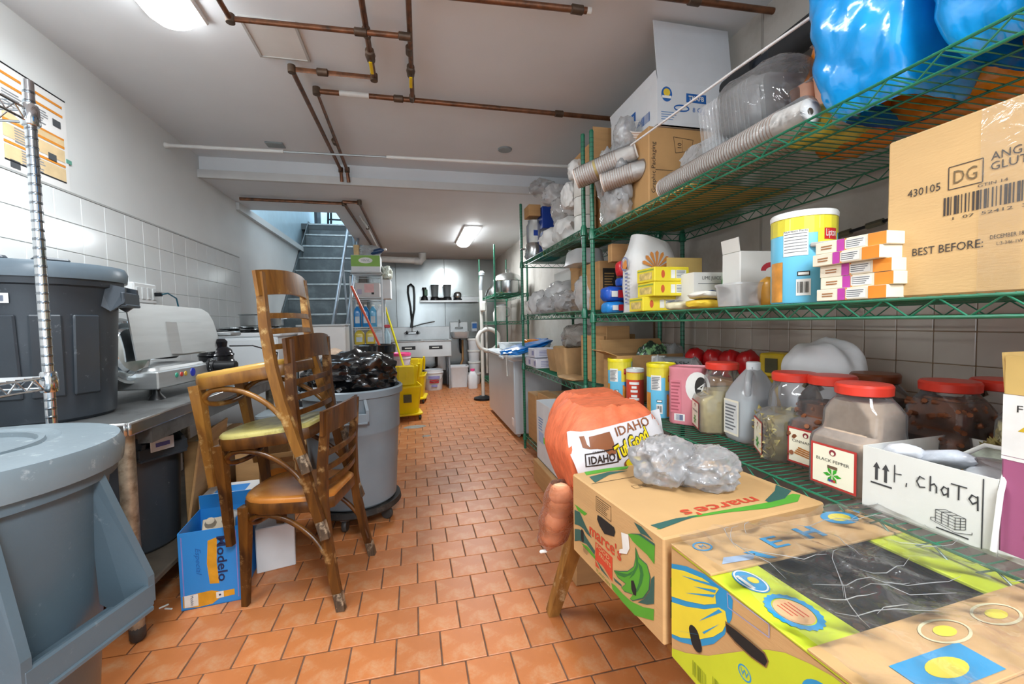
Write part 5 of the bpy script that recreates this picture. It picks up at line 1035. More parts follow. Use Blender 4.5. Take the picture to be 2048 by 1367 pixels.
# things along the tiled wall behind the jars
bag('cloth_bag', 'white cloth bag bunched up behind the jars by the beige tiles', (1.41, 1.22, ZL), (.17, .30, .37), M('white_cloth', 'd9d9da', .8, var=.04, bump=.2), 14, .14, .04, 5, 'bag', None, 0, 2.4)
t = thing('yellow_box', 'small yellow carton tilted on the wall side behind the jug', 'box', (1.50, 1.50, ZL), R(20)); b = MB(); b.box((0, 0, .25), (.1, .1, .1), .006, TR((0, 0, 0), rx=0)); b.build('body', M('yellow_carton', 'cfae1f', .5, var=.15, scale=20), t); b = MB(); b.box((-.052, 0, .25), (.002, .05, .06)); b.build('dark_window', M('olive_print', '4d4a2c', .5), t); b = MB(); b.box((0, 0, .1), (.09, .09, .198), .01); b.build('lower_half', M('yellow_carton', 'cfae1f', .5), t)
for k, (x, y) in enumerate(((1.42, 1.93), (1.45, 1.83), (1.47, 1.74), (1.49, 1.65))):
    o = blob((0, 0, 0), (.09, .1, .13), 40+k, .14, .15, 3).build('red_packet', M('red_packet_film', 'c4191f', .25, var=.15, bump=.4), None, 50); o.location = (x, y, ZL+.17); tag(o, ('red packet at the rear end of the row behind the tins', 'second red packet in the row behind the tins', 'third red packet in the row behind the herb jar', 'red packet nearest the jug in the row by the tiles')[k], 'packet', 'red packets by the tiled wall')
c = carton('support_carton', 'low brown carton under the row of red packets by the tiles', (1.455, 1.79, ZL), (.1, .44, .168), R(-8), cb)
gb = (.12, .18, .05); c = carton('grey_box', 'grey box with dark green capitals behind the iced tea tin', (1.335, 1.98, ZL+.2), gb, R(60), M('grey_box', '9aa0a2', .5)); text(c, face('-x', gb), 'STASH', .02, M('dark_green_ink', '33473c', .5), 0, 0, w=.12)
carton('support_carton', 'brown carton carrying the grey lettered box', (1.335, 1.98, ZL), (.14, .16, .198), R(60), cb)
c = carton('white_box', 'small white box beside the grey lettered box', (1.29, 2.06, ZL), (.06, .07, .255), R(50), wcard)
for X, Y, lab, sd in ((1.37, 1.86, 'clear crumpled bag behind the pink tin', 1), (1.19, 1.90, 'white tissue crumple between canister and tea tin', 2)):
    bag('clear_bag', lab, (X, Y, ZL), (.09, .1, .25), film('haze_film', (.86, .88, .88), .5, .15, .8), sd+50, .3, .3)
bx = (.40, .17, .26); c = carton('brown_carton', 'brown carton with a white sticker behind the tins by the rack post', (1.26, 2.235-.06, ZL), bx, R(0), cb, open_=True, flaps=(('+y', .1, 40), ('-x', .08, 70)))
patch(c, face('-y', bx), rect(.055, .085, -.16, -.0), M('sticker_white', 'd9dbd8', .5), 'sticker'); lines(c, face('-y', bx), .045, .07, 5, M('sticker_ink', '5c6a64', .6), -.16, 0, off=.0014)
o = blob((0, 0, 0), (.16, .1, .2), 61, .25, .25, 4).build('printed_bag', M('black_green_print', '23342a', .3, var=.2, dirt='8fbf86', dscale=14, dth=(.5, .56)), None, 50); o.location = (1.26, 2.15, ZL+.13); o.rotation_euler = (0, R(20), 0); tag(o, 'black and green printed bag sticking out of the brown carton', 'bag')
o = blob((0, 0, 0), (.16, .1, .2), 62, .25, .25, 4).build('clear_bag', film('haze_film', (.86, .88, .88), .5, .15, .8), None, 50); o.location = (1.38, 2.15, ZL+.12); o.rotation_euler = (0, R(25), 0); tag(o, 'clear bag with dark seeds in the brown carton', 'bag')
for k, (y, lab) in enumerate(((1.1, 'flat pale carton below the lower shelf'), (1.45, 'pale flat packet lying below the lower shelf'))):
    b = MB(); b.box((0, 0, .1), (.4, .3, .2), .01); o = b.build('flat_carton', wcard); o.location = (1.28, y, .13); tag(o, lab, 'box')
# ------------------------------------------------------------------ middle shelf
t = thing('rice_sack', 'white woven rice sack with orange print folded over beside the yellow tea boxes', 'sack', (1.165, 1.95, ZM))
sackm = M('woven_sack', 'cfcfcd', .6, var=.06, scale=8, bump=.25, bscale=70)
def rs(u, v):
    a = 2*pi*u; q = 3; f = (abs(cos(a))**q+abs(sin(a))**q)**(-1/q); k = 1+.05*noise.noise(Vector((cos(a)*2, sin(a)*2, v*4)))
    if v > .75: k *= 1-(v-.75)*1.1
    return Vector((.125*cos(a)*f*k+.03*max(0, v-.8), .085*sin(a)*f*k, .36*v-.03*max(0, v-.85)*6*cos(a)))
b = MB(); b.grid(rs, 40, 16); b.loft([[rs(i/40, 1) for i in range(40)], [rs(i/40, 1)*.3+Vector((.03, 0, .24)) for i in range(40)]], True, True); b.build('body', sackm, t, 60)
F = frame((-.01, -.088, .0), (1, 0, 0), (0, 0, 1)); op = M('rice_orange', 'd58a42', .6)
for k in range(7): a = R(20+k*23); patch(t, F, [(.0, .21), (.075*cos(a-.12), .21+.075*sin(a-.12)), (.085*cos(a), .21+.085*sin(a)), (.075*cos(a+.12), .21+.075*sin(a+.12))], op, 'orange_ray', .004)
F2 = frame((-.128, 0, 0), (0, -1, 0), (0, 0, 1)); lines(t, F2, .03, .16, 9, M('faded_blue', '7780a8', .6), .02, .12, off=.006); ring(t, F2, .07, .07, .006, M('faded_blue', '7780a8', .6), .0, .24, off=.006)
patch(t, F2, [(-.02, .22), (.03, .21), (.02, .26), (-.01, .25)], op, 'orange_blot', .006)
def tea_box(label, X, Y, Z, rz=0):
    d = (.172, .14, .062); c = carton('tea_box', label, (X, Y, Z), d, R(rz), M('tea_yellow', 'e3cf33', .4, var=.08, scale=9), 'box', group='yellow tea boxes'); F = face('-y', d)
    patch(c, F, rect(.05, .036, .045, 0), wpr, 'facts_panel'); lines(c, F, .045, .032, 5, M('facts_ink', '6b6f73', .6), .045, 0); patch(c, F, rect(.022, .036, .005, 0), wpr, 'white_panel')
    patch(c, F, oval(.018, .034, -.045, 0), M('tea_red2', 'c95a33', .4), 'badge'); F = face('-x', d); patch(c, F, rect(.1, .03, 0, -.005), M('tea_picture2', 'c9b26a', .5, var=.4, scale=40), 'picture'); patch(c, F, rect(.126, .006, 0, .02), M('leaf_green', '8aa64a', .5), 'green_edge'); return c
tea_box('yellow tea box on top of the pair beside the rice sack', 1.093, 1.715, ZM+.126, 2); tea_box('yellow tea box in the middle under the top one', 1.095, 1.715, ZM+.063, 0); tea_box('lowest yellow tea box poking out beside the rice sack', 1.075, 1.76, ZM, -4)
def pouch(name, label, loc, d, m, rot, cat='packet', group=None, seed=0, marks=()):
    o = blob((0, 0, 0), d, seed, .08, .1, 3, 3.5, flat=True).build(name, m, None, 50); o.location = loc; o.rotation_euler = [R(a) for a in rot]; tag(o, label, cat, group)
    for (x, y, w_, h_, mm) in marks: q = MB(); q.box((x, y, d[2]+.0005), (w_, h_, .001)); q.build('printed_panel', mm, o)
    return o
cream = M('cream_pouch', 'ddd2ae', .3, var=.15, scale=20, bump=.3); navyp = M('pouch_navy', '27457f', .4); ylp = M('pouch_yellow', 'e2bd3c', .35, var=.1)
pouch('cheese_pouch', 'cream pouch with blue ends lying on the yellow tea box', (1.10, 1.57, ZM), (.15, .1, .035), cream, (0, 0, 10), 'packet', 'cream pouches on the middle shelf', 71, ((-.05, 0, .02, .07, navyp),))
pouch('cheese_pouch', 'white and blue pouch nearest the clear tub', (1.12, 1.43, ZM+.034), (.18, .11, .026), M('white_pouch', 'dfdcd0', .3, var=.1, bump=.3), (-3, 6, 14), 'packet', 'cream pouches on the middle shelf', 72, ((-.03, 0, .03, .08, navyp), (.05, 0, .05, .07, navyp)))
pouch('cheese_pouch', 'yellow pouch underneath the white and blue pouch', (1.13, 1.45, ZM), (.18, .12, .035), ylp, (0, 2, 8), 'packet', 'cream pouches on the middle shelf', 73, ((.0, 0, .05, .1, navyp),))
pouch('cheese_pouch', 'rolled beige pouch behind the white and blue pouch', (1.22, 1.47, ZM), (.17, .1, .055), M('beige_pouch', 'cdbf94', .35, var=.15, bump=.4), (0, 0, 6), 'packet', 'cream pouches on the middle shelf', 74)
lb_ = (.19, .2, .155); c = carton('juice_carton', 'open white carton printed LIME JUICE behind the pouches', (1.235, 1.66, ZM), lb_, 0, wcard, open_=True, flaps=(('+y', .09, 0),), flap_mat=M('kraft_inside', 'cfae68', .7, var=.08)); text(c, face('-y', lb_), 'LIME JUICE', .014, INK(), -.01, .052, w=.09); lines(c, face('-y', lb_), .15, .006, 1, M('facts_ink', '6b6f73', .6), 0, .03)
t = thing('green_bottle', 'green glass bottle behind the LIME JUICE carton flap', 'bottle', (1.31, 1.56, ZM)); b = MB(); b.lathe([(.034, 0), (.036, .01), (.036, .12), (.014, .18), (.012, .22)], 18); b.build('body', M('green_glass', '2f9a3c', .1, var=.1), t, 40); b = MB(); b.lathe([(.015, .215), (.015, .24), (.005, .242)], 14); b.build('cap', M('green_cap', '2c8a50', .4), t)
wb_ = (.2, .10, .205); c = carton('white_carton', 'white carton with a red arch logo behind the clear tub', (1.262, 1.37, ZM), wb_, R(-3), wcard, flaps=(('-x', .05, 8),)); F = face('-y', wb_); rl = M('logo_red', 'b5303c', .5)
patch(c, F, [(.045*cos(R(a)), .03+.032*sin(R(a))) for a in range(0, 181, 15)]+[(.024*cos(R(a)), .03+.014*sin(R(a))) for a in range(180, -1, -15)], rl, 'arch_logo', u=.03)
t = thing('clear_tub', 'clear plastic tub on the shelf edge between pouches and the tall tea tin', 'tub', (1.125, 1.285, ZM)); ct_ = film('tub_film', (.93, .95, .97), .42, .15, 0); b = MB(); b.loft([[Vector((x*k, y*k, z)) for x, y in rrect(.125, .13, .03)] for z, k in ((.003, .9), (.07, 1), (.075, 1.06), (.082, 1.06), (.082, 1.02))], caps=False); b.quad([Vector((x*.9, y*.9, .003)) for x, y in rrect(.125, .13, .03)]); b.build('body', ct_, t, 40)
pouch('orange_sauce_cup', 'small amber sauce cup behind the clear tub', (1.19, 1.22, ZM), (.07, .06, .1), M('amber', 'd59a3a', .3, var=.2), (0, 0, 0), 'cup', None, 76)
tea_tin('tall iced tea tin with a white lid standing on the middle shelf edge', 1.09, 1.005, ZM, .079, .247, A_(1.09, 1.005)+.02, M('white_lid', 'e6e6e2', .35), True)
def snack_box(label, X, Y, Z, rz, col):
    d = (.13, .165, .0285); c = carton('snack_box', label, (X, Y, Z), d, R(rz), M('snack_cream', 'e6dcc6', .5, var=.04), 'box', group='orange and cream boxes stacked flat'); F = face('-x', d)
    patch(c, F, rect(.038, .0275, .063, 0), M('snack_orange', col, .45), 'orange_end'); patch(c, F, rect(.018, .0275, -.018, 0), M('snack_purple', 'b83fa0', .45), 'purple_stripe'); patch(c, F, rect(.046, .021, .016, 0), wpr, 'facts_panel', .0009); lines(c, F, .042, .018, 4, M('facts_ink', '6b6f73', .6), .016, 0); lines(c, F, .03, .012, 2, M('snack_brown', 'a06a3a', .5), -.052, 0); patch(c, F, rect(.004, .0275, -.006, 0), M('snack_orange2', 'e08a30', .45), 'orange_line'); return c
for k in range(5): snack_box(('lowest orange and cream box beside the tall tea tin', 'second box up in the orange and cream stack', 'middle box of the orange and cream stack', 'fourth box up, slid towards the aisle, in the orange and cream stack', 'topmost orange and cream box beside the big brown carton')[k], (1.065, 1.07, 1.07, 1.055, 1.06)[k], .80+(0, -.006, -.004, .004, .0)[k], ZM+.029*k, (0, 2, 1, -2, 1)[k], ('e08a2a', 'd9751f', 'd9751f', 'e08a2a', 'e0902f')[k])
b = MB(); b.box((0, 0, .0), (.14, .16, .012), .003); o = b.build('grey_card', M('grey_card', 'b3b0aa', .6)); o.location = (1.12, .87, ZM+.153); o.rotation_euler = (R(4), R(-4), R(8)); tag(o, 'grey card lying on the stack of orange and cream boxes', 'card')
pouch('green_packet', 'green packet behind the orange and cream boxes', (1.25, .82, ZM), (.12, .2, .16), M('packet_green', '3f9a3a', .4, var=.15), (0, 0, 0), 'packet', None, 77)
ab = (.36, .52, .345); c = carton('brown_carton', 'big brown shipping carton with black stencilled print at the shelf end', (1.232, .498, ZM), ab, R(1.2), M('shipping_cardboard', 'c8a470', .7, var=.05, scale=4, bump=.12, bscale=50, stretch=(1, 1, 5)))
F = face('-x', ab); it = M('stencil_ink', '3b3430', .7)
text(c, F, '430105', .016, it, -.190, .048, w=.058); frameline(c, F, .052, .044, .0016, it, -.122, .058); text(c, F, 'DG', .026, M('logo_brown', '6d5a3c', .7), -.122, .058, w=.036)
text(c, F, 'ANGEL HAIR', .0155, it, -.03, .078, w=.11); text(c, F, 'GLUTEN FREE', .0155, it, -.024, .060, w=.122); text(c, F, 'GTIN 14', .006, it, -.082, .030, w=.042)
bars(c, F, .19, .036, it, -.06, .004, 34, 5); text(c, F, '1  07  52412  30105', .006, it, -.07, -.022, w=.14)
text(c, F, 'BEST BEFORE:', .0165, it, -.150, -.078, w=.115); text(c, F, 'DECEMBER 18 2024', .0075, it, -.052, -.070, w=.062); text(c, F, 'L:3-346-1W', .006, it, -.056, -.083, w=.035)
patch(c, F, rect(.06, .34, -.07, 0), film('clear_tape', (.95, .93, .88), .04, .12, .12, gain=.1, gloss=.4), 'clear_tape', .0018)
t = thing('turnbuckle_cable', 'dark steel cable with a fitting slung along the grey wall above the middle shelf', 'cable', at(1565, 505, X=1.60)); e = at(1790, 435, X=1.60)-at(1565, 505, X=1.60); b = MB(); b.tube([(0, 0, 0), e], .006, 8); b.build('cable', dkm, t, 40)
for k in (.55, .8): b = MB(); b.tube([e*k, e*(k+.12)], .012, 8); b.build('fitting', M('dull_olive_metal', '6d6a5a', .4, metal=.7), t, 40)
# zip bag packs by the rack post
zb = M('zip_blue', '1f55b8', .3, var=.12, scale=14); zr = M('zip_red', 'd22a33', .3); zp = M('zip_pink', 'e05a80', .35)
def zpack(label, loc, d, m, rz, mk): return pouch('zip_bag_pack', label, loc, d, m, (0, 0, rz), 'packet', 'blue and red bag packs by the rack post', int(loc[2]*100), mk)
for k, (x, y, z, d, m, lab) in enumerate(((1.07, 2.16, 0, (.11, .12, .065), M('zip_cyan', '2a86d0', .3, var=.1), 'light blue bag pack at the bottom beside the rack post'), (1.16, 2.15, 0, (.09, .12, .075), zb, 'blue bag pack with a grey print at the bottom near the rice sack'), (1.07, 2.16, .067, (.12, .11, .08), zb, 'blue bag pack with white print above the light blue one'), (1.165, 2.15, .077, (.09, .1, .07), zb, 'blue bag pack with a red print in the middle of the heap'), (1.145, 2.16, .148, (.09, .1, .05), zb, 'small blue bag pack under the red one'), (1.13, 2.14, .2, (.09, .07, .085), zr, 'red and blue bag pack on top of the heap'))):
    o = zpack(lab, (x, y, ZM+z), d, m, 0, ())
    F = frame((0, -d[1]/2*1.02, d[2]*.45), (1, 0, 0), (0, 0, 1)); q = [(0, wpr, .3, .4), (.3, zr if k != 5 else zb, .25, .5)]
    for u, mm, a, b2 in q: patch(o, F, rect(d[0]*a, d[2]*b2, (u-.15)*d[0], 0), mm, 'printed_panel', .006)
pb = (.3, .06, .2); c = carton('brown_carton', 'brown carton with a black printed square behind the blue bag packs', (1.2, 2.36-.06+.0, ZM), pb, 0, cb) if 0 else carton('brown_carton', 'brown carton with a black printed square behind the blue bag packs', (1.22, 2.232-.0, ZM+.29), (.26, .05, .1), 0, cb)
pb = (.32, .28, .3); c = carton('brown_carton', 'brown carton with a black printed square on the rear rack', (1.27, 2.56, 1.264), pb, 0, cb); F = face('-y', pb); patch(c, F, rect(.09, .15, -.09, .03), INK(), 'black_panel'); lines(c, F, .07, .1, 6, M('panel_gold', '9a7a4a', .6), -.09, .03, off=.0014)
# ------------------------------------------------------------------ top shelf of the near rack
b = MB(); b.box((0, 0, .0025), (.46, .78, .005), .001); o = b.build('shelf_liner', M('tan_liner', 'c69a52', .7, var=.12)); o.location = (1.27, 1.83, ZT); tag(o, 'tan cardboard sheet lining the rear half of the top shelf', 'sheet')
kb = (.42, .38, .405); kr = M('kraft_cup_carton', 'b98f5c', .7, var=.05, bump=.1)
c = carton('cup_carton', 'kraft cup carton with upright black print on the top shelf', (1.325, 2.05, ZT+.006), kb, 0, kr); F = face('-y', kb); ik2 = M('kraft_ink', '3a2f26', .7)
text(c, F, 'Graphic Packaging', .022, ik2, -.183, .01, pi/2, w=.24)
for k in range(5): patch(c, F, [(-.18+k*.011, -.165+k*.004), (-.175+k*.011, -.165+k*.004), (-.16+k*.011, -.142+k*.004), (-.165+k*.011, -.142+k*.004)], ik2, 'stripe_mark')
strokes(c, F, [[(-.078, .16), (-.066, .085)], [(-.078, .16), (.03, .152)], [(.03, .152), (.02, .1)], [(.02, .1), (-.066, .085)]], .0022, ik2); text(c, F, '10', .022, ik2, -.045, .122, pi/2); patch(c, F, rect(.0015, .06, -.03, .12), ik2, 'cup_line')
lines(c, F, .1, .012, 1, ik2, -.125, -.0, t=.2)
tb = (.42, .48, .205); wb2 = M('lid_carton_white', 'd3d6d9', .55, var=.03, bump=.05); tbl = M('carton_blue', '1d5ea8', .5)
c = carton('lid_carton', 'big white lid carton with a raised flap on top of the cup carton', (1.365, 2.09, ZT+.413), tb, 0, wb2, open_=True, flaps=(('-y', .305, -7), ('-x', .05, 12)), t=.005)
F = face('-y', tb)
patch(c, F, rect(.11, .042, -.0, .038), tbl, 'blue_panel'); text(c, F, 'TKAFB', .022, wpr, 0, .038, w=.085, bold=.02, off=.0014)
text(c, F, '8 OZ. LIDS', .022, tbl, .055, -.016, w=.15); text(c, F, 'FOR HOT CUPS', .006, tbl, .06, -.034, w=.07); ring(c, F, .085, .034, .007, tbl, -.08, -.014)
patch(c, F, oval(.058, .07, -.16, .045), tbl, 'emblem'); patch(c, F, oval(.036, .036, -.16, .053), M('emblem_yellow', 'e2c23a', .5), 'emblem_sun', .0012); patch(c, F, rect(.05, .012, -.16, .032), wpr, 'emblem_band', .0015)
lines(c, F, .09, .045, 4, M('print_blue_grey', '6d8fba', .6), -.145, -.055, t=.35); bars(c, F, .05, .05, tbl, .16, -.06, 10, 8); text(c, F, 'TKAFB', .008, tbl, .15, .04)
F = face('-x', tb); patch(c, F, oval(.058, .07, -.19, -.03), tbl, 'emblem'); patch(c, F, oval(.036, .036, -.19, -.022), M('emblem_yellow', 'e2c23a', .5), 'emblem_sun', .0012)
patch(c, F, rect(.12, .05, -.02, .03), tbl, 'blue_panel'); text(c, F, 'TKAFB', .022, wpr, -.02, .03, w=.09, off=.0014); text(c, F, '8 OZ. LIDS', .022, tbl, .03, -.025, w=.15); bars(c, F, .08, .045, tbl, .14, -.03, 12, 8)
# paper cups nested in sleeves
cupw = M('paper_cup', 'e4dfd8', .6, var=.04); cupe = M('cup_edge', 'c9a48c', .6)
cb_ = MB(); cb_.lathe([(.036, -.10), (.045, 0), (.0465, .001), (.0465, -.004), (.0445, -.004), (.0355, -.099), (.01, -.099)], 20, caps=False); cb_.cur = 1; cb_.lathe([(.0452, -.0052), (.0466, -.0048), (.0466, -.0068), (.0450, -.0068)], 20, caps=False); cup_me = cb_.mesh('paper_cup', [cupw, cupe], 40)
def cup_sleeve(label, p, d, n, pitch=.0125, k=1.0, wrap=True, band=None):
    """n nested cups; the first opens towards -d at p"""
    t = thing('cup_sleeve', label, 'cups', p, group='sleeves of paper cups'); d = Vector(d).normalized(); q = (-d).to_track_quat('Z', 'Y').to_matrix().to_4x4()
    for i in range(n):
        o = obj('paper_cup', cup_me, t, T=Matrix.Translation(d*(pitch*i)) @ q @ Matrix.Diagonal((k, k, k, 1)))
    if wrap: b = MB(); b.lathe([(.0475*k, -.01), (.049*k, -.05), (.0485*k, -pitch*n*.6), (.047*k, -pitch*n-.08*k), (.02, -pitch*n-.1)], 20, caps=False, wob=.02); b.build('plastic_sleeve', film('sleeve_film', (.95, .95, .95), .05, .12, .4, 30, gain=.3), t, 60, T=q)
    if band is not None: b = MB(); b.lathe([(.0472*k, -band), (.0472*k, -band-.012)], 20, caps=False); b.build('yellow_band', M('band_yellow', 'd9bf6a', .5), t, 40, T=q)
    return t
cup_sleeve('long sleeve of paper cups lying along the front edge of the top shelf', (1.075, 1.66, ZT+.052), (0, -1, .0), 48, .0125)
cup_sleeve('second long sleeve of paper cups just behind the front one on the top shelf', (1.175, 1.58, ZT+.052), (0, -1, 0), 44, .0125)
p = at(1152, 358, Y=2.17); q = at(1232, 322, Y=2.04); cup_sleeve('upper sleeve of paper cups jutting out past the rack posts', p, q-p, 20, .0115, 1.12, True, .11)
p = at(1205, 366, Y=2.06); q = at(1262, 346, Y=1.97); cup_sleeve('lower sleeve of paper cups jutting out past the rack posts', p, q-p, 14, .0115, 1.0)
cup_sleeve('short stack of larger paper cups leaning under the raised white carton', (1.13, 1.985, 2.17), (.2, .5, -.5), 7, .012, 1.3, False)
cb3 = film('bag_film', (.98, .99, 1), .36, .1, .6, 18, gloss=1)
cb4 = film('thick_bag_film', (1, 1, 1), .6, .14, .6, 16, gloss=1)
def cbag(label, loc, d, seed, m=None, rz=0, amp=.2, ridge=.5): return bag('clear_bag', label, loc, d, m or cb3, seed, amp, ridge, 4, 'bag', 'crumpled clear bags on the racks', rz, 2.5, 2.0, 3.2, 60)
cbag('crumpled clear bag hanging round the cup sleeves beside the kraft carton', (1.07, 2.06, ZT+.11), (.11, .16, .30), 81); cbag('crumpled clear bag at the shelf edge below the cup sleeves', (1.07, 2.12, ZT+.004), (.12, .24, .22), 82); cbag('big clear bag slumped against the rack post under the cup sleeves', (1.08, 2.2, ZT+.15), (.14, .12, .28), 83, cb4)
cbag('clear bag tail over the paper cups under the raised white carton', (1.08, 2.03, ZT+.36), (.1, .12, .16), 84); cbag('flat white plastic bag lying on the cup sleeves before the kraft carton', (1.33, 1.62, ZT+.105), (.26, .36, .17), 85, cb4)
cbag('small white plastic bag bunched by the end of the long cup sleeve', (1.2, 1.74, ZT+.006), (.12, .12, .11), 86, cb4)
# clear food containers
cl = film('clamshell_clear', (.95, .96, .97), .22, .06, .2, 12); t = thing('container_stack', 'stack of clear clamshell containers in a bag on the top shelf', 'containers', (1.235, 1.29, ZT+.105), R(6), rot=(0, R(-8), R(6)))
for k in range(14):
    b = MB(); y = .16-k*.016
    b.loft([[Vector((x*kk, y+dy, z*kk+.1)) for x, z in rrect(.26, .21, .04)] for dy, kk in ((0, 1), (-.004, 1), (-.012, .93), (-.05, .85))], caps=False); b.quad([Vector((x*.85, y-.05, z*.85+.1)) for x, z in rrect(.26, .21, .04)]); b.build('container', cl, t, 40)
cbag('glossy clear bag round the clamshell containers', (1.235, 1.27, ZT+.10), (.32, .36, .25), 87, film('shine_film', (.96, .96, .96), .1, .06, .7, 9, gain=.3), R(6), .08, .1)
for k, (y, z) in enumerate(((1.03, .11), (1.11, .11), (1.03, .2))):
    t = thing('salmon_tray', ('stack of salmon pink trays nearest the orange bag on the top shelf', 'stack of salmon pink trays beside the clamshell containers', 'upper stack of salmon pink trays on the top shelf')[k], 'tray', (1.27, y+.0, ZT+z), R(4), 'salmon pink trays on the top shelf'); b = MB(); b.loft([[Vector((x*kk, y_*kk, z_)) for x, y_ in rrect(.2, .075, .02)] for z_, kk in ((0, .9), (.08, 1), (.085, 1.04), (.088, 1.0))]); b.build('body', M('salmon_foam', 'd9a58c', .6, var=.1, scale=20), t, 40)
    b = MB(); b.box((0, 0, .086), (.205, .08, .006), .002); b.build('lid', cl, t)
oranm = M('orange_bag_film', 'f08a1c', .22, var=.15, scale=8, bump=.8, bscale=16); blum = M('blue_bag_film', '0f9df2', .16, var=.22, scale=6, bump=.9, bscale=11, spec=.9)
bag('orange_bag', 'puffy orange bag behind the blue bags on the top shelf', (1.34, 1.06, ZT), (.24, .24, .40), oranm, 91, .14, .12); bag('orange_bag', 'flatter orange bag lying under the blue bags at the back of the top shelf', (1.40, .82, ZT), (.2, .34, .14), oranm, 92, .14, .12)
bag('yellow_bag', 'yellow printed bag lying between cup sleeves and orange bag', (1.20, 1.04, ZT), (.26, .16, .10), M('yellow_bag_film', 'd9c24a', .3, var=.25, scale=16, bump=.5), 93, .14, .12)
def puffy(label, loc, d, seed):
    def f(u, v):
        a = 2*pi*u; q = 5; k = (abs(cos(a))**q+abs(sin(a))**q)**(-1/q); pr = min(1, (sin(pi*min(1, max(0, v*.94+.03))))**.22)
        P_ = Vector((cos(a)*1.6+seed*3, sin(a)*1.6, v*4.5)); dv = noise.voronoi(P_*1.1)[0]
        k *= pr*(.97+.05*noise.noise(P_)+.10*(min(.5, dv[1]-dv[0])-.25)+.02*noise.noise(P_*3))
        return Vector((d[0]/2*cos(a)*k, d[1]/2*sin(a)*k, d[2]*v))
    b = MB(); b.grid(f, 72, 56); o = b.build('blue_bag', blum, None, 60); o.location = loc; return tag(o, label, 'bag', 'puffy blue bags on the top shelf')
puffy('puffy shiny blue bag on the top shelf next to the orange bag', (1.215, .845, ZT), (.38, .27, .58), 1); puffy('puffy shiny blue bag next to the foil coil at the end of the top shelf', (1.205, .585, ZT), (.38, .25, .60), 2)
t = thing('foil_coil', 'coil of silver wire and foil at the end of the top shelf', 'coil', (1.09, .43, ZT+.005)); b = MB()
for k in range(22): b.tube([(.07*(1+.03*sin(k*2))*cos(2*pi*i/20), .07*(1+.03*cos(k*3))*sin(2*pi*i/20), .03+k*.009+.004*sin(i*.6+k)) for i in range(20)], .0045, 6, closed=True)
b.build('windings', chrome, t, 60)['kind'] = 'stuff'; b = MB(); b.lathe([(.075, 0), (.08, .01), (.08, .024), (.03, .026)], 24); b.build('black_base', black, t, 40)
# brown carton and white rolls behind the posts on the rear rack top
zb4 = 1.752
rb_ = (.3, .3, .16); c = carton('brown_carton', 'open brown carton high on the rear rack beside the white lid carton', (1.22, 2.56, zb4+.36), rb_, 0, cb, open_=True, flaps=(('-y', .08, 5),)); patch(c, face('-y', rb_), rect(.03, .14, .08, 0), M('dark_navy_panel', '2a3450', .5), 'navy_panel')
for k in range(3):
    t = thing('paper_roll', ('lowest white paper roll stacked on the rear rack', 'middle white paper roll stacked on the rear rack', 'topmost white paper roll under the brown carton')[k], 'roll', (1.10, 2.60, zb4+.002+.118*k), group='white paper rolls'); b = MB(); b.lathe([(.02, 0), (.066, 0), (.07, .006), (.07, .108), (.066, .114), (.02, .114)], 26); b.build('body', wpr, t, 35); b = MB(); b.lathe([(.02, .001), (.02, .1135), (.017, .1135), (.017, .001)], 14, caps=False); b.build('core', cb, t)
carton('brown_carton', 'brown carton under the open one on the rear rack top', (1.30, 2.58, zb4), (.24, .3, .358), 0, cb, tape='x')
ws = M('white_paper_bag', 'd9d9d6', .6, var=.05, bump=.4, bscale=14)
for k, (x, y, z, d, m, lab) in enumerate((
    (1.13, 2.95, .0, (.22, .36, .20), ws, 'white paper wrapped bundle at the front edge of the rear rack top'), (1.10, 3.2, .0, (.2, .26, .17), ws, 'second white wrapped bundle farther along the rear rack top'), (1.2, 3.45, .0, (.18, .18, .14), cb4, 'white plastic bundle near the blue carton on the rear rack'),
    (1.22, 3.15, .17, (.26, .3, .26), cb4, 'clear plastic heap above the white wrapped bundles'), (1.17, 2.88, .19, (.2, .24, .2), cb4, 'clear plastic bag with white cups above the front bundle'), (1.16, 3.30, .38, (.2, .24, .16), cb4, 'white plastic bag with tapered end high on the rear rack'), (1.14, 3.62, .55, (.2, .24, .13), cb3, 'clear plastic bag of trays on top of the upper blue carton'), (1.08, 3.74, .0, (.16, .16, .10), cb3, 'clear bag crumpled at the far end of the rear rack top'), (1.05, 2.62, .36, (.1, .12, .12), ws, 'small white pointed paper packet near the posts'), (1.04, 2.72, .2, (.1, .12, .17), ws, 'white paper cone packet below the pointed packet'))):
    bag('plastic_bundle', lab, (x, y, zb4+z), d, m, 100+k, .2, .5, 4, 'bundle', 'white and clear bundles on the rear rack top', R(20*k), 2.4, 2.0, 3.0, 60)
carton('brown_carton', 'tan carton half hidden behind clear plastic on the rear rack top', (1.27, 2.98, zb4), (.24, .34, .40), R(0), cb, tape='y')
dbl = M('carton_deep_blue', '1b3f9a', .4, var=.05)
for k, (z, lab) in enumerate(((0, 'lower blue carton with a yellow mark on the rear rack top'), (.27, 'upper blue carton beside the tan flap on the rear rack top'))):
    bb = (.16, .16, .24 if k == 0 else .19); c = carton('blue_carton', lab, (1.21, 3.70, zb4+z), bb, 0, dbl); F = face('-y', bb); lines(c, F, .04, .1, 3, wpr, .03, .03); patch(c, F, oval(.06, .06, -.04, -.06), ylid, 'yellow_mark') if k == 0 else None; patch(c, F, rect(.03, .2, -.065, 0) if k == 0 else rect(.02, .15, -.06, 0), ylid if k == 0 else dbl, 'edge_stripe')
carton('brown_carton', 'small tan carton beside the upper blue carton', (1.07, 3.73, zb4+.38), (.11, .16, .1), 0, cb)
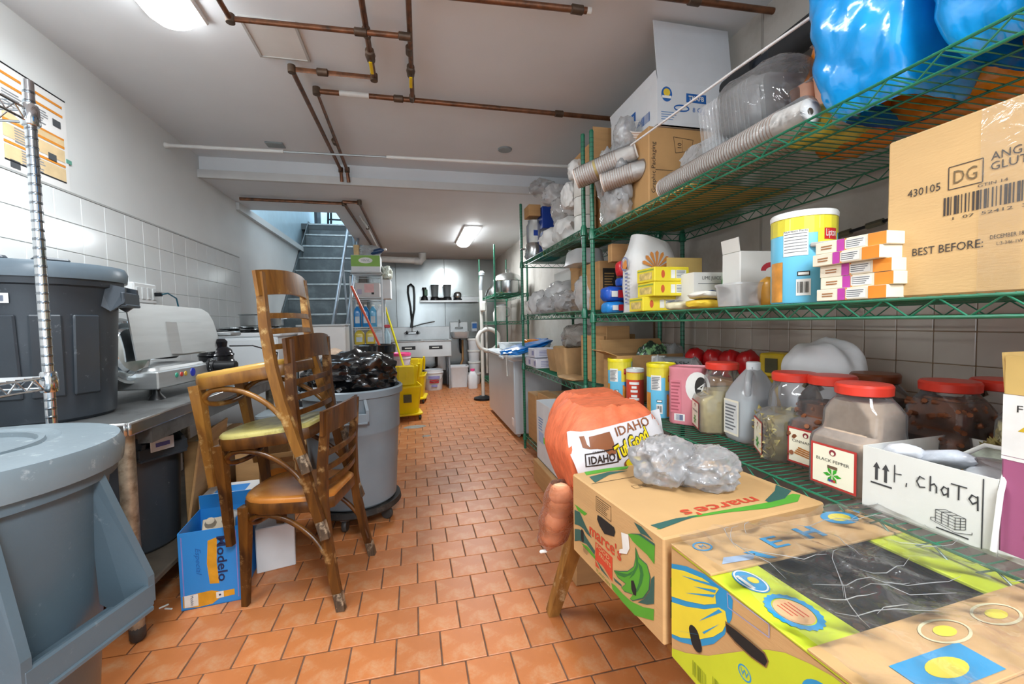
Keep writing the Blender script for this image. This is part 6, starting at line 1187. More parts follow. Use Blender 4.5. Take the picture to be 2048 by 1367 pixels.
t = thing('glass_jar', 'big clear glass jar with a blue label under the small tan carton', 'jar', (1.08, 3.73, zb4+.155)); b = MB(); b.lathe([(.06, 0), (.066, .01), (.066, .15), (.05, .18), (.052, .2), (.03, .2)], 22); b.build('body', film('jar_glass', (.92, .95, .96), .28, .05, 0), t, 40); patch(t, frame((0, -.067, .08), (1, 0, 0), (0, 0, 1)), rect(.04, .05), dbl, 'label')
t = thing('steel_pot', 'small shiny steel pot carrying the glass jar on the rear rack', 'pot', (1.085, 3.73, zb4+.002)); b = MB(); b.lathe([(.07, 0), (.082, .02), (.082, .12), (.07, .15), (.02, .152)], 26); b.build('body', alu, t, 50); b = MB(); b.tube([(-.08, 0, .1), (-.12, 0, .1), (-.12, .04, .1), (-.08, .04, .1)], .006, 6); b.build('handle', alu, t)
# rear rack, second shelf
z = 1.264
for k, (x, y, d, m, lab) in enumerate(((1.10, 2.98, (.18, .34, .16), cb3, 'glossy clear bag of cups on the second shelf of the rear rack'), (1.14, 2.66, (.14, .22, .24), cb4, 'white plastic bag next to the printed brown carton'), (1.08, 3.28, (.16, .26, .13), cb3, 'clear bag of lids beyond the glossy cup bag'), (1.07, 3.55, (.12, .2, .2), cb4, 'tall white plastic bag near the far post of the rear rack'), (1.2, 3.3, (.2, .3, .26), cb4, 'grey plastic bag piled behind the bag of lids'), (1.07, 3.75, (.1, .12, .14), wpr, 'white cardboard box end by the far post'))):
    bag('plastic_bundle', lab, (x, y, z), d, m, 130+k, .2, .5, 4, 'bundle', 'clear bags on the second shelf of the rear rack', R(15*k), 2.4, 2.0, 3.0, 60)
carton('white_carton', 'white carton behind clear bags on the second shelf', (1.36, 3.45, z), (.24, .4, .36), 0, wcard, tape='y'); carton('brown_carton', 'brown carton open at the front behind the clear bags', (1.30, 2.9, z), (.26, .3, .30), 0, cb, open_=True, flaps=(('-x', .1, 20),))
t = thing('plastic_bowl', 'frosted plastic bowl upside down under the top shelf of the rear rack', 'bowl', (1.14, 2.72, z+.31)); b = MB(); b.loft([[Vector((x*k, y*k, zz)) for x, y in rrect(.22, .28, .07)] for zz, k in ((0, 1.04), (.01, 1), (.09, .88), (.1, .8))]); b.build('body', film('frost', (.85, .87, .88), .7, .3, .2), t, 40)
carton('brown_carton', 'flat brown carton carrying the frosted bowl', (1.26, 2.66, z+.3-.0), (.14, .2, .008), 0, cb) if 0 else None
# rear rack, third shelf
z = .802; kp = M('brown_paper', 'b08e63', .8, var=.12, scale=10, bump=.4, bscale=14)
for k, (y, zz) in enumerate(((3.52, 0), (3.70, 0), (3.60, .085))):
    d = (.2, .16, .08); c = carton('white_box', ('white printed box at the front of the small pile on the rear rack', 'white printed box at the far end of the small pile on the rear rack', 'white printed box on top of the small pile on the rear rack')[k], (1.10, y, z+zz), d, R(3*k), M('pale_lilac_box', 'cfd0da', .5, var=.05), group='small white boxes on the rear rack')
    F = face('-x', d); patch(c, F, rect(.05, .04, .03, 0), M('lilac_print', '8d8fb5', .5), 'print'); F = face('-y', d); lines(c, F, .12, .05, 4, M('lilac_print', '8d8fb5', .5), 0, 0)
def paper_bag(label, loc, w_, d_, h, seed, top=1.15):
    t = thing('paper_bag', label, 'bag', loc, R(seed*7 % 20-10), 'brown paper bags on the rear rack'); b = MB(); n = 32
    def f(u, v):
        q = rrect(w_, d_, .02, 7); p = Vector(q[int(u*len(q)) % len(q)]); k = .92+(top-.92)*v+.05*noise.noise(Vector((p.x*20+seed, p.y*20, v*5)))
        return Vector((p.x*k, p.y*k, h*v+(.02*noise.noise(Vector((p.x*30, p.y*30, seed))) if v > .9 else 0)))
    b.grid(f, n, 10); b.quad([f(i/n, 0) for i in range(n)]); b.build('body', kp, t, 30); return t
paper_bag('open brown paper bag standing in the middle of the rear rack shelf', (1.14, 2.93, z), .22, .19, .21, 2); paper_bag('darker brown paper bag half behind the open one', (1.16, 3.24, z), .18, .18, .17, 5)
bag('clear_bag', 'clear bag of brown bundles slumped on the paper bags', (1.22, 3.0, z+.2), (.26, .34, .17), film('smoky_bag', (.75, .7, .64), .5, .12, .9, 18), 150, .2, .25)
for k, (x, y, d, rz, lab) in enumerate(((1.13, 2.56, (.02, .26, .30), 10, 'flattened brown carton leaning beside the rack post'), (1.24, 2.55, (.16, .24, .36), 0, 'tall brown carton behind the flattened one on the rear rack'), (1.40, 2.9, (.16, .5, .3), 0, 'long brown carton at the back of the rear rack shelf'))): carton('brown_carton', lab, (x, y, z), d, R(rz), cb, tape='y' if k else None)
pouch('kraft_sheet', 'flat brown paper sheet over the edge of the rear rack shelf', (1.06, 2.74, z), (.16, .3, .02), kp, (0, 0, 5), 'paper', None, 151)
b = blob((0, 0, 0), (.5, .36, .07), 152, .25, .2, 4, 3); o = b.build('blue_plastic_sheet', M('blue_sheet_film', '1f7fd0', .25, var=.15, bump=.5, bscale=12), None, 50); o.location = (1.06, 3.98, .925); o.rotation_euler = (R(-4), R(-12), R(25)); tag(o, 'blue plastic sheet heaped on the corner of the chest freezer', 'sheet')
b = blob((0, 0, 0), (.16, .12, .04), 153, .25, .2, 3, 3); o = b.build('orange_sheet', oranm, None, 50); o.location = (1.12, 4.02, .99); tag(o, 'scrap of orange plastic on the blue plastic sheet', 'sheet')
carton('white_carton', 'white carton under the blue plastic sheet beside the freezer', (1.11, 4.03, .0), (.2, .22, .92), 0, wcard) if 0 else None
# below the rear rack
z = .132
for k, (x, y, d, lab) in enumerate(((1.12, 3.68, (.2, .26, .42), 'brown carton on the bottom shelf of the rear rack beside the freezer'), (1.15, 3.36, (.24, .3, .46), 'larger brown carton on the bottom shelf of the rear rack'), (1.42, 3.2, (.14, .8, .3), 'long brown carton at the back of the bottom shelf'))): carton('brown_carton', lab, (x, y, z), d, R(k*2), cb, tape='y')
t = thing('white_tub', 'white plastic tub behind the white and green carton', 'tub', (1.42, 2.62, z)); b = MB(); b.lathe([(.1, 0), (.11, .4), (.118, .41), (.118, .43), (.02, .432)], 24); b.build('body', bwhite, t, 35); b = MB(); b.lathe([(.12, .4), (.12, .44), (.02, .442)], 24); b.build('lid', bwhite, t, 35)
carton('brown_carton', 'low brown carton on the floor under the white and green carton', (1.03-.1, 2.78, 0), (.10, .60, .165), 0, cb, tape='y') if 0 else carton('brown_carton', 'low brown carton on the floor under the white and green carton', (.915, 2.76, 0), (.12, .62, .165), 0, cb)
gb_ = (.36, .62, .44); c = carton('produce_carton', 'open white produce carton with a bright green stripe beside the potato sacks', (1.06+.01, 2.77, .168), gb_, 0, M('produce_white', 'd3d6d9', .5, var=.05), open_=True, flaps=(('+x', .06, -10),), flap_mat=M('kraft_inside', 'cfae68', .7, var=.08))
F = face('-x', gb_); patch(c, F, rect(.4, .045, .06, -.045), M('stripe_green', '63cf3a', .45), 'green_stripe'); patch(c, F, rect(.1, .012, .0, -.04), M('teal_print', '2f7f8f', .5), 'teal_print', .0012); ring(c, F, .09, .12, .012, dbl, .16, -.15); patch(c, F, oval(.04, .05, .16, -.165), ylid, 'yellow_dot'); lines(c, F, .12, .1, 5, M('print_blue_grey', '6d8fba', .6), -.2, .06); patch(c, F, rect(.12, .08, -.2, -.04), M('pale_blue_print', '9fb6d6', .5), 'blue_print')
b = MB(); b.tube([(0, 0, 0), (-.012, .01, -.08), (-.014, .0, -.3), (-.012, .02, -.36), (-.014, .045, -.3), (-.012, .03, -.06)], .008, prof=[(1.4, -.12), (1.4, .12), (-1.4, .12), (-1.4, -.12)]); o = b.build('black_strap', black); o.location = (.875, 2.44, .50); tag(o, 'black looped strap hanging in front of the produce carton', 'strap')
# ------------------------------------------------------------------ wooden bench with potato sacks and banana cartons
t = thing('wooden_bench', 'low wooden bench with splayed legs under the banana cartons', 'bench', (.745, .98, 0)); bw = wood('bench_wood', '6b4420', 'a97a3c', 'cbb48a', 1, .45, .6)
b = MB(); b.box((0, 0, .455), (.40, 1.5, .03), .006); b.build('seat', bw, t)
for x, y in ((-.12, .55), (-.12, -.55), (.12, .55), (.12, -.55)): b = MB(); s_ = 1 if x > 0 else -1; q = 1 if y > 0 else -1; b.tube([(x+s_*.105, y+q*.09, 0), (x, y, .445)], [.021, .029], prof=[(1, -1), (1, 1), (-1, 1), (-1, -1)], up=(1, 0, 0)); b.build('leg', bw, t)
b = MB(); b.box((0, .52, .4), (.26, .025, .06)); b.build('rail', bw, t); b = MB(); b.box((0, -.52, .4), (.26, .025, .06)); b.build('rail', bw, t)
meshm = M('potato_mesh', 'dd7048', .6, var=.16, scale=26, bump=.5, bscale=60, stretch=(1, 2.5, 1))
sackw = M('sack_white_film', 'dcd8da', .3, var=.05, bump=.3, bscale=10)
def sack(label, loc, d, seed, rz, panel=True):
    t = thing('potato_sack', label, 'sack', loc, R(rz), 'potato sacks on the bench'); Q_ = 5.5
    def s_(v): return sin(pi*(.1+.86*max(0, min(1, v))))**.28
    def f(u, v):
        a = 2*pi*u; k = (abs(cos(a))**Q_+abs(sin(a))**Q_)**(-1/Q_); n = 1+.02*noise.noise(Vector((cos(a)*3+seed, sin(a)*3, v*4)))+(.03*noise.noise(Vector((cos(a)*6+seed, sin(a)*6, v*6))) if sin(a) > -.5 else 0)
        lx = 1-(.34*max(0, .62-v)/.62 if cos(a) < 0 else 0)
        return Vector((d[0]/2*cos(a)*k*s_(v)*n*lx, d[1]/2*sin(a)*k*s_(v)*n, d[2]*v+.012*noise.noise(Vector((cos(a)*4*v, sin(a)*4*v, seed)))))
    def front(x, z, off):
        s = s_(z/d[2]); return -d[1]/2*s*(1-min(.98, abs(x)/(d[0]/2*s))**Q_)**(1/Q_)*1.012-off
    b = MB(); b.grid(f, 64, 30); b.quad([f(i/64, 1) for i in range(64)]); b.build('mesh_body', meshm, t, 60)
    if panel:
        b = MB()
        def g(u, v): z = .10+v*(.235+.05*u); x = -.196*(1-.34*max(0, .62-z/d[2])/.62)*(1-u)+.196*u; return Vector((x, front(x, z, .004+.002*noise.noise(Vector((u*6, v*4, seed)))), z))
        b.grid(g, 30, 12); b.build('printed_panel', sackw, t, 60)
    return t, front
t, front = sack('potato sack with orange mesh top and a white Idaho panel on the bench end', (.712, 1.54, .47), (.42, .36, .415), 3, 3)
F = frame((0, 0, 0), (1, 0, 0), (0, 0, 1)); br = M('sack_brown', '8a5230', .5, var=.12); kk = M('sack_black', '2b1d16', .5); yy = M('sack_yellow', 'e6d01f', .45); n0 = set(bpy.data.objects)
text(t, F, 'IDAHO', .03, br, .065, .347, R(11), w=.145, bold=.01, off=.004)
patch(t, F, [(-.14, .325), (-.125, .328), (-.12, .30), (-.11, .29), (-.11, .325), (-.03, .337), (-.02, .30), (-.015, .262), (-.04, .258), (-.06, .28), (-.085, .285), (-.11, .285), (-.135, .29)], br, 'state_outline', .003)
text(t, F, 'GROWN IN', .008, kk, -.075, .274, R(3), w=.06, off=.005); text(t, F, 'IDAHO', .026, kk, -.07, .25, R(3), w=.10, bold=.02, off=.005); strokes(t, F, [[(-.13, .228), (-.01, .234), (-.012, .28), (-.13, .268), (-.13, .228)]], .004, kk, off=.004)
text(t, F, 'Tuf Good', .045, yy, .052, .293, R(24), w=.15, bold=.035, off=.006, shear=.25); text(t, F, 'Tuf Good', .048, kk, .052, .293, R(24), w=.157, bold=.07, off=.005, shear=.25)
patch(t, F, oval(.08, .04, .06, .225), yy, 'printed_potato', .005); patch(t, F, oval(.09, .048, .058, .222), br, 'potato_shade', .004)
for o in set(bpy.data.objects)-n0:
    bm = bmesh.new(); bm.from_mesh(o.data); bmesh.ops.triangulate(bm, faces=bm.faces); bmesh.ops.subdivide_edges(bm, edges=[e for e in bm.edges if e.calc_length() > .012], cuts=3, use_grid_fill=True); bm.to_mesh(o.data); bm.free()
    for p in o.data.vertices: p.co.x -= .027; off = p.co.z; p.co.z = -front(p.co.x, p.co.y, off*.8+.005)
sack('second potato sack with orange mesh standing behind the first', (.80, 1.85, .47), (.40, .24, .40), 9, 8, False)
carton('support_carton', 'brown carton on the floor propping up the second potato sack', (.82, 1.86, 0), (.28, .2, .468), 0, cb)
rp = random.Random(5); ptm = M('potato_skin', 'e8c39a', .7, var=.12, scale=14, bump=.3, rnd=.08)
tt = thing('mesh_tail', 'hanging tail of orange mesh full of potatoes at the bench end', 'sack', (.53, 1.50, .60))
def tf(u, v):
    a = 2*pi*u; r = .055*(.35+.8*sin(pi*min(1, .12+v*.8))**.7)*(1+.16*abs(sin(v*9)))*(1 if v < .85 else 1-(v-.85)*5.0); return Vector((-.055*v*v-.012+r*cos(a), -.02+r*.9*sin(a), -.25*v))
b = MB(); b.grid(tf, 20, 28); b.build('mesh', film('mesh_film', (.9, .32, .14), .22, .5, .6, 60, gain=.3), tt, 60); b = MB(); b.box((-.085, -.02, -.253), (.03, .012, .012), .004); b.build('tie', wpr, tt)
for k, v in enumerate((.16, .38, .58, .78)):
    c_ = tf(.25, v)*.5+tf(.75, v)*.5; o = blob((0, 0, -.035), (.088, .08, .07), 170+k, .1, .02, 3, 2.2, flat=False).build('potato', ptm, None, 60); o.location = Vector((.53, 1.50, .60))+c_+Vector((.0, 0, -.0)); tag(o, ('uppermost potato in the hanging mesh tail', 'second potato from the top in the hanging mesh tail', 'third potato from the top in the hanging mesh tail', 'lowest potato in the hanging mesh tail')[k], 'potato', 'potatoes in the mesh tail')
# Marce's banana carton
mb_ = (.495, .425, .242); bc = M('banana_cardboard', 'c49c69', .7, var=.07, scale=4, bump=.12, bscale=40, stretch=(1, 1, 5))
c = carton('banana_carton', "closed brown banana carton with green print and red lettering", (.735, 1.04, .485), mb_, R(6.2), bc)
dg = M('print_dark_green', '2f5a52', .6, var=.08); lg = M('print_leaf_green', '4f9a2e', .6, var=.08); rd = M('print_red', 'c4452b', .6)
hole = M('hole_black', '1a1511', .9); edge = M('torn_edge', '7d5c38', .9)
def handhole(c, F, w_, h_, u, v, ang=0):
    pts = [(x, y) for x, y in rrect(w_, h_, min(w_, h_)*.49)]; ca, sa = cos(ang), sin(ang); pts = [(u+x*ca-y*sa, v+x*sa+y*ca) for x, y in pts]; m = [(u+(x-u)*1.06, v+(y-v)*1.1) for x, y in pts]
    patch(c, F, m, edge, 'cut_edge', .0009); b = MB(); b.loft([[Vector((x, y, zz)) for x, y in pts] for zz in (.0012, -.012)], caps=False); b.quad([Vector((x, y, .0013)) for x, y in pts]); b.build('hand_hole', hole, c, T=F)
F = face('-x', mb_)
text(c, F, "marce's", .034, rd, -.028, -.001, R(1), w=.16, bold=.02)
patch(c, F, [(-.0615, .0557), (-.0425, .0583), (-.0022, .0584), (.0207, .0581), (.0262, .0478), (.0204, .0333), (.0012, .0274), (-.0268, .0185), (-.0514, .0295), (-.064, .0421)], hole, 'hand_hole', .0014); handhole(c, F, .018, .036, -.1514, -.0467); 
for n, m, o_, q in (('leaf_print', lg, .0008, [(-.1774, .0197), (-.2, .03), (-.1205, .034), (-.1375, .0207)]), ('leaf_print', dg, .001, [(-.2, .012), (-.1672, .019), (-.1333, -.0053), (-.0964, -.0274), (-.1243, -.0277), (-.1434, -.0221), (-.1683, -.0237), (-.2, -.0328)]),
    ('leaf_print', dg, .001, [(-.2001, -.0483), (-.1686, -.035), (-.1437, -.032), (-.1294, -.0397), (-.0791, -.0551), (-.0816, -.0681), (-.1251, -.0594), (-.1696, -.0703), (-.2012, -.0871)]), ('leaf_print', lg, .001, [(-.1595, -.0728), (-.1204, -.0643), (-.0772, -.0705), (-.0796, -.0799), (-.1255, -.0765)]),
    ('red_block', rd, .001, [(-.075, -.0263), (.0111, -.0273), (.01, -.093), (-.0347, -.0774), (-.0409, -.0762), (-.0774, -.0799)]), ('red_block', rd, .001, [(-.0775, -.0822), (-.0517, -.0948), (-.0756, -.0976)]), ('leaf_print', dg, .0014, [(-.0686, -.0775), (-.0009, -.095), (-.0454, -.0924)]),
    ('torn_sticker', wpr, .0018, [(.0536, .0607), (.0846, .0692), (.0893, .0372), (.0773, .0169), (.0438, .0016), (.0458, .0131), (.0601, .0214)]), ('leaf_tip', dg, .0012, [(.1064, .1102), (.1361, .1129), (.1797, .0997), (.151, .0989), (.1329, .0951)]), ('banana_leaf', lg, .001, [(.0813, .0697), (.1267, .0912), (.1838, .0925), (.1821, .0475), (.1565, .0562), (.1202, .0588), (.101, .0611)]),
    ('leaf_outline', dg, .0014, [(.088, .0739), (.1329, .0941), (.1838, .0959), (.1838, .0907), (.1267, .0882)]), ('dark_sweep', dg, .001, [(.182, .0215), (.1706, .0075), (.1646, -.0243), (.1437, -.0563), (.1188, -.0798), (.1555, -.0622), (.1801, -.0446)]), ('dark_sweep', dg, .001, [(.0148, -.0783), (.0517, -.076), (.0534, -.0813), (.0223, -.0848)]),
    ('green_sweep', lg, .0009, [(.0049, -.0993), (.0221, -.0956), (.0585, -.097), (.0927, -.0943), (.1405, -.0777), (.18, -.0568), (.1784, -.0845), (.1087, -.119), (.0581, -.119), (.0104, -.1135)]),
    ('banana_outline', dg, .0012, [(.1122, .0525), (.1261, .0346), (.1563, .0335), (.1683, .0107), (.1637, -.0232), (.1427, -.0563), (.0994, -.089), (.0884, -.0902), (.1008, -.0718), (.0656, -.0863), (.0513, -.0844), (.0699, -.0634), (.0354, -.0673), (.0169, -.0586), (.0449, -.0442), (.0801, -.0244), (.1048, .0005), (.1115, .0239)]),
    ('printed_banana', lg, .0015, [(.1122, .0499), (.1261, .0326), (.1563, .0315), (.1663, .0107), (.1617, -.0222), (.1407, -.0543), (.0994, -.087), (.0894, -.0882), (.1028, -.0698), (.0656, -.0843), (.0533, -.0834), (.0729, -.0614), (.0374, -.0653), (.0189, -.0576), (.0449, -.0462), (.0801, -.0264), (.1068, .0005), (.1135, .0239)])):
    patch(c, F, q, m, n, o_)
bgd = M('banana_dark_green', '2c6f35', .6)
for q in ([(.1122, .0499), (.123, .029), (.1228, .0093), (.1066, -.0195), (.0867, -.041), (.1001, -.0192), (.1149, .0089), (.1136, .0319)], [(.1229, .0211), (.1383, .0178), (.1442, .0019), (.1379, -.021), (.1222, -.05), (.1094, -.0638), (.1256, -.0283), (.132, -.0012)], [(.0189, -.0576), (.0449, -.0483), (.08, -.0326), (.1068, -.0075), (.0935, -.027), (.0661, -.0488), (.0375, -.0589)]): patch(c, F, q, bgd, 'banana_shade', .0018)
handhole(c, F, .022, .036, .1046, -.0526); patch(c, F, [(.095, -.04), (.105, -.034), (.116, -.05), (.115, -.066), (.104, -.07), (.096, -.06)], hole, 'hand_hole', .0021)
text(c, F, 'FOOD', .012, bc, -.0359, -.036, R(-2), w=.066, off=.0014, bold=.02); text(c, F, 'FRUITS', .011, bc, -.0259, -.053, R(-3), w=.06, off=.0014, bold=.02)
text(c, F, 'PLANTAIN', .010, M('print_olive', '7d8f2f', .6), -.0373, -.1075, R(-2), w=.07)
frameline(c, F, .075, .04, .0015, kk, -.0319, .0859); lines(c, F, .065, .032, 6, kk, -.0319, .0859, t=.3); lines(c, F, .035, .018, 4, kk, -.13, -.083, t=.3)
F = face('-y', mb_); patch(c, F, [(-.23, -.02), (-.1, -.02), (.0, -.06), (-.1, -.08), (-.23, -.06)], dg, 'dark_print'); patch(c, F, [(-.23, .03), (.1, .02), (.2, -.01), (.0, .0), (-.23, .01)], lg, 'green_print')
F = face('+z', mb_)
text(c, F, "marce's", .036, rd, -.01, -.137, pi+R(-1), w=.235, bold=.02)
for n, m, o_, q in (('green_swoosh', lg, .0008, [(.236, -.158), (.1898, -.185), (.0826, -.1862), (-.0234, -.1674), (-.1333, -.1573), (-.2277, -.1768), (-.2359, -.1736), (-.126, -.1492), (-.0105, -.1549), (.1127, -.1611), (.2234, -.1453)]), ('dark_swoosh', dg, .001, [(-.2365, -.1534), (-.159, -.1471), (-.0964, -.1554), (-.1489, -.1619), (-.2277, -.1768)]), ('dark_swoosh', dg, .001, [(.1185, -.1505), (.1983, -.1136), (.2381, -.0844), (.2394, -.1303), (.1755, -.1603), (.1172, -.1629)]),
    ('green_swoosh', lg, .0008, [(-.2072, .2102), (-.1173, .2119), (-.049, .2037), (-.0703, .1828), (-.1366, .1871), (-.2155, .1827)]), ('dark_swoosh', dg, .001, [(-.2141, .1672), (-.1338, .1826), (-.0762, .1694), (-.1505, .159), (-.2218, .1192)]), ('dark_swoosh', dg, .001, [(.1277, .172), (.2144, .1885), (.242, .2021), (.242, .182), (.2129, .1681), (.1135, .1564)])): patch(c, F, q, m, n, o_)
strokes(c, F, [[(-.235, .115), (-.08, .118), (-.05, .1), (.12, .1), (.15, .118), (.24, .118)]], .002, hole); handhole(c, F, .10, .035, .06, .06)
frameline(c, F, .06, .02, .0012, kk, -.11, .05); text(c, F, 'MB', .012, kk, -.11, .05); text(c, F, 'MB', .014, kk, .17, .06)
# clear plastic bag on it
pbm = film('soft_bag_film', (.98, .98, 1), .26, .08, .6, 16, gloss=1)
o = bag('plastic_bag', "larger bunched translucent plastic bag on the closed banana carton", (.695, 1.085, .729), (.17, .16, .13), pbm, 181, .25, .6, 5, 'bag', None, R(30), 2.3, 1.8, 2.6, 70); bag('plastic_bag', "lower bunched translucent plastic bag nearer the red lettering on the closed carton", (.795, 1.03, .729), (.18, .15, .105), pbm, 182, .25, .6, 5, 'bag', None, R(15), 2.3, 1.8, 2.6, 70)
# yellow green banana carton with an open top
qb = (.52, .42, .24); c = thing('banana_carton', 'brown banana carton with yellow and blue print, open top and black liner', 'box', (.790, .588, .478), R(3.4))
b = MB(); x, y, z = qb; b.box((0, 0, .003), (x, y, .006)); b.box((-x/2+.003, 0, z/2), (.006, y, z)); b.box((x/2-.003, 0, z/2), (.006, y, z)); b.box((0, y/2-.003, z/2), (x-.012, .006, z)); b.box((0, -y/2+.003, z/2), (x-.012, .006, z)); b.build('body', bc, c)
lime = M('print_lime', 'c2cf2f', .55, var=.08, scale=6)
for q, m, n in (((-x/2+.055, 0, z, .11, y, .006), lime, 'side_strip'), ((x/2-.055, 0, z, .11, y, .006), lime, 'side_strip'), ((0, y/2-.058, z+.006, x+.004, .116, .005), bc, 'top_flap'), ((0, -y/2+.058, z+.006, x+.004, .116, .005), bc, 'top_flap')):
    b = MB(); b.box((q[0], q[1], q[2]), (q[3], q[4], q[5]), .001); b.build(n, m, c)
cy = M('print_blue', '2490c4', .55, var=.06); yb_ = M('print_banana_yellow', 'e2cf3a', .55, var=.06)
F = face('-x', qb)
patch(c, F, [(-.209, .0846), (-.1632, .1044), (-.112, .1178), (-.0795, .117), (-.0536, .119), (-.0432, .111), (-.0451, .0769), (-.0574, .0483), (-.0616, .0351), (-.0881, -.0016), (-.1266, -.0357), (-.1802, -.0662), (-.209, -.0774)], cy, 'blue_field')
for q in ([(-.209, .0744), (-.1687, .0918), (-.1168, .1071), (-.0885, .1098), (-.075, .1112), (-.0839, .0954), (-.0816, .0796), (-.1119, .0582), (-.1633, .0323), (-.209, .0132)], [(-.209, .0009), (-.1633, .0209), (-.1118, .0492), (-.0749, .0771), (-.0597, .0803), (-.0554, .0631), (-.066, .0388), (-.0882, .0124), (-.1266, -.021), (-.1802, -.0564), (-.209, -.0691)]): patch(c, F, q, yb_, 'yellow_banana', .0012)
for q in ([(-.1771, .0775), (-.0839, .1143), (-.0817, .1105), (-.1368, .0898)], [(-.142, .0757), (-.0817, .1054), (-.0839, .0988)], [(-.166, .0477), (-.0839, .0954), (-.0884, .0873)], [(-.1266, .0157), (-.0749, .0737), (-.0661, .0744)], [(-.2026, -.0558), (-.1368, -.0173), (-.1266, -.0118)], [(-.1167, .0008), (-.0726, .0478), (-.1118, .0007)]): patch(c, F, q, cy, 'blue_streak', .0016)
handhole(c, F, .03, .046, -.1368, -.0266, R(20)); patch(c, F, [(-.0595, .0627), (-.0369, .0665), (-.0023, .0675), (.0235, .0677), (.0307, .0585), (.0264, .044), (-.0021, .0386), (-.0367, .038), (-.0573, .0438)], edge, 'cut_edge', .0016); patch(c, F, [(-.0575, .0597), (-.0369, .0625), (-.0023, .0645), (.0225, .0647), (.0287, .0575), (.0244, .046), (-.0021, .0416), (-.0367, .042), (-.0553, .0458)], hole, 'hand_hole', .002)
strokes(c, F, [[(-.0556, .1161), (.0304, .1185), (.0306, .0974), (-.0534, .0912), (-.0556, .1161)]], .0018, M('print_lavender', '9aa0c4', .5))
patch(c, F, [(-.209, -.118), (-.209, -.101), (-.1634, -.0769), (-.1021, -.0352), (-.053, .0078), (-.0096, .0456), (.0257, .0738), (.0578, .0935), (.0982, .1077), (.1291, .1152), (.209, .118), (.209, -.118)], lime, 'lime_field')
bars(c, F, .04, .03, M('olive_bar', '8a9a1f', .6), -.124, -.0909, 9, 4, off=.0014); bars(c, F, .04, .03, M('olive_bar', '8a9a1f', .6), -.07, -.08, 9, 6, off=.0014); ring(c, F, .028, .026, .0025, cy, -.0168, .0003); text(c, F, 'W', .012, cy, -.0168, .0003, off=.0014); ring(c, F, .08, .07, .012, cy, .125, .06); patch(c, F, oval(.054, .044, .125, .06), yb_, 'yellow_oval', .0012)
F = frame((-x/2+.055, 0, z+.0035), (0, -1, 0), (1, 0, 0))
for u, sun in ((-.06, 0), (.025, 1), (.15, 0)):
    if sun: ring(c, F, .085, .075, .009, cy, u, 0, 44, 'sun_ring', .001, .07); patch(c, F, oval(.062, .055, u, 0), M('peach_print', 'd9a878', .5), 'peach_disc'); lines(c, F, .04, .03, 4, rd, u, 0, t=.3)
    else: patch(c, F, oval(.07, .05, u, 0), cy, 'blue_oval'); ring(c, F, .066, .046, .003, wpr, u, 0, off=.0014); patch(c, F, rect(.04, .007, u, -.012), wpr, 'white_band', .0014); patch(c, F, oval(.02, .018, u, .006), yb_, 'yellow_dot', .0015)
F = frame((0, y/2-.058, z+.009), (1, 0, 0), (0, 1, 0))
ring(c, F, .042, .034, .004, cy, -.21, .025); text(c, F, 'M', .013, cy, -.21, .025); patch(c, F, [(-.15, -.02), (-.128, -.02), (-.1, -.055), (-.12, -.052)], cy, 'blue_stroke'); text(c, F, 'E', .042, cy, -.055, -.008, w=.04, bold=.01); text(c, F, 'H', .042, cy, .05, .0, w=.05, bold=.04); patch(c, F, oval(.09, .06, .18, .03), cy, 'blue_badge'); patch(c, F, oval(.055, .036, .18, .03), yb_, 'yellow_badge', .0012); patch(c, F, [(-.22, -.04), (-.15, -.045), (-.13, -.03), (-.2, -.022)], M('print_pale_blue', '9fb4cf', .55), 'pale_mark')
F = frame((0, -y/2+.058, z+.009), (1, 0, 0), (0, 1, 0))
for u, v in ((-.04, .02), (.08, .02)): ring(c, F, .09, .045, .004, M('print_cream', 'd9cfa8', .5), u, v); patch(c, F, oval(.04, .02, u, v), yb_, 'yellow_dot')
patch(c, F, rect(.14, .05, -.12, -.025), cy, 'blue_panel'); patch(c, F, oval(.07, .03, -.12, -.025), yb_, 'yellow_oval', .0012)
lin_ = M('black_liner', '0b0b0d', .16, var=.2, bump=1.0, bscale=45, spec=1.0)
def lf(u, v): X = -.2+.4*u; Y = -.15+.3*v; return Vector((X, Y, .225-.012*(1-abs(u-.5)*2)+.022*noise.noise(Vector((X*20+Y*12, Y*12, 1.3)))+.016*abs(noise.noise(Vector((X*30, Y*22+X*12, 4.1))))-.012))
b = MB(); b.grid(lf, 48, 36); lo = b.build('black_liner', lin_, c, 70)
b = MB()
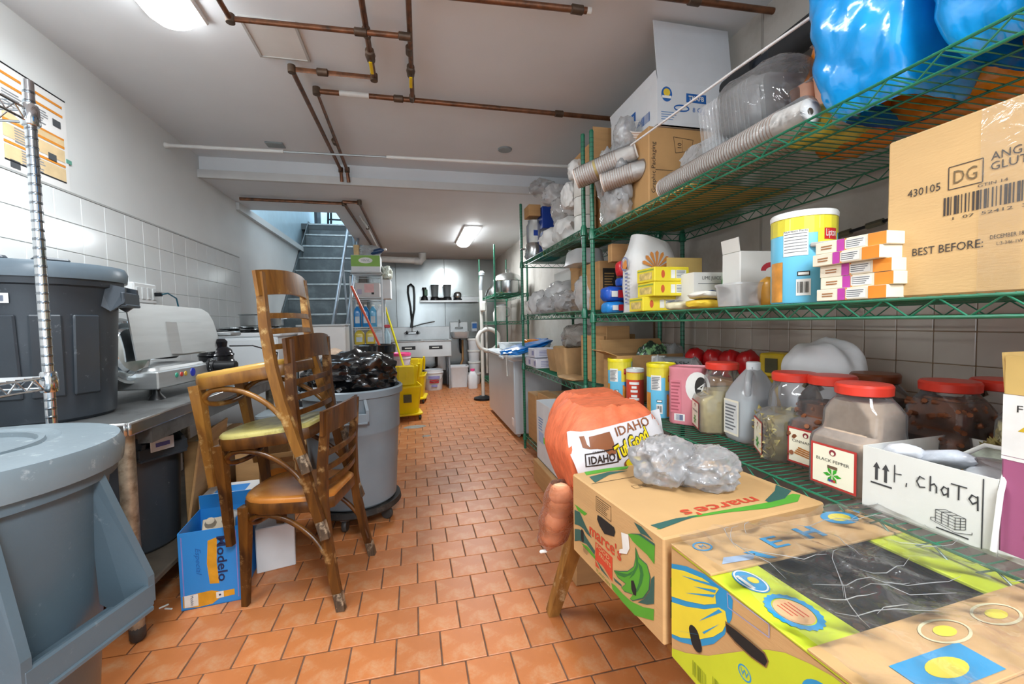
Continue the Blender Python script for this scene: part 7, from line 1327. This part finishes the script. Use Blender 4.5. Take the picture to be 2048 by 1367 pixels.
for X, Y in ((-.1, .05), (-.08, -.04), (.02, .07), (.05, -.02), (-.02, -.06), (.12, .03)): p = lf((X+.2)/.4, (Y+.15)/.3); b.lathe([(.009, .0015), (.001, .0016)], 10, p)
b.build('vent_hole', M('liner_hole', '3a2418', .9), lo)['kind'] = 'stuff'
def pf_(u, v):
    X = -.27+.56*u; Y = -.27+.46*v; w_ = noise.noise(Vector((X*9, Y*9, 7.7))); r_ = abs(noise.noise(Vector((X*16+Y*9, Y*16-X*6, 2.2))))
    return Vector((X+.03*noise.noise(Vector((Y*10, 3, X*4))), Y+.03*noise.noise(Vector((X*10, 8, Y*4))), z+.02+.016*w_+.022*(.5-r_)))
b = MB(); b.grid(pf_, 60, 48); o = b.build('plastic_sheet', film('sheet_film', (.95, .95, .95), .02, .05, .2, 14, gain=.10, tint=(.99, .99, .99), gloss=.1), None, 70); o.location = (.790, .588, .478+.008); o.rotation_euler.z = R(3.4); tag(o, 'crumpled clear plastic sheet spread over the open banana carton', 'sheet')
rq = random.Random(12); b = MB()
def sheet_at(X, Y): return pf_((X+.27)/.56, (Y+.27)/.46)+Vector((0, 0, .002))
for k in range(26):
    X, Y = rq.uniform(-.2, .25), rq.uniform(-.24, .17); a = rq.uniform(-.6, .3)+(0 if k % 3 else 1.2); l = rq.uniform(.06, .18)
    pts = [sheet_at(X+cos(a+.08*sin(i))*l*i/5, min(.18, max(-.26, Y+sin(a)*l*i/5))) for i in range(6)]; b.tube(pts, [.0002, .0005, .0008, .0007, .0005, .0002], 4)
b.build('fold_highlight', film('highlight_film', (.97, .97, .97), .32, .1, 0), o, 60)['kind'] = 'stuff'  # pale threads standing in for highlight streaks along the sheet's folds

o = blob((0, 0, 0), (.3, .12, .03), 190, .1, .2, 4, 4).build('coarse_mat', M('coarse_brown_fibre', '5d5348', .9, var=.5, scale=70, bump=.8, bscale=60), None, 50); o.location = (1.0, .335, .735); o.rotation_euler.z = R(12); tag(o, 'coarse brown fibre scrap on the near edge of the open banana carton', 'scrap')
